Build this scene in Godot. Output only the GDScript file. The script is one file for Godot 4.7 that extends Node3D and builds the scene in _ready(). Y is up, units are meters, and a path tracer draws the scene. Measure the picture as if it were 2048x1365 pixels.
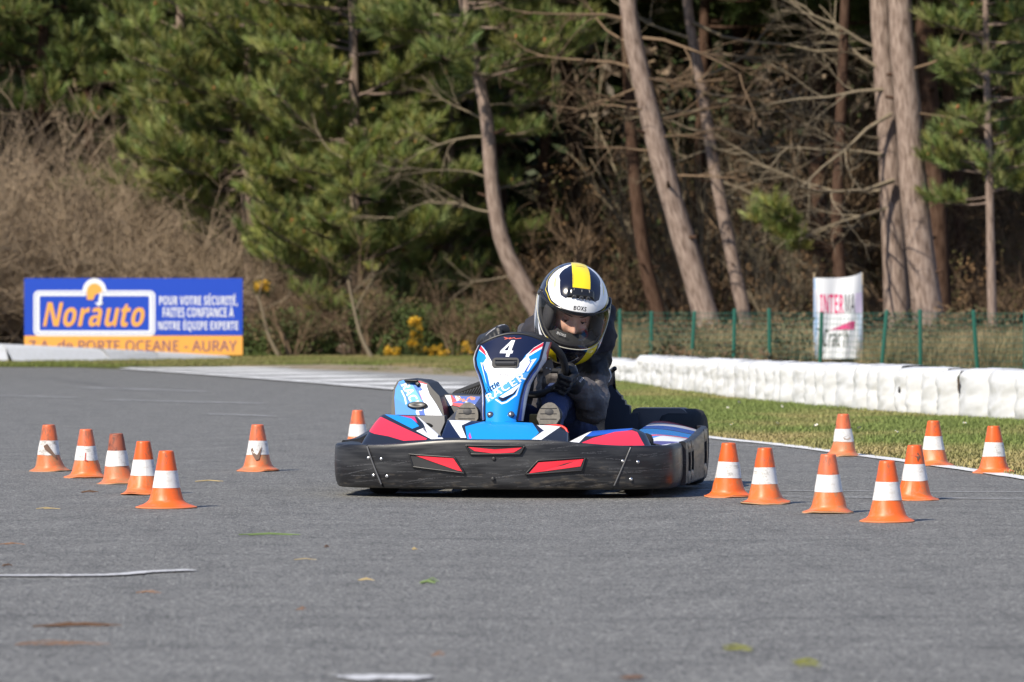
extends Node3D
# A child's rental kart slaloms between small orange cones on a pine-edged track.
# y up, metres. The track runs away from the camera along -z.

var rng := RandomNumberGenerator.new()
var bold: SystemFont
var plain_font: SystemFont
var serif: SystemFont


func _ready() -> void:
	rng.seed = 41
	# ------------------------------------------------ camera, sky, sun, exposure
	var cam := Camera3D.new()
	cam.name = "camera"
	var att := CameraAttributesPhysical.new()
	att.frustum_focal_length = 154.7
	att.frustum_near = 0.1
	att.frustum_far = 4000.0
	att.frustum_focus_distance = 15.35
	att.exposure_aperture = 8.7
	cam.attributes = att
	cam.position = Vector3(0, 0.65, 0)
	cam.rotation.x = -atan(62.5 / 8800.0)
	add_child(cam)
	cam.current = true
	cam.fov = 8.87
	var we := WorldEnvironment.new()
	we.name = "world"
	var env := Environment.new()
	env.background_mode = Environment.BG_SKY
	var sky := Sky.new()
	var sm := ProceduralSkyMaterial.new()
	sm.sky_top_color = Color(0.33, 0.45, 0.66)
	sm.sky_horizon_color = Color(0.74, 0.78, 0.82)
	sm.sky_curve = 0.18
	sm.ground_bottom_color = Color(0.28, 0.27, 0.24)
	sm.ground_horizon_color = Color(0.4, 0.4, 0.36)
	sm.sky_energy_multiplier = 1.05
	sky.sky_material = sm
	env.sky = sky
	env.tonemap_mode = Environment.TONE_MAPPER_LINEAR
	env.tonemap_exposure = 1.42
	env.sdfgi_enabled = true
	env.ssao_enabled = true
	env.ssil_enabled = true
	we.environment = env
	add_child(we)
	var sun := DirectionalLight3D.new()
	sun.name = "sun"
	sun.light_energy = 1.5
	sun.light_color = Color(1.0, 0.96, 0.89)
	sun.light_angular_distance = 0.5
	sun.shadow_enabled = true
	add_child(sun)
	sun.look_at_from_position(Vector3.ZERO, Vector3(0.50, -0.66, -0.56))

	bold = SystemFont.new(); bold.font_names = PackedStringArray(["Droid Sans"]); bold.font_weight = 700
	plain_font = SystemFont.new(); plain_font.font_names = PackedStringArray(["Droid Sans"])
	serif = SystemFont.new(); serif.font_names = PackedStringArray(["Droid Serif"]); serif.font_weight = 700

	build_ground()
	build_forest()
	build_barriers()
	build_fence()
	build_billboard()
	build_banner()
	build_verge()
	build_cones()
	build_kart()
	build_driver()
	build_litter()


# ---------------------------------------------------------------- mesh builder
class MB:
	var v := PackedVector3Array()
	var t := PackedVector2Array()
	var k := PackedColorArray()
	var ix := PackedInt32Array()
	func vert(p: Vector3, uv := Vector2.ZERO, c := Color.WHITE) -> int:
		v.append(p); t.append(uv); k.append(c)
		return v.size() - 1
	func tri(a: int, b: int, c: int) -> void:
		ix.append(a); ix.append(b); ix.append(c)
	func quad(a: int, b: int, c: int, d: int) -> void:
		tri(a, b, c); tri(a, c, d)
	# flat quad of its own vertices, turned away from the point «from»
	func fquad(a: Vector3, b: Vector3, c: Vector3, d: Vector3, from: Vector3, c0 := Color.WHITE) -> void:
		var n := (c - a).cross(b - a)
		if n.length_squared() < 1e-14:
			n = (d - a).cross(c - a)
		var m := (a + b + c + d) * 0.25
		if n.dot(m - from) < 0.0:
			var s := b; b = d; d = s
		var i := vert(a, Vector2(0, 0), c0); vert(b, Vector2(1, 0), c0); vert(c, Vector2(1, 1), c0); vert(d, Vector2(0, 1), c0)
		quad(i, i + 1, i + 2, i + 3)
	# grid of points: p[row][col]; uv the same
	func grid(p: Array, uv: Array = [], closed := false, flip := false) -> int:
		var base := v.size()
		var rows := p.size()
		var cols: int = p[0].size()
		for i in rows:
			for j in cols:
				vert(p[i][j], uv[i][j] if uv.size() else Vector2(float(j) / maxi(1, cols - 1), float(i) / maxi(1, rows - 1)))
		var jn := cols if closed else cols - 1
		for i in rows - 1:
			for j in jn:
				var a := base + i * cols + j
				var b := base + i * cols + (j + 1) % cols
				var c := base + (i + 1) * cols + (j + 1) % cols
				var d := base + (i + 1) * cols + j
				if flip: quad(a, d, c, b)
				else: quad(a, b, c, d)
		return base
	func tube(path: PackedVector3Array, r: PackedFloat32Array, sides := 8, cap := true, c := Color.WHITE, vscale := 1.0) -> void:
		var n := path.size()
		var base := v.size()
		var up := Vector3.UP
		var t0 := (path[1] - path[0]).normalized()
		if absf(t0.dot(up)) > 0.9: up = Vector3.RIGHT
		var nn := (up - t0 * up.dot(t0)).normalized()
		var run := 0.0
		for i in n:
			var tg := (path[mini(i + 1, n - 1)] - path[maxi(i - 1, 0)]).normalized()
			nn = (nn - tg * nn.dot(tg)).normalized()
			var bb := tg.cross(nn)
			if i > 0: run += path[i].distance_to(path[i - 1])
			for j in sides + 1:
				var a := TAU * j / sides
				vert(path[i] + (nn * cos(a) + bb * sin(a)) * r[mini(i, r.size() - 1)], Vector2(float(j) / sides, run * vscale), c)
		var w := sides + 1
		for i in n - 1:
			for j in sides:
				var a := base + i * w + j
				quad(a, a + w, a + w + 1, a + 1)
		if cap:
			for e in [0, n - 1]:
				var m := vert(path[e], Vector2.ZERO, c)
				for j in sides:
					var a: int = base + e * w + j
					if e == 0: tri(m, a, a + 1)
					else: tri(m, a + 1, a)
	func lathe(pr: Array, sides: int, xf := Transform3D(), wob: FastNoiseLite = null, amt := 0.0, v0 := 0.0, v1 := 1.0) -> void:
		var rows := []
		var uvs := []
		for i in pr.size():
			var row := []
			var ur := []
			for j in sides + 1:
				var a := TAU * j / sides
				var rr: float = pr[i].x
				var q := Vector3(cos(a) * rr, pr[i].y, sin(a) * rr)
				if wob: q += Vector3(cos(a), 0, sin(a)) * wob.get_noise_3d(q.x, q.y, q.z) * amt * (rr * 6.0) + Vector3.UP * wob.get_noise_3d(q.x + 9.0, q.y, q.z) * amt * rr * 4.0
				row.append(xf * q)
				ur.append(Vector2(float(j) / sides, lerpf(v0, v1, float(i) / (pr.size() - 1))))
			rows.append(row); uvs.append(ur)
		grid(rows, uvs, false, false)
	func box(xf: Transform3D, s: Vector3, bev := 0.004, c := Color.WHITE) -> void:
		var h := s * 0.5
		bev = minf(bev, minf(h.x, minf(h.y, h.z)) * 0.9)
		var g := func(sx, sy, sz, ax): # corner point inset along the two other axes
			var q := Vector3(sx * h.x, sy * h.y, sz * h.z)
			for a in 3:
				if a != ax: q[a] -= signf(q[a]) * bev
			return xf * q
		var o := xf.origin
		for s1 in [-1, 1]:
			fquad(g.call(s1, -1, -1, 0), g.call(s1, 1, -1, 0), g.call(s1, 1, 1, 0), g.call(s1, -1, 1, 0), o, c)
			fquad(g.call(-1, s1, -1, 1), g.call(1, s1, -1, 1), g.call(1, s1, 1, 1), g.call(-1, s1, 1, 1), o, c)
			fquad(g.call(-1, -1, s1, 2), g.call(1, -1, s1, 2), g.call(1, 1, s1, 2), g.call(-1, 1, s1, 2), o, c)
			for s2 in [-1, 1]:
				fquad(g.call(s1, s2, -1, 0), g.call(s1, s2, 1, 0), g.call(s1, s2, 1, 1), g.call(s1, s2, -1, 1), o, c)
				fquad(g.call(s1, -1, s2, 0), g.call(s1, 1, s2, 0), g.call(s1, 1, s2, 2), g.call(s1, -1, s2, 2), o, c)
				fquad(g.call(-1, s1, s2, 1), g.call(1, s1, s2, 1), g.call(1, s1, s2, 2), g.call(-1, s1, s2, 2), o, c)
				for s3 in [-1, 1]:
					var a: Vector3 = g.call(s1, s2, s3, 0)
					var b: Vector3 = g.call(s1, s2, s3, 1)
					var d: Vector3 = g.call(s1, s2, s3, 2)
					fquad(a, b, d, d, o, c)
	# flat outline pulled out along its local z from z0 to z1
	func prism(poly: PackedVector2Array, z0: float, z1: float, xf := Transform3D(), c := Color.WHITE) -> void:
		var tr := Geometry2D.triangulate_polygon(poly)
		var m := Vector2.ZERO
		for q in poly: m += q / poly.size()
		for z in [z0, z1]:
			var b := v.size()
			for q in poly: vert(xf * Vector3(q.x, q.y, z), q, c)
			for i in range(0, tr.size(), 3):
				var pa := poly[tr[i]]; var pb := poly[tr[i + 1]]; var pc := poly[tr[i + 2]]
				var ccw := (pb - pa).cross(pc - pa) > 0.0
				if ccw == (z == maxf(z0, z1)): tri(b + tr[i], b + tr[i + 2], b + tr[i + 1])
				else: tri(b + tr[i], b + tr[i + 1], b + tr[i + 2])
		if absf(z1 - z0) > 1e-6:
			var area := 0.0
			for i in poly.size(): area += poly[i].cross(poly[(i + 1) % poly.size()])
			for i in poly.size():
				var p := poly[i]; var q := poly[(i + 1) % poly.size()]
				var b := v.size()
				vert(xf * Vector3(p.x, p.y, maxf(z0, z1)), p, c); vert(xf * Vector3(q.x, q.y, maxf(z0, z1)), q, c)
				vert(xf * Vector3(q.x, q.y, minf(z0, z1)), q, c); vert(xf * Vector3(p.x, p.y, minf(z0, z1)), p, c)
				if area > 0.0: quad(b, b + 1, b + 2, b + 3)
				else: quad(b, b + 3, b + 2, b + 1)
	func ball(o: Vector3, r: Vector3, nu := 16, nv := 10, xf := Transform3D()) -> void:
		var rows := []
		for i in nv + 1:
			var row := []
			var e := PI * i / nv
			for j in nu + 1:
				var a := TAU * j / nu
				row.append(xf * (o + Vector3(r.x * sin(e) * cos(a), r.y * cos(e), r.z * sin(e) * sin(a))))
			rows.append(row)
		grid(rows, [], false, true)
	func add(o: MB, xf: Transform3D) -> void:
		var b := v.size()
		for i in o.v.size(): vert(xf * o.v[i], o.t[i], o.k[i])
		for i in o.ix: ix.append(b + i)
	func mesh(colours := false) -> ArrayMesh:
		var n := PackedVector3Array()
		n.resize(v.size())
		for i in range(0, ix.size(), 3):
			var a := v[ix[i]]
			var q := (v[ix[i + 2]] - a).cross(v[ix[i + 1]] - a)
			n[ix[i]] += q; n[ix[i + 1]] += q; n[ix[i + 2]] += q
		for i in n.size():
			n[i] = n[i].normalized() if n[i].length_squared() > 1e-24 else Vector3.UP
		var ar := []
		ar.resize(Mesh.ARRAY_MAX)
		ar[Mesh.ARRAY_VERTEX] = v
		ar[Mesh.ARRAY_NORMAL] = n
		ar[Mesh.ARRAY_TEX_UV] = t
		if colours: ar[Mesh.ARRAY_COLOR] = k
		ar[Mesh.ARRAY_INDEX] = ix
		var m := ArrayMesh.new()
		m.add_surface_from_arrays(Mesh.PRIMITIVE_TRIANGLES, ar)
		return m


# ---------------------------------------------------------------- flat print, painted at twice its size
class Art:
	var im: Image
	var s: float
	var o: Vector2
	var w: int
	var h: int
	# a sheet that covers the rectangle from (x0,y0) (bottom left) to (x1,y1) of print units, at res pixels a unit
	func _init(x0: float, y0: float, x1: float, y1: float, res: float, base: Color) -> void:
		s = res * 2.0
		o = Vector2(x0, y1)
		w = int(ceil((x1 - x0) * res)) * 2
		h = int(ceil((y1 - y0) * res)) * 2
		im = Image.create(w, h, false, Image.FORMAT_RGB8)
		im.fill(base.linear_to_srgb())
	func uv(p: Vector2) -> Vector2:
		return Vector2((p.x - o.x) * s / w, (o.y - p.y) * s / h)
	func px(p: Vector2) -> Vector2:
		return Vector2((p.x - o.x) * s, (o.y - p.y) * s)
	func poly(pts: PackedVector2Array, c: Color) -> void:
		raw(pts, c.linear_to_srgb())
	func raw(pts: PackedVector2Array, c: Color) -> void:
		var q := PackedVector2Array()
		var lo := 1e9
		var hi := -1e9
		for p in pts:
			var a := px(p)
			q.append(a); lo = minf(lo, a.y); hi = maxf(hi, a.y)
		for y in range(maxi(0, int(lo)), mini(h - 1, int(hi)) + 1):
			var yy := y + 0.5
			var xs := PackedFloat32Array()
			for i in q.size():
				var a := q[i]
				var b := q[(i + 1) % q.size()]
				if (a.y <= yy) != (b.y <= yy): xs.append(a.x + (yy - a.y) / (b.y - a.y) * (b.x - a.x))
			xs.sort()
			for i in range(0, xs.size() - 1, 2):
				var xa := maxi(0, roundi(xs[i]))
				var xb := mini(w, roundi(xs[i + 1]))
				if xb > xa: im.fill_rect(Rect2i(xa, y, xb - xa, 1), c)
	func line(pts: PackedVector2Array, wd: float, c: Color) -> void:
		for i in pts.size() - 1:
			var d := (pts[i + 1] - pts[i])
			var nrm := Vector2(-d.y, d.x).normalized() * wd * 0.5
			var e := d.normalized() * wd * 0.25
			poly(PackedVector2Array([pts[i] - e + nrm, pts[i + 1] + e + nrm, pts[i + 1] + e - nrm, pts[i] - e - nrm]), c)
	# text set with its lower left corner at «at», letters «hgt» tall
	func text(str0: String, font: Font, at: Vector2, hgt: float, turn: float, c: Color, stretch := 1.0, slant := 0.0) -> float:
		var g := glyphs(str0, font)
		var k: float = hgt / g.cap
		var xf := Transform2D(turn, at) * Transform2D(Vector2(k * stretch, 0), Vector2(slant * k, k), Vector2.ZERO)
		for i in range(0, g.tri.size(), 3):
			poly(PackedVector2Array([xf * g.tri[i], xf * g.tri[i + 1], xf * g.tri[i + 2]]), c)
		return g.wide * k * stretch
	func fit(str0: String, font: Font, hgt: float, wide: float) -> float:
		var g := glyphs(str0, font)
		return wide / (g.wide * hgt / g.cap)
	static func glyphs(str0: String, font: Font) -> Dictionary:
		var tm := TextMesh.new()
		tm.text = str0; tm.font = font; tm.font_size = 64; tm.pixel_size = 1.0; tm.depth = 0.0; tm.curve_step = 1.5
		tm.horizontal_alignment = HORIZONTAL_ALIGNMENT_LEFT
		var ar := tm.get_mesh_arrays()
		var vs: PackedVector3Array = ar[Mesh.ARRAY_VERTEX]
		var id: PackedInt32Array = ar[Mesh.ARRAY_INDEX]
		var out := PackedVector2Array()
		var lo := Vector2(1e9, 1e9)
		var hi := Vector2(-1e9, -1e9)
		for p in vs:
			lo = lo.min(Vector2(p.x, p.y)); hi = hi.max(Vector2(p.x, p.y))
		for i in id: out.append(Vector2(vs[i].x, vs[i].y) - lo)
		return {"tri": out, "cap": hi.y - lo.y, "wide": hi.x - lo.x}
	func done() -> ImageTexture:
		im.shrink_x2()
		return ImageTexture.create_from_image(im)


func v2s(a: Array) -> PackedVector2Array:
	var o := PackedVector2Array()
	for i in range(0, a.size(), 2): o.append(Vector2(a[i], a[i + 1]))
	return o

# letters as a thin solid, lower left corner at the origin of «xf»
func letters(mb: MB, str0: String, font: Font, hgt: float, wide: float, depth: float, xf: Transform3D, slant := 0.0) -> void:
	var g := Art.glyphs(str0, font)
	var ky: float = hgt / g.cap
	var kx: float = wide / g.wide if wide > 0.0 else ky
	for i in range(0, g.tri.size(), 3):
		var b := mb.v.size()
		for j in 3:
			var q: Vector2 = g.tri[i + j]
			mb.vert(xf * Vector3(q.x * kx + q.y * ky * slant, q.y * ky, depth))
		var a2: Vector2 = g.tri[i]; var b2: Vector2 = g.tri[i + 1]; var c2: Vector2 = g.tri[i + 2]
		if (b2 - a2).cross(c2 - a2) > 0.0: mb.tri(b, b + 2, b + 1)
		else: mb.tri(b, b + 1, b + 2)

# ---------------------------------------------------------------- nodes
func put(called: String, m, material: Material, parent: Node = self, colours := false) -> MeshInstance3D:
	var o := MeshInstance3D.new()
	o.name = called
	o.mesh = m.mesh(colours) if m is MB else m
	o.material_override = material
	parent.add_child(o, true)
	return o

func tag(o: Node, label: String, category := "", group := "", kind := "") -> Node:
	if label: o.set_meta("label", label)
	if category: o.set_meta("category", category)
	if group: o.set_meta("group", group)
	if kind: o.set_meta("kind", kind)
	return o

func thing(called: String, label: String, category: String, at := Vector3.ZERO, turn := 0.0, group := "") -> Node3D:
	var o := Node3D.new()
	o.name = called
	add_child(o, true)
	o.position = at
	o.rotation.y = turn
	tag(o, label, category, group)
	return o

func struct(called: String, m, material: Material, label := "", colours := false) -> MeshInstance3D:
	var o := put(called, m, material, self, colours)
	o.set_meta("kind", "structure")
	if label: o.set_meta("label", label)
	return o

func many(called: String, m: Mesh, material: Material, xfs: Array, cols: PackedColorArray, parent: Node = self, stuff := true) -> MultiMeshInstance3D:
	var mm := MultiMesh.new()
	mm.transform_format = MultiMesh.TRANSFORM_3D
	mm.use_colors = cols.size() > 0
	mm.mesh = m
	mm.instance_count = xfs.size()
	for i in xfs.size():
		mm.set_instance_transform(i, xfs[i])
		if cols.size(): mm.set_instance_color(i, cols[i])
	var o := MultiMeshInstance3D.new()
	o.name = called
	o.multimesh = mm
	o.material_override = material
	parent.add_child(o, true)
	if stuff: o.set_meta("kind", "stuff")
	return o

func lin(r: float, g: float, b: float) -> Color:
	return Color(r, g, b)

func mat(c: Color, rough := 0.6, metal := 0.0, spec := 0.5) -> StandardMaterial3D:
	var m := StandardMaterial3D.new()
	m.albedo_color = c.linear_to_srgb()
	m.roughness = rough
	m.metallic = metal
	m.metallic_specular = spec
	m.cull_mode = BaseMaterial3D.CULL_DISABLED
	return m

func noise(seed0: int, freq: float, oct := 3) -> FastNoiseLite:
	var n := FastNoiseLite.new()
	n.seed = seed0
	n.frequency = freq
	n.fractal_octaves = oct
	return n

func noise_tex(size: int, seed0: int, freq: float, oct: int, stops: Array, kind := FastNoiseLite.TYPE_SIMPLEX_SMOOTH) -> NoiseTexture2D:
	var n := noise(seed0, freq, oct)
	n.noise_type = kind
	var t := NoiseTexture2D.new()
	t.width = size; t.height = size; t.seamless = true; t.noise = n
	if stops.size():
		var g := Gradient.new()
		var of := PackedFloat32Array()
		var co := PackedColorArray()
		for s in stops:
			of.append(s[0]); co.append((s[1] as Color).linear_to_srgb())
		g.offsets = of; g.colors = co
		t.color_ramp = g
	return t

func world_tex(m: StandardMaterial3D, tex: Texture2D, per_metre: float, white := true) -> StandardMaterial3D:
	if white: m.albedo_color = Color.WHITE
	m.albedo_texture = tex
	m.uv1_triplanar = true
	m.uv1_world_triplanar = true
	m.uv1_scale = Vector3.ONE * per_metre
	return m

func spline(p: Array, n: int) -> PackedVector3Array:
	var c := Curve3D.new()
	for i in p.size():
		var a: Vector3 = p[maxi(i - 1, 0)]
		var b: Vector3 = p[mini(i + 1, p.size() - 1)]
		var d := (b - a) / 6.0
		c.add_point(p[i], -d, d)
	var out := PackedVector3Array()
	for i in n + 1:
		var f := float(i) / n * (p.size() - 1)
		out.append(c.samplef(f))
	return out

func ramp(a: float, b: float, n: int) -> PackedFloat32Array:
	var o := PackedFloat32Array()
	for i in n + 1: o.append(lerpf(a, b, float(i) / n))
	return o

func rr(a: float, b: float) -> float:
	return rng.randf_range(a, b)

# a basis whose y axis points along «d», turned by «spin»
func along(d: Vector3, spin := 0.0, k := 1.0) -> Basis:
	var y := d.normalized()
	var x := y.cross(Vector3.FORWARD if absf(y.z) < 0.9 else Vector3.RIGHT).normalized()
	return Basis(x, y, x.cross(y)).rotated(y, spin).scaled(Vector3.ONE * k)


# ---------------------------------------------------------------- ground, track, paint
const EDGE := [5.5, 12.0, 4.6, 4.0, 3.9, -3.0, 2.95, -10.0, 2.3, -14.5, 1.99, -16.82, 1.82, -17.98, 1.57, -19.45, 1.31, -20.95, 1.01, -22.25, 0.55, -25.2, 0.05, -28.8, -0.42, -33.0]

func sheet(pts: PackedVector2Array, y: float, step := 0.0) -> MB:
	var mb := MB.new()
	var tr := Geometry2D.triangulate_polygon(pts)
	for p in pts: mb.vert(Vector3(p.x, y, p.y), p)
	for i in range(0, tr.size(), 3):
		var a := pts[tr[i]]; var b := pts[tr[i + 1]]; var c := pts[tr[i + 2]]
		if (b - a).cross(c - a) > 0.0: mb.tri(tr[i], tr[i + 1], tr[i + 2])
		else: mb.tri(tr[i], tr[i + 2], tr[i + 1])
	return mb

func ribbon(path: Array, wide: float, y: float, fray := 0.0) -> MB:
	var p3 := []
	for q in path: p3.append(Vector3(q.x, y, q.y))
	var n := maxi(8, path.size() * 8)
	var s := spline(p3, n)
	var mb := MB.new()
	var rows := []
	var uvs := []
	var run := 0.0
	for i in s.size():
		var d := s[mini(i + 1, n)] - s[maxi(i - 1, 0)]
		var nn := Vector3(-d.z, 0, d.x).normalized()
		if i: run += s[i].distance_to(s[i - 1])
		var w := wide * 0.5 * (1.0 + rr(-fray, fray))
		rows.append([s[i] - nn * w, s[i] + nn * w * (1.0 + rr(-fray, fray))])
		uvs.append([Vector2(run, 0), Vector2(run, wide)])
	mb.grid(rows, uvs)
	return mb

func asphalt_tex() -> ImageTexture:
	# chippings of several greys in dark binder, 2 mm a texel
	var n := 1024
	var by := PackedByteArray()
	by.resize(n * n * 3)
	var r2 := RandomNumberGenerator.new()
	r2.seed = 5
	var g := PackedFloat32Array()
	g.resize(n * n)
	for i in n * n: g[i] = r2.randf()
	for y in n:
		var y1 := ((y + 1) % n) * n
		var y0 := y * n
		for x in n:
			var x1 := (x + 1) % n
			var a := (g[y0 + x] + g[y0 + x1] + g[y1 + x] + g[y1 + x1]) * 0.25
			var b: float = g[((y >> 2) << 2) * n + ((x >> 2) << 2)]
			var f := clampf(0.5 + (a - 0.5) * 3.2 + (b - 0.5) * 0.4, 0.0, 1.0)
			var c := 66.0 + f * 86.0
			if b > 0.97: c += 34.0
			elif b < 0.03: c -= 24.0
			var i := (y0 + x) * 3
			by[i] = int(c); by[i + 1] = int(c * 0.995); by[i + 2] = int(c * 0.96)
	return ImageTexture.create_from_image(Image.create_from_data(n, n, false, Image.FORMAT_RGB8, by))

func build_ground() -> void:
	# soil and turf under everything, one sheet to the horizon
	var gm := mat(Color.WHITE, 0.95, 0.0, 0.2)
	world_tex(gm, noise_tex(512, 3, 0.02, 5, [[0.0, lin(0.055, 0.045, 0.022)], [0.4, lin(0.075, 0.075, 0.028)], [0.62, lin(0.07, 0.085, 0.026)], [1.0, lin(0.15, 0.13, 0.07)]]), 0.22)
	var mb := MB.new()
	mb.grid([[Vector3(-900, 0, -1500), Vector3(900, 0, -1500)], [Vector3(-900, 0, 300), Vector3(900, 0, 300)]])
	struct("ground", mb, gm, "rough grass and bare earth around the track")
	# track
	var am := mat(Color.WHITE, 0.78, 0.0, 0.4)
	am.albedo_texture = asphalt_tex()
	am.uv1_scale = Vector3(0.55, 0.55, 1)
	am.detail_enabled = true
	am.detail_blend_mode = BaseMaterial3D.BLEND_MODE_MUL
	am.detail_uv_layer = BaseMaterial3D.DETAIL_UV_1
	am.detail_albedo = noise_tex(512, 9, 0.012, 5, [[0.0, lin(0.68, 0.68, 0.68)], [0.4, lin(0.88, 0.88, 0.88)], [0.6, lin(0.93, 0.93, 0.93)], [1.0, lin(1, 1, 1)]])
	am.heightmap_enabled = true
	am.heightmap_texture = am.albedo_texture
	am.heightmap_scale = 0.5
	var poly := PackedVector2Array()
	for i in range(0, EDGE.size(), 2): poly.append(Vector2(EDGE[i] + 0.06, EDGE[i + 1]))
	for q in [[-0.64, -34.3], [-1.89, -39.2], [-3.1, -43.7], [-4.22, -47.7], [-4.9, -49.2], [-6.2, -49.6], [-9.0, -50.5], [-14.0, -53.0], [-30.0, -60.0], [-60.0, -60.0], [-60.0, 12.0]]: poly.append(Vector2(q[0], q[1]))
	var asphalt := sheet(poly, 0.004)
	for i in asphalt.t.size(): asphalt.t[i] = asphalt.t[i]
	struct("asphalt_track", asphalt, am, "grey asphalt of the kart track")
	# pale apron with painted bars, left of the kart's far side
	var cm := mat(Color.WHITE, 0.85)
	world_tex(cm, noise_tex(256, 21, 0.03, 4, [[0.0, lin(0.17, 0.17, 0.165)], [0.5, lin(0.23, 0.23, 0.22)], [1.0, lin(0.3, 0.3, 0.29)]]), 0.5)
	struct("pale_apron", sheet(v2s([-4.3, -48.0, -3.1, -43.7, -1.89, -39.2, -0.66, -34.2, -0.3, -33.2, -0.12, -37.0, -0.3, -42.0, -1.68, -46.2, -3.0, -49.2, -4.3, -49.4]), 0.008), cm, "pale worn run-off apron beside the track")
	var wm := mat(Color.WHITE, 0.7)
	world_tex(wm, noise_tex(256, 33, 0.05, 4, [[0.0, lin(0.42, 0.42, 0.41)], [0.35, lin(0.62, 0.62, 0.6)], [1.0, lin(0.78, 0.78, 0.76)]]), 1.1)
	var far_l := [Vector2(-4.05, -47.6), Vector2(-0.6, -34.4)]
	for i in 7:
		var f := float(i) / 6.0
		var a := Vector2(-4.0, -47.4).lerp(Vector2(-0.95, -35.6), f) + Vector2(0.12, -0.25)
		var b := Vector2(-2.7, -48.9).lerp(Vector2(-0.22, -36.6), f)
		struct("painted_bar", ribbon([a, a.lerp(b, 0.5) + Vector2(0, 0.15), b], 0.95 - 0.1 * f, 0.012, 0.12), wm)
	struct("apron_edge_line", ribbon([Vector2(-4.2, -47.7), Vector2(-3.1, -43.75), Vector2(-1.89, -39.2), Vector2(-0.68, -34.3)], 0.16, 0.016, 0.15), wm)
	# white line that bounds the track on the right
	var line := []
	for i in range(4, EDGE.size() - 2, 2): line.append(Vector2(EDGE[i] - 0.03, EDGE[i + 1]))
	struct("track_edge_line", ribbon(line, 0.085, 0.0085, 0.12), wm, "white painted line along the right edge of the track")
	var fm := mat(Color.WHITE, 0.75)
	world_tex(fm, noise_tex(256, 35, 0.06, 4, [[0.0, lin(0.2, 0.2, 0.2)], [0.4, lin(0.45, 0.45, 0.45)], [1.0, lin(0.72, 0.72, 0.72)]]), 3.0)
	struct("chalk_line", ribbon([Vector2(-1.6, -10.6), Vector2(-1.24, -10.63), Vector2(-0.99, -10.65), Vector2(-0.89, -10.78), Vector2(-0.79, -10.86)], 0.055, 0.0085, 0.25), fm, "faded white line in the left foreground")
	struct("paint_patch", ribbon([Vector2(-0.29, -7.66), Vector2(-0.22, -7.69), Vector2(-0.15, -7.66)], 0.1, 0.0085, 0.2), fm, "worn white paint patch at the bottom edge")
	var tm := mat(lin(0.34, 0.34, 0.34), 0.8)
	for q in [[0.85, -20.98, 1.3, -20.8, 0.03], [0.66, -15.7, 1.9, -15.5, 0.025], [0.85, -15.2, 1.95, -14.86, 0.018], [1.0, -15.05, 1.95, -15.02, 0.012], [-2.9, -31.4, -1.7, -30.2, 0.1], [-1.9, -27.2, -1.45, -26.6, 0.08], [-3.6, -36.5, -2.4, -34.6, 0.1], [-3.9, -33.0, -3.2, -32.3, 0.1]]:
		struct("scrape_mark", ribbon([Vector2(q[0], q[1]), Vector2((q[0] + q[2]) * 0.5 + 0.01, (q[1] + q[3]) * 0.5), Vector2(q[2], q[3])], q[4], 0.0075, 0.4), tm)
	# rubber laid down by earlier karts, thin and see-through
	var rub := mat(lin(0.02, 0.02, 0.022), 0.7)
	rub.albedo_color.a = 0.07
	rub.transparency = BaseMaterial3D.TRANSPARENCY_ALPHA
	for q in [[-9.0, -46.5, -5.2, -43.5, -3.5, -38.0, 0.16], [-8.0, -44.0, -4.6, -41.0, -3.0, -35.0, 0.14], [-5.0, -22.0, -1.6, -21.4, 0.9, -24.5, 0.1], [-2.6, -12.9, 0.4, -12.3, 2.6, -12.7, 0.07], [-2.6, -11.9, 0.2, -11.5, 2.6, -11.8, 0.07], [-1.8, -9.4, 0.3, -9.15, 1.8, -9.5, 0.06], [-3.5, -19.5, -1.0, -18.6, 1.2, -18.9, 0.09], [-2.0, -8.5, 0.2, -8.35, 1.6, -8.45, 0.05]]:
		struct("tyre_mark", ribbon([Vector2(q[0], q[1]), Vector2(q[2], q[3]), Vector2(q[4], q[5])], q[6], 0.0062, 0.25), rub)
	# bare earth between apron and wood
	var dm := mat(Color.WHITE, 0.95, 0, 0.2)
	world_tex(dm, noise_tex(256, 27, 0.04, 4, [[0.0, lin(0.12, 0.1, 0.06)], [0.5, lin(0.24, 0.2, 0.14)], [1.0, lin(0.34, 0.29, 0.22)]]), 0.6)
	struct("dirt_strip", sheet(v2s([-3.4, -50.6, -2.6, -48.7, -1.5, -45.9, -0.35, -41.6, -0.1, -36.0, 0.2, -31.0, 0.6, -33.0, 0.55, -40.0, 0.2, -46.0, -1.0, -50.0, -2.2, -52.0]), 0.0045), dm, "bare sandy earth behind the apron")

func inside(p: Vector2, poly: PackedVector2Array) -> bool:
	return Geometry2D.is_point_in_polygon(p, poly)

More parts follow.
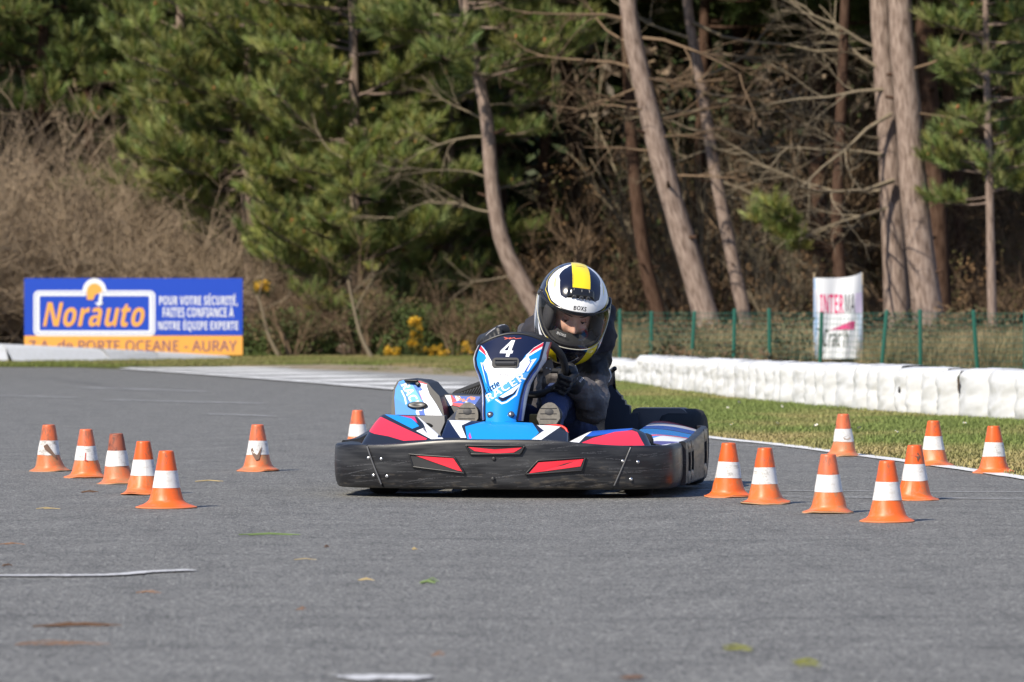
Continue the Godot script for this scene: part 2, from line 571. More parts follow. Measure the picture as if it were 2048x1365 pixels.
func grass_tuft(blades: int, tall: float, spread: float) -> ArrayMesh:
	var mb := MB.new()
	for i in blades:
		var a := rr(0, TAU)
		var o := Vector3(rr(-spread, spread), 0, rr(-spread, spread))
		var d := Vector3(cos(a), 0, sin(a))
		var s := Vector3(-d.z, 0, d.x) * rr(0.0015, 0.003)
		var h := tall * rr(0.4, 1.0)
		var lean := h * rr(0.1, 0.9)
		var c := Color.WHITE * rr(0.75, 1.2)
		if rng.randf() < 0.2: c = Color(1.7, 1.35, 0.9)
		var b := mb.vert(o - s, Vector2.ZERO, c)
		mb.vert(o + s, Vector2.ZERO, c)
		mb.vert(o + d * lean * 0.4 + s * 0.8 + Vector3.UP * h * 0.65, Vector2.ZERO, c)
		mb.vert(o + d * lean * 0.4 - s * 0.8 + Vector3.UP * h * 0.65, Vector2.ZERO, c)
		mb.vert(o + d * lean + Vector3.UP * h, Vector2.ZERO, c)
		mb.quad(b, b + 1, b + 2, b + 3)
		mb.tri(b + 3, b + 2, b + 4)
	return mb.mesh(true)

func build_verge() -> void:
	var gm := mat(lin(1, 1, 1), 0.75, 0, 0.3)
	gm.vertex_color_use_as_albedo = true
	gm.backlight_enabled = true
	gm.backlight = Color(0.35, 0.4, 0.2)
	var tuft := grass_tuft(18, 0.036, 0.06)
	var dry := noise(77, 0.55, 3)
	var poly := PackedVector2Array()
	for i in range(4, EDGE.size(), 2): poly.append(Vector2(EDGE[i] + 0.03, EDGE[i + 1]))
	for q in [0.62, -40.5, 0.93, -41.0, 1.2, -38.3, 1.48, -34.8, 1.88, -31.1, 2.26, -28.8, 2.62, -27.1, 2.98, -25.8, 3.6, -23.4, 5.0, -18.5, 6.0, -10.0]:
		pass
	poly.append_array(v2s([0.62, -40.5, 0.93, -41.0, 1.2, -38.3, 1.48, -34.8, 1.88, -31.1, 2.26, -28.8, 2.62, -27.1, 2.98, -25.8, 3.6, -23.4, 5.0, -18.5, 6.0, -10.0]))
	var xf := []
	var co := PackedColorArray()
	var edge := PackedVector2Array()
	for i in range(0, EDGE.size(), 2): edge.append(Vector2(EDGE[i], EDGE[i + 1]))
	while xf.size() < 34000:
		var p := Vector2(rr(-0.6, 5.0), rr(-41.0, -13.0))
		if not inside(p, poly): continue
		var d := 9.0
		for i in edge.size() - 1: d = minf(d, p.distance_to(Geometry2D.get_closest_point_to_segment(p, edge[i], edge[i + 1])))
		var f := clampf(dry.get_noise_2d(p.x, p.y * 0.6) * 1.4 + 0.14 + maxf(0.0, 0.55 - d) * 1.3, 0.0, 1.0)
		if d < 0.18 and rng.randf() < 0.55: continue
		var k := rr(0.7, 1.25) * (1.0 - 0.4 * f)
		xf.append(Transform3D(Basis(Vector3.UP, rr(0, TAU)).scaled(Vector3(1.0, k * rr(0.7, 1.1), 1.0)), Vector3(p.x, 0.0, p.y)))
		co.append(lin(0.195, 0.245, 0.075).lerp(lin(0.39, 0.32, 0.15), f) * rr(0.75, 1.2))
	var g := many("grass", tuft, gm, xf, co)
	tag(g, "mown green grass verge between the track and the white tyre barrier", "grass")
	# far verge in front of the wood
	xf = []
	co = PackedColorArray()
	var pl2 := v2s([-9.0, -50.8, -6.2, -50.1, -4.3, -50.0, -3.4, -50.4, -2.2, -52.2, -1.0, -49.8, -0.1, -45.5, 0.2, -40.0, 0.75, -41.0, 0.9, -47.0, 0.7, -60.0, -9.0, -60.0])
	while xf.size() < 14000:
		var p := Vector2(rr(-9.0, 0.9), rr(-60.0, -40.0))
		if not inside(p, pl2): continue
		var f := clampf(dry.get_noise_2d(p.x * 0.7, p.y * 0.7) * 1.2 + 0.35, 0.0, 1.0)
		xf.append(Transform3D(Basis(Vector3.UP, rr(0, TAU)).scaled(Vector3(1.5, rr(0.8, 1.6), 1.5)), Vector3(p.x, 0.0, p.y)))
		co.append(lin(0.17, 0.2, 0.055).lerp(lin(0.32, 0.26, 0.13), f) * rr(0.75, 1.2))
	tag(many("far_grass", tuft, gm, xf, co), "strip of grass in front of the wood, left of the kart", "grass")
	# sparse tufts on the dirt
	xf = []
	co = PackedColorArray()
	for i in 900:
		var p := Vector2(-0.1, -41.5) + Vector2(rr(-2.2, 0.5), rr(-8.0, 7.0))
		if sin(p.x * 5.0 + p.y) + dry.get_noise_2d(p.x * 2.0, p.y * 2.0) * 2.0 < 0.4 or not inside(p, v2s([-2.4, -51.0, -1.5, -46.3, -0.3, -42.0, -0.1, -36.0, 0.25, -32.0, 0.6, -40.0, 0.2, -46.0, -1.0, -50.0])): continue
		xf.append(Transform3D(Basis(Vector3.UP, rr(0, TAU)), Vector3(p.x, 0.0, p.y)))
		co.append(lin(0.17, 0.18, 0.06) * rr(0.7, 1.2))
	tag(many("sparse_grass", tuft, gm, xf, co), "thin tufts of grass on the bare earth behind the apron", "grass")
	# daisies
	var wm := mat(lin(0.8, 0.8, 0.78), 0.6)
	var ym := mat(lin(0.7, 0.45, 0.03), 0.6)
	var sm := mat(lin(0.06, 0.1, 0.03), 0.7)
	for q in [1.37, -27.9, 1.02, -25.4, 1.45, -24.0, 1.62, -23.4, 1.75, -23.1, 1.8, -22.8, 1.95, -22.3, 2.02, -22.1, 1.55, -22.9, 1.18, -23.6, 2.62, -20.6, 2.2, -25.0, 1.5, -29.0, 1.3, -30.2, 1.72, -28.0, 2.45, -23.8]:
		pass
	var dz := [1.37, -27.9, 1.02, -25.4, 1.45, -24.0, 1.62, -23.4, 1.75, -23.1, 1.8, -22.8, 1.95, -22.3, 2.02, -22.1, 1.55, -22.9, 1.18, -23.6, 2.62, -20.6, 2.2, -25.0, 1.5, -29.0, 1.3, -30.2, 1.72, -28.0, 2.45, -23.8]
	var pet := MB.new()
	for i in 11:
		var a := TAU * i / 11
		var d := Vector3(cos(a), 0, sin(a))
		var s := Vector3(-d.z, 0, d.x) * 0.0035
		var b := pet.vert(d * 0.004 - s * 0.5); pet.vert(d * 0.004 + s * 0.5); pet.vert(d * 0.013 + s + Vector3.UP * 0.002); pet.vert(d * 0.013 - s + Vector3.UP * 0.002)
		pet.quad(b, b + 1, b + 2, b + 3)
	var eye := MB.new(); eye.ball(Vector3(0, 0.002, 0), Vector3(0.005, 0.003, 0.005), 8, 4)
	var st := MB.new(); st.tube(PackedVector3Array([Vector3(0, -0.05, 0), Vector3(0.002, -0.02, 0), Vector3.ZERO]), PackedFloat32Array([0.001]), 4)
	var pm := pet.mesh(); var em := eye.mesh(); var stm := st.mesh()
	for i in range(0, dz.size(), 2):
		var t := thing("daisy", "small white daisy in the grass verge right of the kart", "flower", Vector3(dz[i], 0.055, dz[i + 1]), 0.0, "daisies in the grass verge")
		var head := put("petals", pm, wm, t); head.rotation = Vector3(rr(0.2, 0.9), rr(0, TAU), 0)
		var e := put("flower_centre", em, ym, t); e.rotation = head.rotation
		put("stem", stm, sm, t)
		t.scale = Vector3.ONE * rr(0.55, 0.8); t.position.y = 0.05 * t.scale.x


# ---------------------------------------------------------------- wood
var shoot_meshes := []
var bud_mesh: ArrayMesh
var needle_mat: StandardMaterial3D
var bud_mat: StandardMaterial3D
var bark_mat: StandardMaterial3D
var dark_bark_mat: StandardMaterial3D
var twig_mat: StandardMaterial3D
var pale_twig_mat: StandardMaterial3D
var boughs := []
var bushes := []

func pine_shoot(needles: int) -> ArrayMesh:
	var mb := MB.new()
	for i in needles:
		var f := float(i) / needles
		var a := f * 47.0 + rr(-0.3, 0.3)
		var e := lerpf(0.75, 0.15, f) + rr(-0.25, 0.25)
		var d := Vector3(sin(e) * cos(a), cos(e), sin(e) * sin(a))
		var o := Vector3(0, 0.13 * f, 0)
		var s := d.cross(Vector3(rr(-1, 1), rr(-1, 1), rr(-1, 1))).normalized() * 0.0036
		var l := rr(0.09, 0.15)
		var c := Color.WHITE * rr(0.7, 1.25)
		if rng.randf() < 0.06: c = Color(2.0, 1.2, 0.7)
		var b := mb.vert(o - s, Vector2.ZERO, c)
		mb.vert(o + s, Vector2.ZERO, c)
		mb.vert(o + d * l + Vector3(rr(-1, 1), -0.6, rr(-1, 1)) * l * 0.12, Vector2.ZERO, c)
		mb.tri(b, b + 1, b + 2)
	return mb.mesh(true)

func limb(mb: MB, p: Vector3, d: Vector3, l: float, r: float, depth: int, rise: float, kids: int, spread: float, sides: int) -> void:
	var n := 4
	var pts := PackedVector3Array([p])
	var dd := d
	for i in n:
		dd = (dd + Vector3(rr(-1, 1), rr(-1, 1) + rise, rr(-1, 1)) * 0.28).normalized()
		pts.append(pts[i] + dd * l / n)
	mb.tube(pts, ramp(r, r * 0.35, n), sides, false, Color.WHITE * rr(0.75, 1.2))
	if depth <= 0: return
	for k in kids:
		var f := rr(0.25, 1.0)
		var i := mini(n - 1, int(f * n))
		var q := pts[i].lerp(pts[i + 1], f * n - i)
		var side := (dd + Vector3(rr(-1, 1), rr(-0.7, 0.9), rr(-1, 1)) * spread).normalized()
		limb(mb, q, side, l * rr(0.35, 0.62), maxf(0.0016, r * rr(0.35, 0.5)), depth - 1, rise, maxi(2, kids - 1), spread, 3)

func trunk_tube(mb: MB, path: PackedVector3Array, r0: float, r1: float, sides := 14) -> void:
	var n := path.size() - 1
	var r := PackedFloat32Array()
	for i in n + 1:
		var f := float(i) / n
		r.append(lerpf(r0, r1, f) * (1.0 + 0.3 * exp(-f * 14.0)) * rr(0.96, 1.05))
	mb.tube(path, r, sides, true)

# A pine. path: trunk points in the world. bands: [from height, to height, count, length, rise, bare share]
func pine(called: String, label: String, group: String, pts: Array, r0: float, r1: float, bands: Array, tone: Color, sc := 1.0, bark: StandardMaterial3D = null, bud_share := 0.13, az0 := 0.0, az1 := TAU) -> Node3D:
	var base: Vector3 = pts[0]
	var t := thing(called, label, "tree", base, 0.0, group)
	var lp := []
	for p in pts: lp.append(p - base)
	var path := spline(lp, 22)
	var tb := MB.new()
	trunk_tube(tb, path, r0, r1)
	put("trunk", tb, bark if bark else bark_mat, t)
	var bb := MB.new()
	var xfs := [[], []]
	var cols := [PackedColorArray(), PackedColorArray()]
	var buds := []
	var top := path[path.size() - 1].y
	for b in bands:
		for k in int(b[2]):
			var h: float = lerpf(b[0], b[1], (k + rng.randf()) / b[2])
			var fi := 0
			while fi < path.size() - 2 and path[fi + 1].y < h: fi += 1
			var o := path[fi].lerp(path[fi + 1], clampf((h - path[fi].y) / maxf(0.001, path[fi + 1].y - path[fi].y), 0.0, 1.0))
			var az := rr(az0, az1)
			var ln: float = b[3] * rr(0.65, 1.1)
			var d := Vector3(cos(az), rr(-0.15, 0.3), sin(az)).normalized()
			var q := PackedVector3Array([o])
			var dd := d
			var n := 6
			for i in n:
				dd = (dd + Vector3(rr(-0.16, 0.16), rr(-0.1, 0.1) + b[4] * (0.4 + i * 0.14), rr(-0.16, 0.16))).normalized()
				q.append(q[i] + dd * ln / n)
			bb.tube(q, ramp(0.006 + ln * 0.011, 0.004, n), 5, false)
			var nodes := int(ln * 7.0 / sc)
			for j in nodes:
				var f := lerpf(b[5], 1.0, (j + 0.5) / nodes)
				var i := mini(n - 1, int(f * n))
				var s := q[i].lerp(q[i + 1], f * n - i)
				var tg := (q[i + 1] - q[i]).normalized()
				for sd in 2:
					var sv := (tg * 0.6 + tg.cross(Vector3.UP).normalized() * (1 - 2 * sd) * rr(0.4, 1.1) + Vector3(0, rr(-0.2, 0.7), 0)).normalized()
					var tl := minf(0.5 * sc, ln * 0.3) * rr(0.5, 1.0) * (1.15 - 0.6 * f)
					var e := s + sv * tl
					bb.tube(PackedVector3Array([s, e]), PackedFloat32Array([0.0055, 0.003]), 3, false)
					var m := 2 + int(tl / (0.09 * sc))
					for w in m:
						var pp := s.lerp(e, (w + 1.0) / m)
						var up := (sv * 0.7 + Vector3(rr(-0.5, 0.5), rr(0.1, 0.9), rr(-0.5, 0.5))).normalized()
						var which := rng.randi() % 2
						xfs[which].append(Transform3D(along(up, rr(0, TAU), sc * rr(0.8, 1.25)), pp))
						cols[which].append(tone * rr(0.65, 1.4) * Color(rr(0.85, 1.25), 1.0, rr(0.7, 1.1)))
					if rng.randf() < bud_share: buds.append(Transform3D(along(Vector3(rr(-0.3, 0.3), 1, rr(-0.3, 0.3)), 0.0, sc * rr(0.8, 1.4)), e + Vector3.UP * 0.05))
	for k in (6 if called == "tall_pine" or called == "leaning_pine" else 0):
		var ps := path[int(rr(0.15, 0.6) * (path.size() - 1))]
		var az := rr(0, TAU)
		var ds := Vector3(cos(az), rr(0.0, 0.5), sin(az)).normalized()
		var sm := MB.new()
		sm.tube(PackedVector3Array([ps, ps + ds * (r0 * 1.1 + rr(0.02, 0.12))]), PackedFloat32Array([r0 * 0.2, r0 * 0.1]), 6)
		put("stub", sm, dark_bark_mat, t)
	put("branches", bb, bark if bark else bark_mat, t)
	for w in 2:
		if xfs[w].size(): many("crown", shoot_meshes[w], needle_mat, xfs[w], cols[w], t)
	if buds.size(): many("buds", bud_mesh, bud_mat, buds, PackedColorArray(), t)
	return t

func dead_branches(t: Node3D, list: Array, m: StandardMaterial3D) -> void:
	# list: [x, y, z of the foot in the world, azimuth, tilt, scale]
	for q in list:
		var o := put("dead_branch", boughs[rng.randi() % boughs.size()], m, t)
		var d := Vector3(cos(q[3]) * cos(q[4]), sin(q[4]), -sin(q[3]) * cos(q[4]))
		o.transform = Transform3D(along(d, rr(0, TAU), q[5]), Vector3(q[0], q[1], q[2]) - t.position)

func bush(i: int, called: String, label: String, group: String, at: Vector3, k: float, m: StandardMaterial3D) -> Node3D:
	var t := thing(called, label, "shrub", at, rr(0, TAU), group)
	var o := put("stems", bushes[i], m, t)
	o.scale = Vector3(k * rr(0.85, 1.15), k, k * rr(0.85, 1.15))
	return t

func leaf_clump(n: int, rad: float, size: float, thin: float) -> ArrayMesh:
	var mb := MB.new()
	for i in n:
		var o := Vector3(rr(-1, 1), rr(-1, 1), rr(-1, 1)) * rad
		if o.length() > rad * 1.2: o *= 0.6
		var d := Vector3(rr(-1, 1), rr(-0.8, 1), rr(-1, 1)).normalized() * size * rr(0.6, 1.3)
		var s := d.cross(Vector3(rr(-1, 1), rr(-1, 1), rr(-1, 1))).normalized() * size * thin
		var c := Color.WHITE * rr(0.55, 1.4)
		var b := mb.vert(o, Vector2.ZERO, c)
		mb.vert(o + d * 0.5 + s, Vector2.ZERO, c); mb.vert(o + d, Vector2.ZERO, c); mb.vert(o + d * 0.5 - s, Vector2.ZERO, c)
		mb.quad(b, b + 1, b + 2, b + 3)
	return mb.mesh(true)

func build_forest() -> void:
	needle_mat = mat(Color.WHITE, 0.55, 0, 0.4)
	needle_mat.vertex_color_use_as_albedo = true
	needle_mat.backlight_enabled = true
	needle_mat.backlight = Color(0.5, 0.56, 0.25)
	bud_mat = mat(lin(0.34, 0.13, 0.045), 0.8)
	var bark_tex := noise_tex(512, 51, 0.02, 6, [[0.0, lin(0.075, 0.055, 0.046)], [0.3, lin(0.19, 0.14, 0.115)], [0.6, lin(0.28, 0.215, 0.18)], [1.0, lin(0.38, 0.305, 0.26)]])
	bark_mat = mat(Color.WHITE, 0.9, 0, 0.2)
	bark_mat.albedo_texture = bark_tex
	bark_mat.uv1_scale = Vector3(2, 0.42, 1)
	bark_mat.heightmap_enabled = true
	bark_mat.heightmap_texture = bark_tex
	bark_mat.heightmap_scale = 1.6
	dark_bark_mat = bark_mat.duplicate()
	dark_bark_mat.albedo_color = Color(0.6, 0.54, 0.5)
	twig_mat = mat(lin(0.2, 0.14, 0.092), 0.9, 0, 0.2)
	twig_mat.vertex_color_use_as_albedo = true
	pale_twig_mat = mat(lin(0.225, 0.185, 0.13), 0.9, 0, 0.2)
	pale_twig_mat.vertex_color_use_as_albedo = true
	var brown_twig := mat(lin(0.37, 0.285, 0.20), 0.9, 0, 0.2)
	brown_twig.vertex_color_use_as_albedo = true
	shoot_meshes = [pine_shoot(40), pine_shoot(46)]
	var bm := MB.new()
	for i in 5:
		var a := TAU * i / 5
		bm.ball(Vector3(cos(a) * 0.009, 0.01 + 0.004 * i, sin(a) * 0.009), Vector3(0.007, 0.016, 0.007), 6, 4)
	bud_mesh = bm.mesh()
	for i in 6:
		var mb := MB.new()
		limb(mb, Vector3.ZERO, Vector3.UP, 1.0, 0.017, 3, [0.05, -0.1, 0.15, 0.0, 0.3, -0.2][i], 5, 0.85, 5)
		boughs.append(mb.mesh(true))
	for i in 6:
		var mb := MB.new()
		for k in 11:
			var a := rr(0, TAU)
			var tl := rr(0.55, 1.0)
			limb(mb, Vector3(cos(a), 0, sin(a)) * rr(0, 0.2), Vector3(cos(a) * 0.4, 1, sin(a) * 0.4).normalized(), tl, 0.011, 2, 0.25, 6, 0.6 if i < 4 else 1.1, 4)
		bushes.append(mb.mesh(true))

	var dead := leaf_clump(26, 0.17, 0.045, 0.3)
	var leaf_mat := mat(Color.WHITE, 0.8, 0, 0.2)
	leaf_mat.vertex_color_use_as_albedo = true
	var thickets := []
	for i in 4:
		var mb := MB.new()
		for k in 15:
			var a := rr(0, TAU)
			limb(mb, Vector3(cos(a), 0, sin(a)) * rr(0, 0.3), Vector3(cos(a) * rr(0.2, 0.9), 1, sin(a) * rr(0.2, 0.9)).normalized(), rr(0.5, 1.0), 0.006, 2, 0.12, 8, 1.0, 3)
		thickets.append(mb.mesh(true))
	# forest floor
	var lm := mat(Color.WHITE, 0.95, 0, 0.2)
	world_tex(lm, noise_tex(256, 61, 0.05, 5, [[0.0, lin(0.03, 0.022, 0.012)], [0.5, lin(0.09, 0.062, 0.034)], [1.0, lin(0.17, 0.12, 0.07)]]), 0.7)
	struct("forest_floor", sheet(v2s([-60, -61.5, -6, -60.6, -3, -60.2, -1, -60.4, 0.7, -60.0, 1.0, -47.5, 2.0, -41.0, 3.0, -36.0, 4.3, -31.0, 60, -31.0, 120, -200, -120, -200]), 0.005), lm, "brown litter of needles and leaves on the forest floor")

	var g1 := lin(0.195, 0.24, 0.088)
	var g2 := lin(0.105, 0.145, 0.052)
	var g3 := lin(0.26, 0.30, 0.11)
	# young bushy pines on the left, green down to the ground
	var yp := "young bushy pines at the left edge of the wood"
	var bp := pine("pine_tree", "broad bushy pine directly behind the green verge, left of the leaning trunk", yp, [Vector3(-2.3, 0, -61.5), Vector3(-2.2, 3, -61.6), Vector3(-2.3, 7.5, -61.5)], 0.13, 0.03, [[0.5, 3.2, 46, 1.8, 0.10, 0.2], [3.0, 7.2, 44, 1.9, 0.14, 0.2]], g3, 1.1)
	pine("pine_tree", "bushy pine above the right end of the blue billboard", yp, [Vector3(-3.7, 0, -63.2), Vector3(-3.8, 3, -63.2), Vector3(-3.6, 8, -63.0)], 0.14, 0.03, [[1.3, 4.0, 50, 1.8, 0.10, 0.2], [3.8, 7.8, 40, 1.8, 0.14, 0.2]], g3 * 0.85, 1.1)
	pine("pine_tree", "pine with thin drooping boughs above the middle of the blue billboard", yp, [Vector3(-4.9, 0, -66.0), Vector3(-5.0, 3, -66.0), Vector3(-4.9, 9, -66.2)], 0.14, 0.03, [[1.9, 4.6, 36, 1.6, 0.03, 0.3], [4.4, 8.8, 40, 1.8, 0.14, 0.2]], g1, 1.15)
	pine("pine_tree", "low bushy pine with dark green boughs close left of the leaning trunk", yp, [Vector3(-0.95, 0, -62.6), Vector3(-0.9, 3, -62.6), Vector3(-1.0, 7.5, -62.5)], 0.12, 0.03, [[0.3, 3.2, 46, 1.35, 0.06, 0.2], [3.0, 7.2, 40, 1.6, 0.14, 0.2]], g1, 1.1)
	pine("pine_tree", "dark pine crown in the top left corner of the wood", yp, [Vector3(-7.2, 0, -66.5), Vector3(-7.1, 4, -66.5), Vector3(-7.0, 9, -66.7)], 0.16, 0.03, [[3.5, 9.0, 70, 1.8, 0.05, 0.15]], g1, 1.2, dark_bark_mat)
	pine("pine_tree", "tall dark pine between the bushy pines and the forest behind them", yp, [Vector3(-2.9, 0, -66.5), Vector3(-3.0, 4, -66.5), Vector3(-2.9, 9.5, -66.6)], 0.16, 0.03, [[1.6, 9.0, 60, 1.7, 0.1, 0.2]], g2, 1.25)
	dead_branches(bp, [[-2.3, 2.72, -59.9, 2.5, 0.35, 0.75], [-1.6, 1.9, -59.8, 2.9, 0.2, 0.6]], pale_twig_mat)
	# leaning trunk behind the driver
	var a := pine("leaning_pine", "leaning pine with a grey curved trunk right behind the driver's helmet", "", [Vector3(0.62, 0, -57.0), Vector3(0.33, 0.62, -57.0), Vector3(-0.09, 1.43, -57.0), Vector3(-0.25, 2.2, -57.0), Vector3(-0.32, 3.05, -57.0), Vector3(-0.45, 3.76, -57.1), Vector3(-0.7, 5.2, -57.4), Vector3(-0.8, 7.2, -57.6)], 0.13, 0.05, [[3.5, 4.6, 24, 1.5, 0.02, 0.3], [4.6, 7.2, 30, 1.7, 0.12, 0.2]], g1, 1.15)
	dead_branches(a, [[-0.3, 2.9, -57, 2.9, 0.2, 1.0], [-0.28, 2.35, -57, 3.0, 0.05, 1.1], [-0.2, 1.9, -57, 2.7, 0.1, 1.2], [-0.25, 2.2, -57, 0.5, 0.15, 0.8], [0.05, 1.1, -57, 2.8, 0.0, 0.8], [-0.34, 3.3, -57, 0.2, 0.3, 0.8], [-0.35, 3.1, -57, 3.3, 0.5, 0.9]], pale_twig_mat)
	var tp := "tall pines with bare trunks behind the green fence"
	var b := pine("tall_pine", "thick leaning pine trunk standing left of the white banner, the thickest of the leaning ones", tp, [Vector3(2.6, 0, -54.0), Vector3(2.43, 0.4, -54.0), Vector3(2.22, 1.14, -54.0), Vector3(2.0, 1.88, -54.0), Vector3(1.75, 2.8, -54.0), Vector3(1.54, 3.72, -54.0), Vector3(1.42, 4.45, -54.0), Vector3(1.3, 6.2, -54.3), Vector3(1.3, 8.6, -54.6)], 0.172, 0.08, [[5.3, 8.6, 34, 2.0, 0.1, 0.2]], g1, 1.35)
	dead_branches(b, [[1.55, 3.6, -54, 2.9, 0.1, 1.3], [1.65, 3.2, -54, 3.3, -0.1, 1.2], [1.7, 2.95, -54, 0.1, 0.1, 1.3], [1.8, 2.6, -54, 3.0, 0.2, 1.0], [1.6, 3.5, -54, 0.4, 0.2, 1.1], [1.9, 2.3, -54, 0.2, -0.1, 1.0], [1.45, 4.2, -54, 3.4, 0.0, 1.4], [1.5, 4.0, -54, 0.0, -0.05, 1.5], [1.62, 3.4, -53.9, 2.7, -0.15, 1.0], [1.7, 3.1, -53.9, 2.9, 0.35, 0.9], [1.6, 3.5, -53.9, 0.6, -0.2, 1.0], [1.75, 2.75, -53.9, 0.2, 0.25, 1.0], [1.5, 3.9, -53.9, 2.5, 0.3, 1.1]], twig_mat)
	var c := pine("tall_pine", "slender leaning pine trunk between the thick one and the white banner", tp, [Vector3(3.1, 0, -56.0), Vector3(3.0, 0.4, -56.0), Vector3(2.81, 1.29, -56.0), Vector3(2.58, 2.43, -56.0), Vector3(2.42, 3.45, -56.0), Vector3(2.23, 4.59, -56.0), Vector3(2.1, 6.4, -56.2), Vector3(2.1, 8.4, -56.4)], 0.095, 0.05, [[5.3, 8.4, 28, 1.8, 0.1, 0.2]], g1, 1.3)
	dead_branches(c, [[2.55, 2.6, -56, 0.2, 0.3, 1.2], [2.55, 2.7, -56, 2.9, -0.3, 0.9], [2.5, 3.0, -56, 0.1, 0.0, 1.5], [2.45, 3.3, -56, 0.4, 0.1, 1.4], [2.35, 3.9, -56, 0.1, 0.1, 1.6], [2.3, 4.1, -56, 3.0, 0.1, 1.3], [2.6, 2.3, -56, 0.0, -0.1, 1.5], [2.62, 2.1, -56, 0.25, -0.05, 1.5], [2.5, 2.9, -56, 3.2, 0.0, 1.1], [2.42, 3.4, -55.9, 0.3, -0.35, 1.4], [2.4, 3.6, -55.9, 0.5, 0.3, 1.3], [2.55, 2.7, -55.9, 0.1, -0.4, 1.2], [2.45, 3.2, -55.9, 2.6, -0.3, 0.9], [2.3, 4.3, -55.9, 0.2, -0.15, 1.7]], pale_twig_mat)
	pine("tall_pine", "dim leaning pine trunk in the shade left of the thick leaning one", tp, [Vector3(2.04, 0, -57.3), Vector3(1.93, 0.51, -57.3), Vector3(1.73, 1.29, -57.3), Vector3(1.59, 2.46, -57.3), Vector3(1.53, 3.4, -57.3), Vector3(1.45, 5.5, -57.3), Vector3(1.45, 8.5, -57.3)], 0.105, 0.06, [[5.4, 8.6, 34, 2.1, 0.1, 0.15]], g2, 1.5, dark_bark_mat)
	var d1 := pine("tall_pine", "left one of the twin straight pine trunks right of the white banner", tp, [Vector3(4.66, 0, -53.0), Vector3(4.64, 0.65, -53.0), Vector3(4.58, 1.97, -53.0), Vector3(4.52, 3.18, -53.0), Vector3(4.44, 4.38, -53.0), Vector3(4.4, 6.5, -53.0), Vector3(4.4, 9.0, -53.0)], 0.165, 0.11, [[5.6, 9.0, 32, 2.2, 0.1, 0.2]], g1, 1.45)
	dead_branches(d1, [[4.5, 3.5, -52.9, 2.8, 0.35, 1.5], [4.55, 3.0, -52.8, 3.5, -0.35, 1.6], [4.58, 2.2, -52.8, 3.55, -0.3, 1.9], [4.58, 2.1, -52.9, 3.0, -0.15, 1.5], [4.5, 3.75, -53, 3.1, 0.3, 1.4], [4.56, 2.7, -53, 3.3, 0.0, 1.2], [4.58, 1.9, -52.9, 3.4, -0.2, 1.3], [4.55, 2.5, -52.9, 3.0, 0.2, 1.4], [4.5, 3.3, -52.9, 3.6, 0.1, 1.5]], pale_twig_mat)
	var d2 := pine("tall_pine", "right one of the twin straight pine trunks, reddish bark, right of the banner", tp, [Vector3(5.02, 0, -52.5), Vector3(4.96, 0.65, -52.5), Vector3(4.81, 1.96, -52.5), Vector3(4.72, 3.15, -52.5), Vector3(4.63, 4.35, -52.5), Vector3(4.6, 6.5, -52.6), Vector3(4.7, 9.2, -52.8)], 0.185, 0.12, [[5.6, 9.2, 30, 2.2, 0.1, 0.2]], g1, 1.45)
	dead_branches(d2, [[4.72, 3.5, -52.4, 0.1, 0.1, 1.2], [4.75, 3.0, -52.4, 0.0, 0.0, 1.0], [4.8, 2.0, -52.4, 0.1, -0.1, 0.9]], twig_mat)
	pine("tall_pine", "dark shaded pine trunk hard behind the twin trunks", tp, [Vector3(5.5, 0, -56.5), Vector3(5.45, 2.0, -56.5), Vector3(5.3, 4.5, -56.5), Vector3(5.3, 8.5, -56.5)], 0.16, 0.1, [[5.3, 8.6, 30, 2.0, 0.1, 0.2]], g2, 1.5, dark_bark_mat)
	# slim pine at the right edge, green boughs low down
	var e := pine("slim_pine", "slim pine with low green boughs at the right edge, right of the twin trunks", "", [Vector3(5.70, 0, -52.0), Vector3(5.68, 0.53, -52.0), Vector3(5.65, 1.95, -52.0), Vector3(5.62, 3.13, -52.0), Vector3(5.6, 4.5, -52.0), Vector3(5.6, 6.5, -52.0)], 0.06, 0.03, [[1.9, 2.9, 17, 0.8, 0.06, 0.3], [3.1, 4.6, 26, 0.95, 0.06, 0.3], [4.6, 6.4, 16, 1.1, 0.1, 0.2]], g1, 1.0, null, 0.06)
	e.rotation.y = 0.0
	# short live bough over the banner, from a lichen-grey stub
	var sb := pine("young_pine", "dark slender pine behind the banner with one low green bough reaching left", "", [Vector3(4.05, 0, -53.0), Vector3(3.98, 0.8, -53.0), Vector3(3.92, 1.5, -53.0), Vector3(3.95, 2.6, -53.0), Vector3(4.0, 4.0, -53.0), Vector3(4.1, 6.5, -53.0)], 0.10, 0.05, [[1.28, 1.42, 8, 1.05, 0.10, 0.52], [5.2, 6.5, 10, 1.2, 0.1, 0.2]], g3, 1.0, dark_bark_mat, 0.0, 2.85, 3.5)
	sb.rotation.y = 0.0
	# rows of shaded pines behind, their crowns closing the roof above the frame
	var rows := [[0.4, -63.5], [1.2, -66], [2.6, -62.5], [3.4, -65.0], [4.3, -61.0], [5.0, -66.0], [6.3, -60.5], [7.2, -64.5], [0.0, -70.0], [3.0, -71.0], [6.0, -71.5], [-1.4, -68.0], [8.6, -60.0], [8.0, -70.0], [-4.2, -73.0], [-7.0, -76.0], [7.4, -56.0], [-10.0, -68.0], [-12.5, -72.0], [-11.5, -64.0], [10.5, -62.0], [12.5, -57.0], [14.5, -63.0], [11.0, -70.0], [10.0, -53.0]]
	var fades := ["first", "second", "third"]
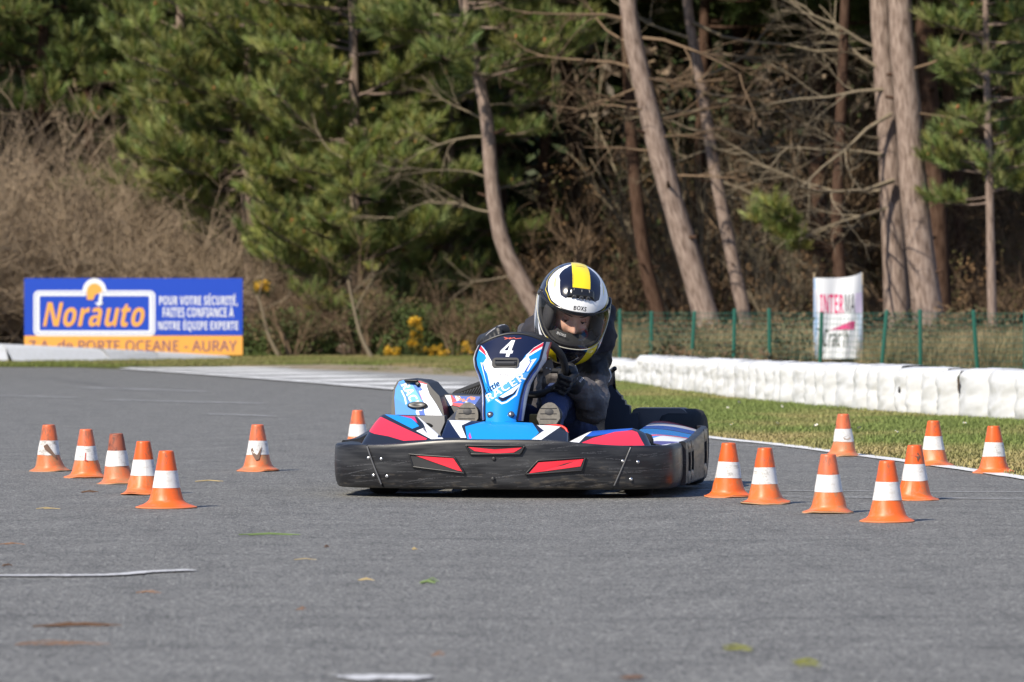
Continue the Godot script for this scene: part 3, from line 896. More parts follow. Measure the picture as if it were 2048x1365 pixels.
	for q in rows:
		var ln := rr(-0.5, 0.2)
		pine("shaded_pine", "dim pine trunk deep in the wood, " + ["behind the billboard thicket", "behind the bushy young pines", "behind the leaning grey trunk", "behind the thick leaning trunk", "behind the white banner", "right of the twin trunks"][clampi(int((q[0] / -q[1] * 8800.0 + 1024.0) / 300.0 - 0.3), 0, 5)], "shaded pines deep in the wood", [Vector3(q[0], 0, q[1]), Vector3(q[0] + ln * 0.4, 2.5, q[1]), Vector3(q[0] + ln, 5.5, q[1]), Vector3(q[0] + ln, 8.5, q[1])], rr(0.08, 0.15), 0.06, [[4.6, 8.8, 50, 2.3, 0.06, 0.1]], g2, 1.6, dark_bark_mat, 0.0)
	# bare shrubs and saplings
	for i in 46:
		var x := rr(-9.5, -3.2)
		var z := rr(-70.0, -62.5)
		var where: String = ["at the far left border", "above the left half of the blue billboard", "above the right half of the blue billboard", "right of the blue billboard"][clampi(int((x / -z * 8800.0 + 1024.0) / 160.0), 0, 3)]
		var sh := bush(i % 4, "bare_shrub", "bare twiggy grey-brown shrub in the thicket " + where, "bare shrubs behind the billboard", Vector3(x, 0, z), rr(2.2, 3.4) * clampf(1.02 - (x + 9.5) * 0.05, 0.7, 1.02), brown_twig)
		(sh.get_child(0) as MeshInstance3D).mesh = thickets[i % 4]
		sh.rotation.z = rr(-0.25, 0.25)
	for i in 34:
		var x := rr(0.3, 8.5)
		var z := rr(-68.0, -60.8) if i % 4 else rr(-59.5, -56.5)
		var k := rr(2.0, 3.6) if i % 4 else rr(0.9, 1.5)
		var sh := bush(i % 6, "forest_shrub", "bare tangled shrub " + ["left of the thick leaning trunk", "between the thick leaning trunk and the banner", "behind the white banner", "behind the twin trunks", "at the right border of the wood"][clampi(int((x / -z * 8800.0 + 1024.0 - 1250.0) / 190.0 + 0.6), 0, 4)], "bare shrubs among the pine trunks", Vector3(x, 0, z), k, twig_mat if i % 5 else pale_twig_mat)
		var lx := []
		var lc := PackedColorArray()
		for j in int(26 * k):
			var a3 := rr(0, TAU)
			lx.append(Transform3D(Basis(Vector3.UP, rr(0, TAU)).scaled(Vector3.ONE * rr(0.6, 1.3)), Vector3(cos(a3) * rr(0.1, 0.5) * k, rr(0.15, 1.25) * k, sin(a3) * rr(0.1, 0.5) * k)))
			lc.append((lin(0.21, 0.13, 0.07) if rng.randf() < 0.7 else lin(0.12, 0.11, 0.05)) * rr(0.5, 1.3))
		many("dead_leaves", dead, leaf_mat, lx, lc, sh)
	for i in 9:
		bush(4 + i % 2, "thorn_bush", "low bare thorny bush at the foot of the young pines", "low bare bushes under the young pines", Vector3(rr(-3.2, 0.6), 0, rr(-62.0, -59.2)), rr(0.7, 1.5), twig_mat)
	for q in [[-2.05, -58.2, 1.05, "pale dead sapling leaning left on the verge, left of the kart"], [-3.35, -59.6, 0.85, "forked grey sapling beside the right end of the billboard"]]:
		var t := thing("dead_sapling", q[3], "sapling", Vector3(q[0] + 0.2, 0, q[1]))
		var mb := MB.new()
		var p := spline([Vector3.ZERO, Vector3(-0.15, 0.3, 0), Vector3(-0.25, 0.7, 0), Vector3(-0.32, 1.0 * q[2], 0)], 10)
		mb.tube(p, ramp(0.03, 0.012, 10), 7)
		put("trunk", mb, pale_twig_mat, t)
		for k in 3:
			var o := put("dead_branch", boughs[k], pale_twig_mat, t)
			o.transform = Transform3D(along(Vector3(rr(-1, 0.6), rr(0.3, 0.8), rr(-0.3, 0.3)), 0.0, rr(0.4, 0.6)), p[4 + k * 2])
	# leafy undergrowth: low evergreen bushes, bramble and bracken
	var leaf := leaf_clump(70, 0.16, 0.06, 0.22)
	var lmat := mat(Color.WHITE, 0.6, 0, 0.4)
	lmat.vertex_color_use_as_albedo = true
	lmat.backlight_enabled = true
	lmat.backlight = Color(0.3, 0.3, 0.15)
	for q in [[-2.9, -60.3, 0.55, 0.6], [-2.0, -60.6, 0.8, 0.9], [-1.3, -60.2, 0.7, 0.8], [-0.6, -60.4, 0.75, 0.75], [0.1, -60.1, 0.65, 0.8], [-3.4, -61.2, 0.7, 0.8], [0.6, -61.2, 0.8, 0.9], [-1.7, -61.6, 0.9, 1.2], [-0.3, -61.5, 0.8, 1.1]]:
		var t := thing("evergreen_bush", "low dark evergreen bush at the foot of the young pines", "bush", Vector3(q[0], 0, q[1]), 0.0, "evergreen bushes at the wood's edge")
		var xf := []
		var co := PackedColorArray()
		for i in int(150 * q[2]):
			var dd := Vector3(rr(-1, 1), rr(0, 1), rr(-1, 1))
			if dd.length() > 1.05: continue
			xf.append(Transform3D(Basis(Vector3.UP, rr(0, TAU)).scaled(Vector3.ONE * rr(0.7, 1.2)), dd * Vector3(q[2] * 0.75, q[3], q[2] * 0.6)))
			co.append((lin(0.08, 0.115, 0.032) if rng.randf() < 0.75 else lin(0.17, 0.125, 0.06)) * rr(0.6, 1.4))
		many("foliage", leaf, lmat, xf, co, t)
		put("stems", bushes[5], twig_mat, t).scale = Vector3.ONE * q[3] * 0.9
	# gorse in flower
	var fl := leaf_clump(40, 0.045, 0.022, 0.5)
	var ymat := mat(lin(0.72, 0.42, 0.02), 0.6)
	ymat.vertex_color_use_as_albedo = true
	for q in [[-1.6, -59.0, 0.1, 0.13, 34, "low round yellow gorse in flower on the verge, left of the tall one"], [-1.3, -59.1, 0.075, 0.52, 60, "tall narrow yellow gorse in flower beside the kart's left side"], [-1.02, -59.2, 0.16, 0.16, 16, "sparse yellow gorse right of the tall flowering one"], [-0.62, -59.2, 0.16, 0.2, 7, "yellow gorse half hidden behind the kart's number panel"], [-3.42, -60.2, 0.08, 0.12, 26, "small yellow gorse sprig high beside the billboard's right end"]]:
		var t := thing("gorse_bush", q[5], "gorse", Vector3(q[0], 0.0 if q[4] != 26 else 0.9, q[1]))
		var xf := []
		var cg := []
		var co := PackedColorArray()
		for i in q[4]:
			xf.append(Transform3D(Basis(Vector3.UP, rr(0, TAU)).scaled(Vector3.ONE * rr(0.5, 1.0)), Vector3(rr(-1, 1) * q[2], rr(0.15, 1.0) * q[3], rr(-1, 1) * q[2])))
		for i in int(q[4] / 2):
			cg.append(Transform3D(Basis(Vector3.UP, rr(0, TAU)).scaled(Vector3(0.5, 0.5, 0.5)), Vector3(rr(-1, 1) * q[2], rr(0.0, 0.9) * q[3], rr(-1, 1) * q[2])))
			co.append(lin(0.05, 0.075, 0.02) * rr(0.7, 1.3))
		many("flowers", fl, ymat, xf, PackedColorArray(), t)
		many("foliage", leaf, lmat, cg, co, t)
		if q[4] == 26:
			var mb := MB.new(); mb.tube(spline([Vector3(0.1, -0.9, -0.1), Vector3(0.05, -0.4, 0), Vector3(0, 0.05, 0)], 6), ramp(0.012, 0.006, 6), 5)
			put("stem", mb, twig_mat, t)
	# dry bracken and long dead grass behind the fence
	var dry := grass_tuft(26, 0.42, 0.12)
	var bm2 := mat(Color.WHITE, 0.85, 0, 0.2)
	bm2.vertex_color_use_as_albedo = true
	bm2.backlight_enabled = true
	bm2.backlight = Color(0.3, 0.26, 0.15)
	var xf2 := []
	var co2 := PackedColorArray()
	while xf2.size() < 13500:
		var z := rr(-55.0, -38.5)
		var x := rr(0.9, 9.5)
		if -z < 46.35 - 6.0 * clampf((x / -z * 8800.0 + 1024.0 - 1235.0) / 813.0, -0.2, 1.3) or (absf(x / -z * 46.0 - 3.42) < 0.34 and z > -46.3 and rng.randf() < 0.75): continue
		xf2.append(Transform3D(Basis(Vector3.UP, rr(0, TAU)).scaled(Vector3(1.2, rr(0.4, 1.25) * (0.3 if absf(x / -z * 46.0 - 3.42) < 0.34 and z > -46.3 else 1.0), 1.2)), Vector3(x, 0, z)))
		co2.append(lin(0.48, 0.37, 0.22).lerp(lin(0.2, 0.18, 0.09), rng.randf()) * rr(0.6, 1.15))
	tag(many("dry_grass", dry, bm2, xf2, co2), "long dead straw-coloured grass behind the green wire fence", "grass")
	var xf3 := []
	var co3 := PackedColorArray()
	for i in 750:
		var z := rr(-56.0, -43.5)
		var x := rr(1.4, 7.2)
		if absf(x / -z * 46.0 - 3.42) < 0.36 and z > -46.4: continue
		var m := clampf(sin(x * 2.3 + z * 0.7) * 0.5 + 0.5, 0.0, 1.0)
		var h := rr(0.03, 0.2 + 0.35 * m)
		if Vector2(x, z).distance_to(Vector2(4.9, -51.0)) < 1.5: h *= 1.15
		xf3.append(Transform3D(Basis(Vector3.UP, rr(0, TAU)).scaled(Vector3.ONE * rr(0.7, 1.2)), Vector3(x, h, z)))
		co3.append((lin(0.21, 0.135, 0.075) if rng.randf() < 0.4 else lin(0.13, 0.12, 0.06)) * rr(0.5, 1.3))
	tag(many("bramble_thicket", leaf, lmat, xf3, co3), "low brown and green bramble thicket behind the fence", "bramble")
	# far wood: one mass behind the rows
	var far := leaf_clump(60, 0.5, 0.3, 0.16)
	var xf4 := []
	var co4 := PackedColorArray()
	for i in 15500:
		var x := rr(-25.0, 25.0)
		var z := rr(-92.0, -76.0)
		xf4.append(Transform3D(Basis(Vector3.UP, rr(0, TAU)).scaled(Vector3.ONE * rr(0.8, 1.5)), Vector3(x, pow(rng.randf(), 1.1) * 10.5, z)))
		var brown := clampf((-x - 3.0) * 0.25, 0.0, 0.8)
		co4.append((lin(0.17, 0.125, 0.085) if rng.randf() < 0.3 + brown * 0.6 else lin(0.045, 0.065, 0.022)) * rr(0.5, 1.3))
	tag(many("far_wood", far, lmat, xf4, co4), "far mass of the wood closing the view", "wood")


# ---------------------------------------------------------------- tyre barriers
func stack_mesh(w: float, h: float, dep: float, seed0: int, tiers: int, calm := 1.0) -> MB:
	# stacked tyres under white film: a bulging front with a crease between the tyres
	var nz := noise(seed0, 6.0, 3)
	var nf := noise(seed0 + 50, 22.0, 2)
	var rows := []
	var nr := 22
	var nc := 9
	for i in nr + 1:
		var row := []
		var f := float(i) / nr
		for j in nc + 1:
			var u := float(j) / nc * 2.0 - 1.0
			var p: Vector3
			var belly := 0.55 * dep * (1.0 - u * u) * 0.5 * calm
			if f < 0.62:
				var g := f / 0.62
				var crease := absf(sin(g * PI * tiers))
				p = Vector3(u * w * 0.5, g * h, dep * 0.32 + belly + 0.012 * pow(crease, 0.35) - 0.03 * pow(maxf(0.0, g - 0.86) / 0.14, 2.0))
			else:
				var g := (f - 0.62) / 0.38
				if g < 0.6: p = Vector3(u * w * 0.5, h + 0.012 * sin(g / 0.6 * PI), lerpf(dep * 0.32 + belly, -dep * 0.5, g / 0.6))
				else: p = Vector3(u * w * 0.5, h * (1.0 - (g - 0.6) / 0.4), -dep * 0.5)
			var e := 1.0 - u * u
			var q := Vector3(p.x, p.y, p.z)
			p += Vector3(nz.get_noise_3d(q.x, q.y, q.z + 3.0) * 0.012, nz.get_noise_3d(q.x + 5.0, q.y, q.z) * 0.012, nz.get_noise_3d(q.x, q.y + 7.0, q.z) * 0.022 + nf.get_noise_3d(q.x, q.y, q.z) * 0.012) * (0.4 + 0.6 * e) * calm
			p.y = maxf(p.y, 0.0)
			row.append(p)
		rows.append(row)
	var mb := MB.new()
	mb.grid(rows, [], false, true)
	return mb

func build_barriers() -> void:
	var whites := []
	for i in 3:
		var m := mat(Color.WHITE, [0.35, 0.45, 0.55][i], 0, 0.5)
		world_tex(m, noise_tex(256, 70 + i, 0.02, 4, [[0.0, [lin(0.5, 0.49, 0.45), lin(0.6, 0.6, 0.58), lin(0.42, 0.4, 0.35)][i]], [0.35, lin(0.56, 0.57, 0.575)], [1.0, lin(0.66, 0.67, 0.69)]]), 2.5)
		whites.append(m)
	var dark := mat(lin(0.02, 0.02, 0.02), 0.9)
	var rust := mat(lin(0.12, 0.07, 0.04), 0.9)
	var line := [Vector3(0.75, 0, -43.2), Vector3(0.93, 0, -40.85), Vector3(1.2, 0, -38.1), Vector3(1.48, 0, -34.7), Vector3(1.88, 0, -30.9), Vector3(2.26, 0, -28.6), Vector3(2.62, 0, -27.0), Vector3(2.98, 0, -25.65), Vector3(3.5, 0, -24.0), Vector3(4.3, 0, -21.5)]
	var sp := spline(line, 900)
	var t := thing("tyre_barrier", "long white barrier of film-wrapped tyre stacks along the right verge", "barrier", sp[0])
	var i := 0
	var n := 0
	while i < sp.size() - 4:
		var w := rr(0.15, 0.33)
		if rng.randf() < 0.25: w = rr(0.35, 0.5)
		var j := i
		var run := 0.0
		while j < sp.size() - 2 and run < w:
			run += sp[j].distance_to(sp[j + 1]); j += 1
		var a := sp[i]; var b := sp[j]
		var h := rr(0.97, 1.03) * (0.19 if a.z < -38.0 else lerpf(0.25, 0.285, clampf((a.z + 37.0) / 9.0, 0.0, 1.0)))
		var mb := stack_mesh(run * 1.03, h, 0.26, 100 + n, 2)
		var o := put("wrapped_stack", mb, whites[rng.randi() % 3 if rng.randf() < 0.6 else 0], t)
		o.position = (a + b) * 0.5 - t.position + Vector3(rr(-0.01, 0.01), 0, rr(-0.008, 0.008))
		var d := b - a
		o.rotation = Vector3(rr(-0.03, 0.03), atan2(-d.z, d.x) + rr(-0.035, 0.035), rr(-0.015, 0.015))
		# the face must look at the track
		if n % 6 == 2:
			var tear := MB.new()
			var pts := PackedVector2Array()
			for k in 9:
				var an := TAU * k / 9
				pts.append(Vector2(cos(an) * rr(0.01, 0.03), sin(an) * rr(0.012, 0.04)))
			tear.prism(pts, 0.0, 0.004, Transform3D(Basis(), Vector3(rr(-0.05, 0.05), h * rr(0.25, 0.85), 0.26 * 0.32 + 0.07)))
			put("torn_patch", tear, [dark, rust][n % 2], o)
		i = j; n += 1
	# far left barrier before the billboard
	line = [Vector3(-8.8, 0, -53.0), Vector3(-7.2, 0, -53.4), Vector3(-6.22, 0, -53.8), Vector3(-5.46, 0, -54.5), Vector3(-4.71, 0, -55.6), Vector3(-3.86, 0, -56.8)]
	sp = spline(line, 300)
	t = thing("tyre_barrier", "low white film-wrapped barrier in front of the blue billboard", "barrier", sp[0])
	i = 0
	while i < sp.size() - 4:
		var j := i
		var run := 0.0
		var w := rr(0.9, 1.6)
		while j < sp.size() - 2 and run < w:
			run += sp[j].distance_to(sp[j + 1]); j += 1
		var f := float(i) / sp.size()
		var f1 := float(j) / sp.size()
		var h0 := lerpf(0.26, 0.215, f * 2.0) if f < 0.5 else lerpf(0.215, 0.055, f * 2.0 - 1.0)
		var h1 := lerpf(0.26, 0.215, f1 * 2.0) if f1 < 0.5 else lerpf(0.215, 0.055, f1 * 2.0 - 1.0)
		var mb := stack_mesh(run * 1.05, h0, 0.3, 300 + n, 1, 0.35)
		for q in mb.v.size():
			var p := mb.v[q]
			var ky := lerpf(1.0, h1 / h0, clampf(p.x / run + 0.5, 0.0, 1.0))
			mb.v[q] = Vector3(p.x, p.y * ky, p.z + (0.22 - p.y * 0.85 if p.z > 0.0 else 0.0))
		var o := put("wrapped_stack", mb, whites[n % 2], t)
		o.position = (sp[i] + sp[j]) * 0.5 - t.position
		var d := sp[j] - sp[i]
		o.rotation.y = atan2(-d.z, d.x)
		i = j; n += 1

# ---------------------------------------------------------------- fence
func build_fence() -> void:
	var gm := mat(lin(0.012, 0.10, 0.07), 0.45)
	var t := thing("wire_fence", "green wire fence with thin green posts behind the white tyre barrier", "fence", Vector3(1.1, 0, -46.0))
	var pxs := [1180, 1240, 1302, 1382, 1467, 1540, 1640, 1762, 1842, 1957, 2052, 2150]
	var lean := [0.0, 0.0, 0.01, 0.06, 0.02, -0.01, 0.03, 0.09, -0.01, -0.07, 0.0, 0.0]
	var feet := []
	for q in pxs:
		var d: float = 46.0 - 6.0 * (q - 1235.0) / 813.0
		feet.append(Vector3((q - 1024.0) / 8800.0 * d, 0, -d))
	for i in feet.size():
		var mb := MB.new()
		var h := rr(0.62, 0.66)
		mb.tube(PackedVector3Array([Vector3(0, -0.05, 0), Vector3(0, h, 0), Vector3(0, h + 0.008, 0)]), PackedFloat32Array([0.02, 0.02, 0.012]), 10)
		var o := put("fence_post", mb, gm, t)
		o.position = feet[i] - t.position
		o.rotation.z = -lean[i]
	for i in feet.size() - 1:
		var a: Vector3 = feet[i]; var b: Vector3 = feet[i + 1]
		var mb := MB.new()
		var ta := Vector3(lean[i] * 0.6, 0.6, 0); var tb := Vector3(lean[i + 1] * 0.6, 0.6, 0)
		for k in 12:
			var f := float(k) / 11.0
			var p := a + ta * f + Vector3.UP * 0.02; var q := b + tb * f + Vector3.UP * 0.02
			mb.tube(PackedVector3Array([p - t.position, (p + q) * 0.5 - t.position + Vector3(0, -0.006, 0), q - t.position]), PackedFloat32Array([0.0027]), 3, false)
		var nv := int(a.distance_to(b) / 0.055)
		for k in nv:
			var f := (k + 0.5) / nv
			var p := a.lerp(b, f) - t.position
			mb.tube(PackedVector3Array([p + Vector3(0, 0.02, 0), p + ta.lerp(tb, f) + Vector3(0, 0.02, 0)]), PackedFloat32Array([0.0024]), 3, false)
		put("wire_panel", mb, gm, t)
	# the far end of a like fence shows left of the billboard
	t = thing("wire_fence", "short piece of green wire fence left of the blue billboard", "fence", Vector3(-7.0, 0, -56.5))
	for i in 4:
		var mb := MB.new()
		mb.tube(PackedVector3Array([Vector3(0, 0, 0), Vector3(0, 0.36, 0)]), PackedFloat32Array([0.018]), 8)
		put("fence_post", mb, gm, t).position = Vector3(-1.5 + i * 0.62, 0, 0)
	for i in 3:
		var mb := MB.new()
		for k in 5: mb.tube(PackedVector3Array([Vector3(-1.5 + i * 0.62, 0.02 + k * 0.08, 0), Vector3(-1.5 + (i + 1) * 0.62, 0.02 + k * 0.08, 0)]), PackedFloat32Array([0.003]), 3, false)
		for k in 7: mb.tube(PackedVector3Array([Vector3(-1.46 + i * 0.62 + k * 0.09, 0.02, 0), Vector3(-1.46 + i * 0.62 + k * 0.09, 0.34, 0)]), PackedFloat32Array([0.003]), 3, false)
		put("wire_panel", mb, gm, t)

# ---------------------------------------------------------------- billboard (design units: hundredths of its own width)
func rounded(x0: float, y0: float, x1: float, y1: float, r: float) -> PackedVector2Array:
	var o := PackedVector2Array()
	for c in [[x1 - r, y1 - r, 0.0], [x0 + r, y1 - r, 0.5], [x0 + r, y0 + r, 1.0], [x1 - r, y0 + r, 1.5]]:
		for i in 7:
			var a: float = PI * (c[2] + i / 12.0)
			o.append(Vector2(c[0] + cos(a) * r, c[1] + sin(a) * r))
	return o

func ring(mb: MB, a: PackedVector2Array, b: PackedVector2Array, z: float) -> void:
	# flat band between two outlines of as many points
	var n := a.size()
	for i in n:
		var k := mb.vert(Vector3(a[i].x, a[i].y, z)); mb.vert(Vector3(a[(i + 1) % n].x, a[(i + 1) % n].y, z))
		mb.vert(Vector3(b[(i + 1) % n].x, b[(i + 1) % n].y, z)); mb.vert(Vector3(b[i].x, b[i].y, z))
		mb.quad(k, k + 3, k + 2, k + 1)

func build_billboard() -> void:
	var s := 0.006648
	var t := thing("billboard", "wide blue and orange advertising billboard at the left edge of the wood", "billboard", Vector3(-5.035, 0.0, -58.5))
	var blue := mat(lin(0.012, 0.065, 0.50), 0.45)
	var orange := mat(lin(0.85, 0.40, 0.075), 0.5)
	var white := mat(lin(0.8, 0.82, 0.85), 0.5)
	var mauve := mat(lin(0.16, 0.07, 0.17), 0.6)
	var steel := mat(lin(0.2, 0.2, 0.2), 0.5, 0.6)
	var x := func(p): return (p - 266.5) * s
	var y := func(p): return 0.65 - (p - 620.0) * s
	var mb := MB.new()
	mb.box(Transform3D(Basis(), Vector3(0, (y.call(557) + y.call(671.5)) * 0.5, 0)), Vector3(437 * s, 114.5 * s, 0.024), 0.003)
	put("panel", mb, blue, t)
	mb = MB.new()
	mb.box(Transform3D(Basis(), Vector3(0, (y.call(672) + y.call(711)) * 0.5, 0.002)), Vector3(437 * s, 39 * s, 0.024), 0.003)
	put("lower_strip", mb, orange, t)
	for k in 4:
		mb = MB.new()
		mb.box(Transform3D(Basis(), Vector3(-1.2 + k * 0.8, 0.5, -0.045)), Vector3(0.05, 1.0, 0.06), 0.005)
		put("post", mb, steel, t)
	# emblem: white double frame with a headlamp dome on top
	var z := 0.0145
	mb = MB.new()
	var R := func(m): return rounded(x.call(66.5 + m), y.call(672.5 - m * 0.9), x.call(310 - m), y.call(581.5 + m * 0.9), maxf(0.006, (11 - m * 0.7) * s))
	ring(mb, R.call(0.0), R.call(4.2), z)
	ring(mb, R.call(5.4), R.call(12.0), z)
	put("emblem_frame", mb, white, t)
	var dome := func(r, sq):
		var o := PackedVector2Array()
		for i in 17:
			var a := PI * i / 16.0
			o.append(Vector2(x.call(188.5) + cos(a) * r * s * 1.0, y.call(584) + sin(a) * r * s * sq))
		return o
	mb = MB.new(); mb.prism(dome.call(24.0, 1.12), 0.012, z + 0.001); put("emblem_dome", mb, white, t)
	mb = MB.new(); mb.prism(v2s([x.call(172), y.call(588), x.call(205), y.call(588), x.call(205), y.call(600), x.call(172), y.call(600)]), 0.012, z + 0.002); put("emblem_gap", mb, blue, t)
	mb = MB.new()
	var lamp: PackedVector2Array = dome.call(15.5, 1.1)
	lamp.append(Vector2(x.call(173.5), y.call(600))); lamp.append(Vector2(x.call(186), y.call(600))); lamp.append(Vector2(x.call(190), y.call(590)))
	mb.prism(lamp, 0.012, z + 0.004); put("emblem_lamp", mb, orange, t)
	mb = MB.new()
	mb.prism(v2s([x.call(199), y.call(586), x.call(205), y.call(585), x.call(203), y.call(606), x.call(207), y.call(606), x.call(197), y.call(613), x.call(189), y.call(606), x.call(196), y.call(605)]), 0.012, z + 0.005)
	put("emblem_arrow", mb, white, t)
	var word := func(str0, x0, x1, y0, h, m, sl):
		var b := MB.new()
		letters(b, str0, bold, h * s, (x1 - x0) * s, 0.0, Transform3D(Basis(), Vector3(x.call(x0), y.call(y0), z + 0.002)), sl)
		put("lettering", b, m, t)
	word.call("Norauto", 85, 284, 654, 49, orange, 0.2)
	word.call("POUR VOTRE SÉCURITÉ,", 318, 475, 613.5, 26, white, 0.0)
	word.call("FAITES CONFIANCE À", 325, 467, 635, 25, white, 0.0)
	word.call("NOTRE ÉQUIPE EXPERTE", 316, 476, 664, 26, white, 0.0)
	var b2 := MB.new()
	letters(b2, "Z.A. de PORTE OCEANE - AURAY", plain_font, 23 * s, 416 * s, 0.0, Transform3D(Basis(), Vector3(x.call(57), y.call(703), z + 0.004)))
	put("lettering", b2, mauve, t)

# ---------------------------------------------------------------- cloth banner
func build_banner() -> void:
	var t := thing("banner", "tattered white cloth banner with pink lettering behind the fence", "banner", Vector3(3.41, 0, -46.0))
	var a := Art.new(170, -1260, 860, -60, 0.55, lin(0.72, 0.74, 0.77))
	a.poly(v2s([170, -60, 200, -60, 240, -700, 215, -1260, 170, -1260]), lin(0.30, 0.42, 0.62))
	a.poly(v2s([190, -300, 215, -300, 235, -420, 228, -640, 215, -700]), lin(0.5, 0.5, 0.55))
	a.poly(v2s([740, -360, 860, -330, 860, -620, 740, -640]), lin(0.66, 0.58, 0.74))
	a.poly(v2s([770, -640, 830, -640, 840, -1000, 800, -1060]), lin(0.6, 0.7, 0.82))
	a.text("INTER", bold, Vector2(262, -635), 265, 0.0, lin(0.62, 0.012, 0.13), a.fit("INTER", bold, 265, 325))
	a.text("MA", bold, Vector2(602, -620), 255, 0.0, lin(0.06, 0.06, 0.07), a.fit("MA", bold, 255, 135))
	a.text("RCHÉ", plain_font, Vector2(742, -610), 240, 0.0, lin(0.58, 0.5, 0.66), a.fit("RCHÉ", plain_font, 240, 95))
	a.poly(v2s([395, -862, 690, -735, 745, -740, 735, -850]), lin(0.62, 0.03, 0.18))
	a.text("Crac'h", bold, Vector2(295, -1085), 250, 0.0, lin(0.06, 0.06, 0.05), a.fit("Crac'h", bold, 250, 340), 0.12)
	for i in 30: a.line(v2s([rr(190, 840), rr(-1250, -700), rr(190, 840), rr(-1250, -700)]), rr(1, 3), lin(0.68, 0.68, 0.66))
	var m := mat(Color.WHITE, 0.75)
	m.albedo_texture = a.done()
	m.backlight_enabled = true
	m.backlight = Color(0.25, 0.25, 0.25)
	var mb := MB.new()
	var rows := []
	var uvs := []
	for i in 29:
		var row := []
		var ur := []
		var f := i / 28.0
		for j in 21:
			var u := j / 20.0
			var q := Vector2(lerpf(178.0, 835.0 + 20.0 * f, u), lerpf(-145.0 + 80.0 * pow(u, 5.0), -1250.0, f))
			var zz := 0.018 * sin(u * 9.0 + f * 2.0) + 0.03 * pow(1.0 - u, 4.0) * -1.0 - 0.03 * pow(u, 6.0) + 0.012 * sin(u * 23.0 + f * 7.0) * f
			row.append(Vector3((q.x - 507.0) * 0.000766, 1.045 + (q.y + 65.0) * 0.000766, zz))
			ur.append(a.uv(q))
		rows.append(row); uvs.append(ur)
	mb.grid(rows, uvs, false, true)
	put("cloth", mb, m, t)
	var wood := mat(lin(0.36, 0.28, 0.17), 0.8)
	for q in [-0.24, 0.262]:
		var pb := MB.new()
		pb.tube(PackedVector3Array([Vector3(q, 0, -0.07), Vector3(q, 1.04, -0.09)]), PackedFloat32Array([0.012, 0.009]), 8)
		put("pole", pb, wood, t)

# ---------------------------------------------------------------- cones
func grime(base: Color, soil: Color, amount: float, seed0: int) -> ImageTexture:
	var n := 128
	var a := noise(seed0, 0.02, 4)
	var b := noise(seed0 + 1, 0.11, 3)
	var im := Image.create(n, n, false, Image.FORMAT_RGB8)
	for y in n:
		for x in n:
			var ang := TAU * x / n
			var px := Vector3(cos(ang) * 20.0, y, sin(ang) * 20.0)
			var f := a.get_noise_3d(px.x * 2.5, px.y * 0.9, px.z * 2.5) * 0.9 + b.get_noise_3d(px.x * 3.0, px.y * 0.6, px.z * 3.0) * 0.5
			f = clampf(f * 1.2 + amount - 0.35, 0.0, 0.92)
			var c := base.lerp(soil, f) * (1.0 + 0.06 * b.get_noise_3d(px.x, px.y * 3.0, px.z))
			im.set_pixel(x, y, c.linear_to_srgb())
	return ImageTexture.create_from_image(im)

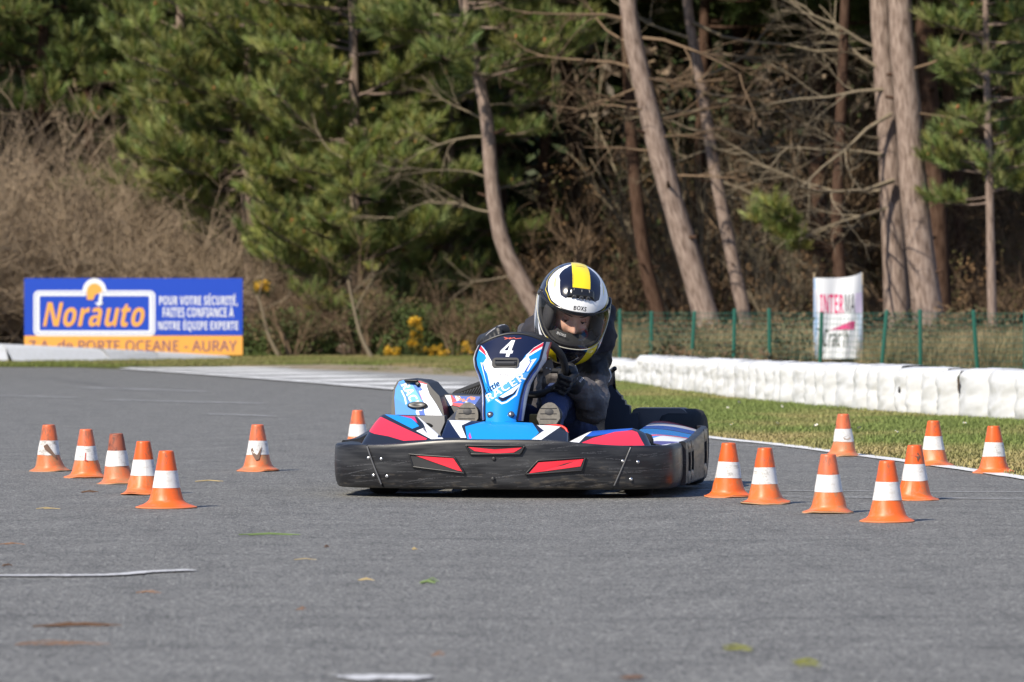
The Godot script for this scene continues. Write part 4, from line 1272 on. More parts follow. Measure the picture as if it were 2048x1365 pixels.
func build_cones() -> void:
	var red := lin(0.74, 0.108, 0.013)
	var soil := lin(0.22, 0.10, 0.06)
	var mo := []
	var ml := []
	var mw := []
	for i in 4:
		var m := mat(Color.WHITE, 0.42)
		m.albedo_texture = grime([red, lin(0.66, 0.14, 0.05), lin(0.60, 0.13, 0.045), red][i], soil, [0.3, 0.46, 0.56, 0.42][i], 400 + i * 7)
		mo.append(m)
		m = mat(Color.WHITE, 0.45)
		m.albedo_texture = grime([lin(0.76, 0.128, 0.016), lin(0.74, 0.15, 0.03), lin(0.64, 0.155, 0.05), lin(0.76, 0.122, 0.016)][i], lin(0.34, 0.2, 0.1), [0.36, 0.5, 0.62, 0.45][i], 440 + i * 7)
		ml.append(m)
		m = mat(Color.WHITE, 0.5)
		m.albedo_texture = grime(lin(0.68, 0.67, 0.66), [lin(0.5, 0.46, 0.4), lin(0.3, 0.28, 0.24), lin(0.2, 0.17, 0.15), lin(0.45, 0.4, 0.36)][i], [0.2, 0.36, 0.48, 0.3][i], 480 + i * 7)
		mw.append(m)
	var burnt := mat(Color.WHITE, 0.6)
	burnt.albedo_texture = grime(lin(0.34, 0.09, 0.045), lin(0.05, 0.035, 0.03), 0.45, 520)
	var inner := mat(lin(0.1, 0.03, 0.01), 0.9)
	var soot := mat(lin(0.16, 0.1, 0.075), 0.9)
	var H := 0.186
	var prof := [[1.0, 0.128], [0.65, 0.19], [0.36, 0.238], [0.15, 0.298], [0.10, 0.318], [0.065, 0.352], [0.04, 0.402], [0.022, 0.438]]
	var rad := func(f):
		for i in prof.size() - 1:
			if f <= prof[i][0] and f >= prof[i + 1][0]: return lerpf(prof[i][1], prof[i + 1][1], (prof[i][0] - f) / (prof[i][0] - prof[i + 1][0]))
		return prof[prof.size() - 1][1]
	var build := func(wob_amt, seed0, wide := 1.0):
		var wob := noise(seed0, 8.0, 2)
		var parts := []
		var P := []
		for f in [0.655, 0.75, 0.85, 0.95, 0.985, 1.0, 1.0, 0.9]: P.append(Vector2(rad.call(f) * H, f * H))
		P[5].x -= 0.0015; P[6] = Vector2(P[5].x - 0.004, H); P[7] = Vector2(P[6].x, H * 0.86)
		var top := MB.new(); top.lathe(P, 28, Transform3D(), wob, wob_amt * 0.5); parts.append(top.mesh())
		P = []
		for f in [0.355, 0.42, 0.5, 0.58, 0.655]: P.append(Vector2(rad.call(f) * H + 0.0009, f * H))
		var band := MB.new(); band.lathe(P, 28, Transform3D(), wob, wob_amt * 0.6); parts.append(band.mesh())
		P = []
		for f in [0.022, 0.04, 0.052, 0.065, 0.082, 0.10, 0.125, 0.15, 0.25, 0.36]: P.append(Vector2(rad.call(f) * H * (1.0 + (wide - 1.0) * clampf((0.15 - f) / 0.12, 0.0, 1.0)), f * H))
		var low := MB.new(); low.lathe(P, 32, Transform3D(), wob, wob_amt * 1.0); parts.append(low.mesh())
		P = [Vector2(0.07 * wide, 0.0), Vector2(0.083 * wide, 0.0), Vector2(0.0845 * wide, 0.0022), Vector2(0.083 * wide, 0.0044), Vector2(0.0805 * wide, 0.0046)]
		var lip := MB.new(); lip.lathe(P, 36, Transform3D(), wob, wob_amt * 0.6); parts.append(lip.mesh())
		return parts
	var kinds := [build.call(0.008, 1), build.call(0.024, 2), build.call(0.04, 3), build.call(0.0, 4, 1.2)]
	var lips := [mat(lin(0.62, 0.2, 0.08), 0.7), mat(lin(0.45, 0.25, 0.13), 0.8)]
	# x, z, mesh kind, orange, low, white, lip, lean, turn, label
	var list := [
		[-1.852, -17.60, 2, 2, 2, 2, 1, 0.02, 1.0, "dirty cone farthest left, its white band smeared black"],
		[-1.639, -16.92, 1, 1, 1, 1, 0, 0.0, 2.1, "cone second from the left with a small red mark on its white band"],
		[-1.465, -16.34, 2, 4, 2, 3, 1, 0.03, 0.4, "cone with a burnt brown top, third from the left"],
		[-1.288, -15.37, 1, 0, 1, 3, 0, 0.02, 5.0, "cone partly hidden behind the nearest left-hand cone"],
		[-1.127, -14.33, 3, 0, 0, 0, 0, 0.0, 0.0, "clean bright cone at the near end of the left-hand row"],
		[-1.018, -17.60, 1, 1, 2, 1, 0, 0.0, 3.0, "lone cone with a brown stain on its front, between left row and kart"],
		[-0.707, -20.14, 0, 1, 1, 0, 0, 0.0, 4.0, "cone half hidden behind the left end of the kart's bumper"],
		[0.745, -15.17, 1, 0, 0, 1, 0, 0.02, 2.6, "cone right beside the kart's right rear bumper, in its shadow"],
		[0.841, -14.625, 1, 0, 1, 1, 1, 0.0, 0.9, "cone second from the kart in the right-hand row, black specks on its band"],
		[1.006, -13.98, 1, 1, 1, 0, 1, 0.0, 1.7, "faded pinkish cone, third in the near right-hand row"],
		[1.461, -19.39, 2, 1, 2, 3, 1, 0.0, 3.6, "faded cone standing on the white edge line with a grey stain on its band"],
		[1.143, -13.39, 0, 0, 0, 0, 0, 0.0, 0.0, "clean cone nearest the camera on the right"],
		[1.368, -14.93, 1, 3, 0, 3, 0, 0.0, 4.4, "cone with a black scuff near its top, half behind the nearest right-hand cone"],
		[1.747, -18.21, 1, 3, 1, 0, 0, 0.01, 5.5, "cone on the edge line, second from the right border"],
		[1.905, -17.38, 1, 0, 0, 1, 0, 0.0, 2.9, "cone farthest right on the edge line"]]
	var omat := [mo[0], mo[1], mo[2], mo[3], burnt]
	for c in list:
		var t := thing("traffic_cone", c[9], "cone", Vector3(c[0], 0.0045, c[1]), c[8], "small orange slalom cones on the track")
		t.rotation.z = c[7]
		var k: Array = kinds[c[2]]
		put("cone_top", k[0], omat[c[3]], t)
		put("white_band", k[1], mw[c[5]], t)
		put("cone_foot", k[2], ml[c[4]], t)
		put("base_rim", k[3], lips[c[6]], t)
	# stains with an outline of their own
	var stain := func(host: int, f0: float, az: float, pts: PackedVector2Array, m: Material):
		var mb := MB.new()
		var tr := Geometry2D.triangulate_polygon(pts)
		for p in pts:
			var f := f0 + p.y
			var a: float = az + p.x
			var r: float = rad.call(f) * H + 0.0022
			mb.vert(Vector3(sin(a) * r, f * H, cos(a) * r))
		for i in range(0, tr.size(), 3): mb.tri(tr[i], tr[i + 1], tr[i + 2])
		var host_node: Node3D = find_child("traffic_cone" if host == 0 else "traffic_cone%d" % (host + 1), false, false)
		if host_node:
			var o := put("stain", mb, m, host_node)
			o.rotation.y = -host_node.rotation.y
	stain.call(5, 0.4, 0.1, v2s([-0.75, 0.06, -0.6, 0.12, -0.35, 0.0, -0.1, -0.05, 0.25, 0.1, 0.4, 0.14, 0.2, -0.02, 0.05, -0.14, -0.2, -0.16, -0.5, -0.05]), soot)
	stain.call(0, 0.45, 0.0, v2s([-0.5, 0.1, -0.1, 0.15, 0.2, 0.05, 0.7, -0.12, 0.6, -0.16, 0.1, -0.05, -0.3, 0.02]), soot)
	stain.call(10, 0.43, 0.3, v2s([-0.4, 0.02, -0.1, 0.05, 0.4, 0.04, 0.45, -0.02, 0.1, -0.04, -0.3, -0.03]), mat(lin(0.4, 0.33, 0.28), 0.8))
	stain.call(12, 0.82, 0.0, v2s([-0.5, 0.0, 0.3, 0.04, 0.5, -0.02, 0.2, -0.12, 0.1, -0.03]), mat(lin(0.12, 0.06, 0.04), 0.8))
	stain.call(1, 0.46, 0.1, v2s([-0.1, 0.06, 0.0, 0.06, -0.05, -0.08, 0.12, -0.1, 0.1, -0.12, -0.15, -0.1]), mat(lin(0.5, 0.08, 0.05), 0.8))

# ---------------------------------------------------------------- litter on the track
func build_litter() -> void:
	var green := mat(lin(0.13, 0.2, 0.06), 0.6)
	var brown := mat(lin(0.12, 0.06, 0.03), 0.8)
	var rust := mat(lin(0.26, 0.13, 0.065), 0.7)
	var straw := mat(lin(0.48, 0.36, 0.16), 0.7)
	var moss := mat(lin(0.2, 0.21, 0.06), 0.9)
	# pixel-free ground places: x, z, length, turn, strands, radius
	var list := [
		["pine_needle", "long green pine needle pair lying left of centre in front of the kart", "needle", -0.667, -12.55, 0.19, 0.03, 3, 0.0016, green],
		["pine_needle", "thin pale green needle below and right of the long green one", "needle", -0.54, -11.33, 0.085, 0.1, 1, 0.001, straw],
		["pine_twig", "dark brown needle bundle at the bottom left", "twig", -0.88, -8.94, 0.15, 0.12, 5, 0.0018, brown],
		["pine_needle", "long rusty needles at the bottom left corner, below the dark bundle", "needle", -0.87, -8.45, 0.15, 0.05, 4, 0.0008, rust],
		["pine_needle", "short rusty needle under the faded white line", "needle", -0.82, -9.98, 0.055, -0.3, 2, 0.0012, rust],
		["pine_needle", "short orange needle in the foreground below the kart's left half", "needle", -0.34, -10.46, 0.045, 0.0, 2, 0.0012, straw],
		["moss_tuft", "small bright green tuft in the foreground below the kart's left half", "moss", -0.195, -10.37, 0.04, 0.1, 9, 0.0014, green],
		["twig_scrap", "small dark brown scrap below the kart's left half", "twig", -0.50, -11.9, 0.018, 0.6, 2, 0.0016, brown],
		["pine_needle", "yellowish scrap straight below the kart's bumper centre", "needle", -0.26, -11.8, 0.014, 0.2, 2, 0.0014, straw],
		["pine_needle", "tiny orange needle near the middle of the foreground", "needle", -0.45, -9.43, 0.022, 0.1, 2, 0.0014, rust],
		["twig_scrap", "dark scrap cut by the left border above the faded white line", "twig", -1.27, -11.05, 0.025, 0.4, 2, 0.0018, brown],
		["pine_needle", "rusty needle by the left border above the faded white line", "needle", -1.36, -12.05, 0.09, 0.0, 2, 0.0011, rust],
		["pine_needle", "straw-coloured needle below the left-hand row of cones", "needle", -1.49, -14.2, 0.085, 0.1, 2, 0.0013, straw],
		["pine_needle", "straw-coloured needle between the left row and the lone cone", "needle", -1.15, -16.5, 0.1, 0.05, 3, 0.0016, straw],
		["twig_scrap", "brown scrap beside the foot of the hidden left cone", "twig", -1.48, -15.5, 0.07, 0.1, 3, 0.0014, brown],
		["pine_needle", "rusty needle in the bottom foreground below the right-hand shoe", "needle", -0.135, -8.2, 0.025, 0.0, 2, 0.0011, rust],
		["moss_tuft", "yellow-green moss scrap in the right foreground, left one of the pair", "moss", 0.43, -8.3, 0.05, -0.3, 14, 0.0008, moss],
		["moss_tuft", "yellow-green moss scrap in the right foreground, right one of the pair", "moss", 0.535, -7.95, 0.05, -0.3, 14, 0.0008, moss],
		["dry_leaf", "brown dead leaf scrap at the bottom border", "leaf", 0.21, -7.66, 0.045, 0.0, 0, 0.0, brown]]
	for q in list:
		var t := thing(q[0], q[1], q[2], Vector3(q[3], 0.0055, q[4]))
		var mb := MB.new()
		if q[7] == 0:
			mb.prism(v2s([-0.5, 0, -0.2, 0.25, 0.2, 0.28, 0.5, 0.05, 0.25, -0.2, -0.25, -0.22]), 0.0, 0.02, Transform3D(Basis.from_euler(Vector3(-1.4, 0, 0.1)).scaled(Vector3.ONE * q[5]), Vector3(0, 0.004, 0)))
			put("blade", mb, q[9], t)
			continue
		for k in q[7]:
			var l: float = q[5] * rr(0.6, 1.0)
			var o := Vector3(rr(-0.2, 0.2) * q[5], 0.001 + k * 0.0005, rr(-0.02, 0.02) * (1.0 if q[7] < 8 else 3.0))
			var d := Vector3(cos(q[6] + rr(-0.08, 0.08) * (1.0 if q[7] < 8 else 6.0)), 0, -sin(q[6] + rr(-0.08, 0.08) * (1.0 if q[7] < 8 else 6.0)))
			mb.tube(PackedVector3Array([o - d * l * 0.5, o + Vector3(0, 0.002 + rr(0, 0.004), rr(-0.006, 0.006)), o + d * l * 0.5]), PackedFloat32Array([q[8], q[8], q[8] * 0.5]), 4)
		put("strands", mb, q[9], t)


# ---------------------------------------------------------------- kart. Its own axes: x to the driver's left, y up, z forwards; print is laid out in millimetres.
const KART_AT := Vector3(0.071, 0.0045, -15.85)
const KART_TURN := -0.15708
const BLUE := Color(0.008, 0.25, 0.74)
const DEEP := Color(0.012, 0.085, 0.46)
const RED := Color(0.78, 0.028, 0.05)
const NAVY := Color(0.006, 0.009, 0.032)
const WHITE := Color(0.80, 0.81, 0.83)
const BLACK := Color(0.013, 0.013, 0.015)

var kart: Node3D
var bumper_path: PackedVector3Array
var bumper_run: PackedFloat32Array

func nose_z(x: float, y: float) -> float:
	return 0.765 - 0.35 * x * x - 1.5 * (y - 0.17)

func fair_z(_x: float, y: float) -> float:
	return 0.62 - 0.65 * (y - 0.216)

# a printed outline (mm) as a plate: front at «surf», pulled back by «deep»; uv from the art sheet
func plate(pts: PackedVector2Array, surf: Callable, deep: float, art: Art = null, out := 0.0) -> MB:
	var mb := MB.new()
	var fine := PackedVector2Array()
	for i in pts.size():
		var a := pts[i]; var b := pts[(i + 1) % pts.size()]
		var n := maxi(1, int(a.distance_to(b) / 25.0))
		for k in n: fine.append(a.lerp(b, float(k) / n))
	var tr := Geometry2D.triangulate_polygon(fine)
	var area := 0.0
	for i in fine.size(): area += fine[i].cross(fine[(i + 1) % fine.size()])
	for side in 2:
		var b := mb.v.size()
		for p in fine:
			var q := p * 0.001
			mb.vert(Vector3(q.x, q.y, surf.call(q.x, q.y) + out - deep * side), art.uv(p) if art else Vector2.ZERO)
		for i in range(0, tr.size(), 3):
			var ccw := (fine[tr[i + 1]] - fine[tr[i]]).cross(fine[tr[i + 2]] - fine[tr[i]]) > 0.0
			if ccw == (side == 0): mb.tri(b + tr[i], b + tr[i + 2], b + tr[i + 1])
			else: mb.tri(b + tr[i], b + tr[i + 1], b + tr[i + 2])
		if deep == 0.0: break
	if deep > 0.0:
		var n := fine.size()
		for i in n:
			var j := (i + 1) % n
			var k := mb.v.size()
			for e in [[i, 0], [j, 0], [j, 1], [i, 1]]:
				mb.vert(mb.v[e[0] + n * e[1]], mb.t[e[0]])
			if area > 0.0: mb.quad(k, k + 1, k + 2, k + 3)
			else: mb.quad(k, k + 3, k + 2, k + 1)
	return mb

func at_bumper(run: float) -> Array:
	# [place, outward direction] at a signed run from the middle of the nose
	var s := bumper_run[bumper_run.size() - 1] * 0.5 + run
	var i := clampi(bumper_run.bsearch(s) - 1, 0, bumper_run.size() - 2)
	var f := (s - bumper_run[i]) / maxf(1e-6, bumper_run[i + 1] - bumper_run[i])
	var d := (bumper_path[i + 1] - bumper_path[i]).normalized()
	return [bumper_path[i].lerp(bumper_path[i + 1], f), Vector3(-d.z, 0, d.x)]

func bumper_z(x: float, _y: float) -> float:
	for i in bumper_path.size() - 1:
		if bumper_path[i].x <= x and bumper_path[i + 1].x >= x and bumper_path[i].z > 0.5:
			return lerpf(bumper_path[i].z, bumper_path[i + 1].z, (x - bumper_path[i].x) / maxf(1e-6, bumper_path[i + 1].x - bumper_path[i].x))
	return 0.6

func bumper_piece(run0: Callable, run1: Callable, proud: float, cols: int) -> MB:
	# profile: height share, outward offset
	var prof := [[0.93, -0.06], [0.985, -0.04], [1.0, -0.014], [0.996, -0.005], [0.975, 0.0], [0.9, 0.0025], [0.7, 0.004], [0.5, 0.0045], [0.3, 0.003], [0.16, 0.0], [0.05, -0.006], [0.012, -0.012], [0.0, -0.02], [0.0, -0.06]]
	var rows := []
	var uvs := []
	for q in prof:
		var row := []
		var ur := []
		for j in cols + 1:
			var f: float = clampf(q[0], 0.0, 1.0)
			var run: float = lerpf(run0.call(f), run1.call(f), float(j) / cols)
			var a := at_bumper(run)
			var top: float = lerpf(0.202, 0.181, smoothstep(0.12, 0.46, absf(run)))
			var bot: float = 0.030
			var y: float = lerpf(bot, top, f)
			row.append(a[0] + a[1] * (q[1] + proud) + Vector3.UP * y)
			ur.append(Vector2(0.5 + run / 2.0, 1.0 - y / 0.22))
		rows.append(row); uvs.append(ur)
	var mb := MB.new()
	mb.grid(rows, uvs, false, true)
	return mb

func scuff_and_sheen() -> StandardMaterial3D:
	# black polyethylene: long scratches, pale rubbed places, a painted sheen mid-sheet, dried mud low down
	var w := 1024
	var h := 128
	var na := noise(601, 0.008, 4)
	var nb := noise(602, 0.05, 4)
	var nc := noise(603, 0.02, 5)
	var im := Image.create(w, h, false, Image.FORMAT_RGB8)
	var ro := Image.create(w, h, false, Image.FORMAT_RGB8)
	for y in h:
		for x in w:
			var yy := float(y) / h
			var rub := clampf(0.2 + na.get_noise_2d(x * 0.9, y * 5.0) * 0.7 + nb.get_noise_2d(x * 0.2, y * 3.0) * 0.35 + 0.25 * exp(-pow((x - 520.0) / 70.0, 2.0)), 0.0, 1.0)  # last term paints the central sheen into the colour
			var mud := clampf(nc.get_noise_2d(x * 1.3, y * 5.0) * 1.3 + (yy - 0.72) * 1.6 + (0.28 if x > 570 and x < 740 else 0.0) - 0.3, 0.0, 1.0)
			var c := Color(0.010, 0.010, 0.012).lerp(Color(0.055, 0.057, 0.062), rub * 0.75).lerp(Color(0.115, 0.095, 0.07), mud * 0.7)
			im.set_pixel(x, y, c.linear_to_srgb())
			var r := clampf(0.33 + rub * 0.2 + mud * 0.5, 0.0, 1.0)
			ro.set_pixel(x, y, Color(r, r, r))
	var r2 := RandomNumberGenerator.new()
	r2.seed = 611
	for i in 260:
		var x := r2.randi_range(0, w - 60)
		var y := r2.randi_range(4, h - 6)
		var l := r2.randi_range(5, 70)
		var c := Color(0.09, 0.092, 0.098) * r2.randf_range(0.4, 2.6)
		var sl := r2.randf_range(-0.25, 0.12)
		for k in l:
			var yy := clampi(int(y + k * sl), 0, h - 1)
			if r2.randf() < 0.75: im.set_pixel(mini(x + k, w - 1), yy, im.get_pixel(mini(x + k, w - 1), yy).lerp(c.linear_to_srgb(), 0.55))
	var m := mat(Color.WHITE, 1.0, 0, 0.5)
	m.albedo_texture = ImageTexture.create_from_image(im)
	m.roughness_texture = ImageTexture.create_from_image(ro)
	m.roughness_texture_channel = BaseMaterial3D.TEXTURE_CHANNEL_RED
	return m

func print_mat(a: Art, rough := 0.28) -> StandardMaterial3D:
	var m := mat(Color.WHITE, rough)
	m.albedo_texture = a.done()
	m.clearcoat_enabled = true
	m.clearcoat = 0.4
	m.clearcoat_roughness = 0.12
	return m

func sub(called: String, mb, m: Material, parent: Node) -> MeshInstance3D:
	return put(called, mb, m, parent)

func build_kart() -> void:
	kart = thing("go_kart", "blue, red and white child's go-kart with a black wrap-round bumper and number 4", "kart", KART_AT, KART_TURN)
	var plastic := mat(BLACK, 0.42)
	var satin := mat(lin(0.02, 0.02, 0.022), 0.5)
	var grey := mat(lin(0.11, 0.112, 0.118), 0.45)
	var steel := mat(lin(0.55, 0.55, 0.56), 0.3, 1.0)
	var redm := mat(RED, 0.35)
	var dullred := mat(lin(0.4, 0.03, 0.03), 0.5)
	var rubber := mat(lin(0.015, 0.015, 0.015), 0.85)
	var scuff := scuff_and_sheen()

	# --- front bumper
	var plan := []
	for q in [[0.592, 0.40], [0.595, 0.52], [0.593, 0.60], [0.576, 0.668], [0.52, 0.722], [0.42, 0.765], [0.3, 0.796], [0.15, 0.814]]: plan.append(Vector3(-q[0], 0, q[1]))
	plan.append(Vector3(0, 0, 0.82))
	for i in 8: plan.append(Vector3(-plan[7 - i].x, 0, plan[7 - i].z))
	bumper_path = spline(plan, 300)
	bumper_run.append(0.0)
	for i in range(1, bumper_path.size()): bumper_run.append(bumper_run[i - 1] + bumper_path[i].distance_to(bumper_path[i - 1]))
	var total := bumper_run[bumper_run.size() - 1] * 0.5
	var seam := func(f): return lerpf(0.405, 0.468, f)
	sub("bumper_centre", bumper_piece(func(_f): return -0.5, func(_f): return 0.5, 0.0, 60), scuff, kart)
	for s in [-1, 1]:
		var side := sub("bumper_side", bumper_piece(func(f): return s * seam.call(f) if s > 0 else -total + 0.002, func(f): return total - 0.002 if s > 0 else -seam.call(f), 0.005, 40), scuff, kart)
		var pts := PackedVector3Array()
		for k in 9:
			var f := 0.05 + 0.9 * k / 8.0
			var a := at_bumper(s * (seam.call(f) - 0.001))
			pts.append(a[0] + a[1] * (0.0065 + 0.004 * sin(f * PI)) + Vector3.UP * lerpf(0.037, 0.182, f))
		var e := MB.new(); e.tube(pts, PackedFloat32Array([0.0028]), 6)
		sub("seam_edge", e, mat(lin(0.1, 0.1, 0.105), 0.3), side)
		for q in ([[435, 134], [393, 131], [415, 74], [371, 72]] if s < 0 else [[416, 128], [467, 125], [443, 66]]):
			var run: float = s * (q[0] * 0.001 + (0.022 if q[0] > 400 else 0.016))
			var a := at_bumper(run)
			var bolt := MB.new()
			var xf := Transform3D(along(a[1]), a[0] + a[1] * (0.0085 if q[0] > 400 and q[0] != 416 else 0.0045) + Vector3.UP * q[1] * 0.001)
			bolt.lathe([Vector2(0.0, 0.004), Vector2(0.0022, 0.004), Vector2(0.0024, 0.0026), Vector2(0.005, 0.0024), Vector2(0.0064, 0.001), Vector2(0.0068, -0.004)], 14, xf)
			sub("bolt", bolt, steel, kart)
	for q in [[-4, 136], [-7, 67]]:
		var a := at_bumper(q[0] * 0.001)
		var bolt := MB.new()
		bolt.lathe([Vector2(0.0, 0.003), Vector2(0.005, 0.003), Vector2(0.007, 0.001), Vector2(0.0075, -0.004)], 14, Transform3D(along(a[1]), a[0] + a[1] * 0.0065 + Vector3.UP * q[1] * 0.001))
		sub("bolt", bolt, satin, kart)
	# red inserts sunk in dark frames
	for q in [[[-286, 147, -145, 137, -114, 92, -130, 95], [-303, 149, -142, 140, -106, 86, -288, 106]], [[-92, 176, -2, 168, 94, 175, 66, 158, -2, 154, -70, 162], [-101, 181, 102, 180, 88, 153, -84, 151]], [[150, 124, 303, 136, 293, 111, 118, 87], [148, 130, 309, 141, 296, 97, 105, 83]]]:
		var f := sub("insert_frame", plate(v2s(q[1]), bumper_z, 0.02, null, 0.0092), satin, kart)
		sub("insert_panel", plate(v2s(q[0]), bumper_z, 0.0, null, 0.0105), redm, f)
		var rim := MB.new()
		var pts := PackedVector3Array()
		var o := v2s(q[1])
		for i in o.size() + 1:
			var p := o[i % o.size()] * 0.001
			pts.append(Vector3(p.x, p.y, bumper_z(p.x, p.y) + 0.0105))
		for i in o.size():
			var seg := PackedVector3Array()
			for k in 7:
				var p := o[i].lerp(o[(i + 1) % o.size()], k / 6.0) * 0.001
				seg.append(Vector3(p.x, p.y, bumper_z(p.x, p.y) + 0.0098))
			rim.tube(seg, PackedFloat32Array([0.0034]), 6)
		sub("insert_rim", rim, plastic, f)

	var under := MB.new()  # added unseen pan: blocks light so the shadow under the nose is darker
	under.box(Transform3D(Basis(), Vector3(0, 0.036, 0.56)), Vector3(0.98, 0.008, 0.34), 0.002)
	for s in [-1, 1]: under.box(Transform3D(Basis(), Vector3(s * 0.45, 0.04, 0.02)), Vector3(0.24, 0.008, 0.62), 0.002)
	sub("added_shade_pan", under, mat(lin(0.01, 0.01, 0.01), 0.8), kart)
	# --- nose fairing behind the bumper
	var an := Art.new(-520, 120, 545, 300, 1.3, BLACK)
	an.poly(v2s([-490, 228, -457, 270, -451, 270, -259, 200, -262, 196, -343, 192, -402, 206, -459, 214, -482, 221]), RED)
	an.poly(v2s([-452, 282, -404, 279, -334, 266, -301, 241, -323, 232]), BLUE)
	an.poly(v2s([-405, 280, -330, 274, -309, 250, -338, 266]), lin(0.62, 0.02, 0.12))
	an.poly(v2s([-322, 274, -303, 274, -200, 200, -244, 198, -307, 225, -279, 237, -290, 250]), WHITE)
	an.poly(v2s([-285, 232, -262, 215, -280, 238]), lin(0.1, 0.1, 0.12))
	an.poly(v2s([-225, 270, -205, 264, -140, 204, -225, 204]), NAVY)
	an.poly(v2s([-205, 266, -119, 260, -149, 244, -119, 204, -140, 204]), WHITE)
	an.poly(v2s([-149, 244, -110, 262, -60, 262, -133, 240]), NAVY)
	an.poly(v2s([-135, 241, -76, 258, 95, 256, 129, 222, 109, 195, -112, 195]), BLUE)
	an.poly(v2s([-112, 222, -100, 203, -106, 200, -113, 210]), lin(0.6, 0.05, 0.3))
	an.poly(v2s([95, 256, 135, 222, 106, 196, 118, 196, 150, 228, 112, 260]), NAVY)
	an.poly(v2s([112, 248, 200, 244, 143, 198, 108, 198, 145, 228]), WHITE)
	an.poly(v2s([110, 200, 130, 205, 165, 235, 140, 226]), lin(0.62, 0.63, 0.66))
	an.poly(v2s([228, 186, 294, 224, 311, 228, 287, 208, 266, 178, 228, 178]), WHITE)
	an.poly(v2s([290, 210, 309, 228, 445, 240, 440, 232, 428, 228, 309, 209]), DEEP)
	an.poly(v2s([316, 204, 385, 224, 442, 229, 461, 223, 497, 176, 466, 168, 266, 178, 272, 184]), RED)
	var nm := print_mat(an)
	var contour := [-500, 180, -492, 205, -484, 226, -470, 254, -457, 274, -448, 279, -400, 277, -334, 273, -316, 272, -300, 262, -212, 205, -206, 262, -119, 260, -77, 258, 0, 258, 95, 254, 117, 246, 150, 246, 196, 242, 226, 222, 232, 190, 294, 222, 311, 227, 380, 232, 442, 236, 466, 229, 487, 219, 505, 192, 520, 168]
	var cx := []
	var x := -500.0
	while x <= 520.0:
		cx.append(x); x += 6.0
	var rows := []
	var uvs := []
	for r in 17:
		var row := []
		var ur := []
		for xx in cx:
			var yt := 170.0
			for i in range(0, contour.size() - 2, 2):
				if xx >= contour[i] and xx <= contour[i + 2]: yt = lerpf(contour[i + 1], contour[i + 3], (xx - contour[i]) / maxf(1.0, contour[i + 2] - contour[i]))
			var f := minf(r / 12.0, 1.0)
			var y := lerpf(125.0, yt, f)
			var p := Vector3(xx * 0.001, y * 0.001, nose_z(xx * 0.001, y * 0.001) - 0.012)
			p.z += 0.012 * sin(f * PI) - 0.010 * pow(f, 8.0)
			if r > 12: p += Vector3(0, -0.004 * (r - 12) * (r - 12) * 0.4, -0.012 * (r - 12))
			row.append(p)
			ur.append(an.uv(Vector2(xx, y)))
		rows.append(row); uvs.append(ur)
	var mb := MB.new(); mb.grid(rows, uvs, false, true)
	sub("nose_fairing", mb, nm, kart)

	# --- upright front panel with the number
	var L := v2s([-118, 522, -128, 496, -131, 473, -124, 447, -106, 414, -89, 372, -82, 333, -77, 284, -73, 262])
	var R := v2s([110, 533, 104, 500, 99, 470, 84, 446, 67, 420, 52, 388, 44, 342, 40, 290, 38, 260])
	var af := Art.new(-160, 200, 140, 580, 1.7, BLUE)
	af.poly(v2s([-86, 489, -70, 467, -58, 443, 19, 446, 38, 467, 56, 489, 68, 465, 85, 473, 63, 432, 55, 423, 39, 384, 20, 356, -16, 339, -39, 347, -65, 375, -80, 422, -111, 461, -100, 459, -90, 475]), WHITE)
	af.poly(v2s([-97, 459, -103, 453, -74, 378, -68, 378, -98, 453]), DEEP)
	af.poly(v2s([-101, 461, -108, 456, -84, 392, -80, 384, -104, 455]), WHITE)
	af.poly(v2s([56, 476, 67, 462, 49, 428, 55, 428, 70, 463]), DEEP)
	af.poly(v2s([108, 514, 58, 483, 70, 463, 92, 474]), BLUE)
	af.poly(v2s([68, 470, 88, 476, 60, 430, 54, 426, 72, 466]), WHITE)
	af.poly(v2s([-150, 600, 140, 600, 116, 536, 97, 523, 67, 504, 49, 487, 38, 467, 18, 447, -4, 443, -58, 443, -70, 467, -86, 489, -102, 512, -122, 526]), NAVY)
	af.poly(v2s([-122, 526, -92, 500, -80, 480, -89, 475, -96, 488, -132, 510]), WHITE)
	af.poly(v2s([-119, 522, -126, 511, -89, 483, -98, 501]), RED)
	af.poly(v2s([118, 540, 75, 513, 50, 486, 57, 480, 112, 516]), WHITE)
	af.poly(v2s([114, 536, 109, 521, 79, 503, 57, 487, 73, 509]), RED)
	af.poly(v2s([-41, 337, -17, 323, -2, 327, 26, 350, 38, 386, 39, 384, 31, 347, 0, 322, -17, 317, -44, 333]), WHITE)
	af.poly(v2s([-40, 344, -30, 343, -13, 339, 17, 354, 34, 376, 24, 352, -4, 330, -17, 326]), NAVY)
	af.poly(v2s([-85, 340, 56, 431, 69, 427, 68, 409, -70, 314]), BLUE)
	af.poly(v2s([-83, 340, 56, 427, 65, 424, 63, 412, -70, 319]), lin(0.1, 0.36, 0.8))
	for q in [[-1.4, 0.0], [1.4, 0.0], [0.0, 1.4], [0.0, -1.4]]: af.text("Little", bold, Vector2(-78 + q[0], 350 + q[1]), 21.0, 0.58, BLUE, af.fit("Little", bold, 21.0, 58.0), 0.1)
	af.text("Little", bold, Vector2(-78, 350), 21.0, 0.58, NAVY, af.fit("Little", bold, 21.0, 58.0), 0.1)
	for q in [[-0.9, 0.9], [0.9, -0.9], [0.9, 0.9], [-0.9, -0.9]]: af.text("RACER", bold, Vector2(-67 + q[0], 325 + q[1]), 27.0, 0.565, BLUE * 0.75, af.fit("RACER", bold, 27.0, 150.0), -0.08)
	af.text("RACER", bold, Vector2(-67, 325), 27.0, 0.565, WHITE, af.fit("RACER", bold, 27.0, 150.0), -0.08)
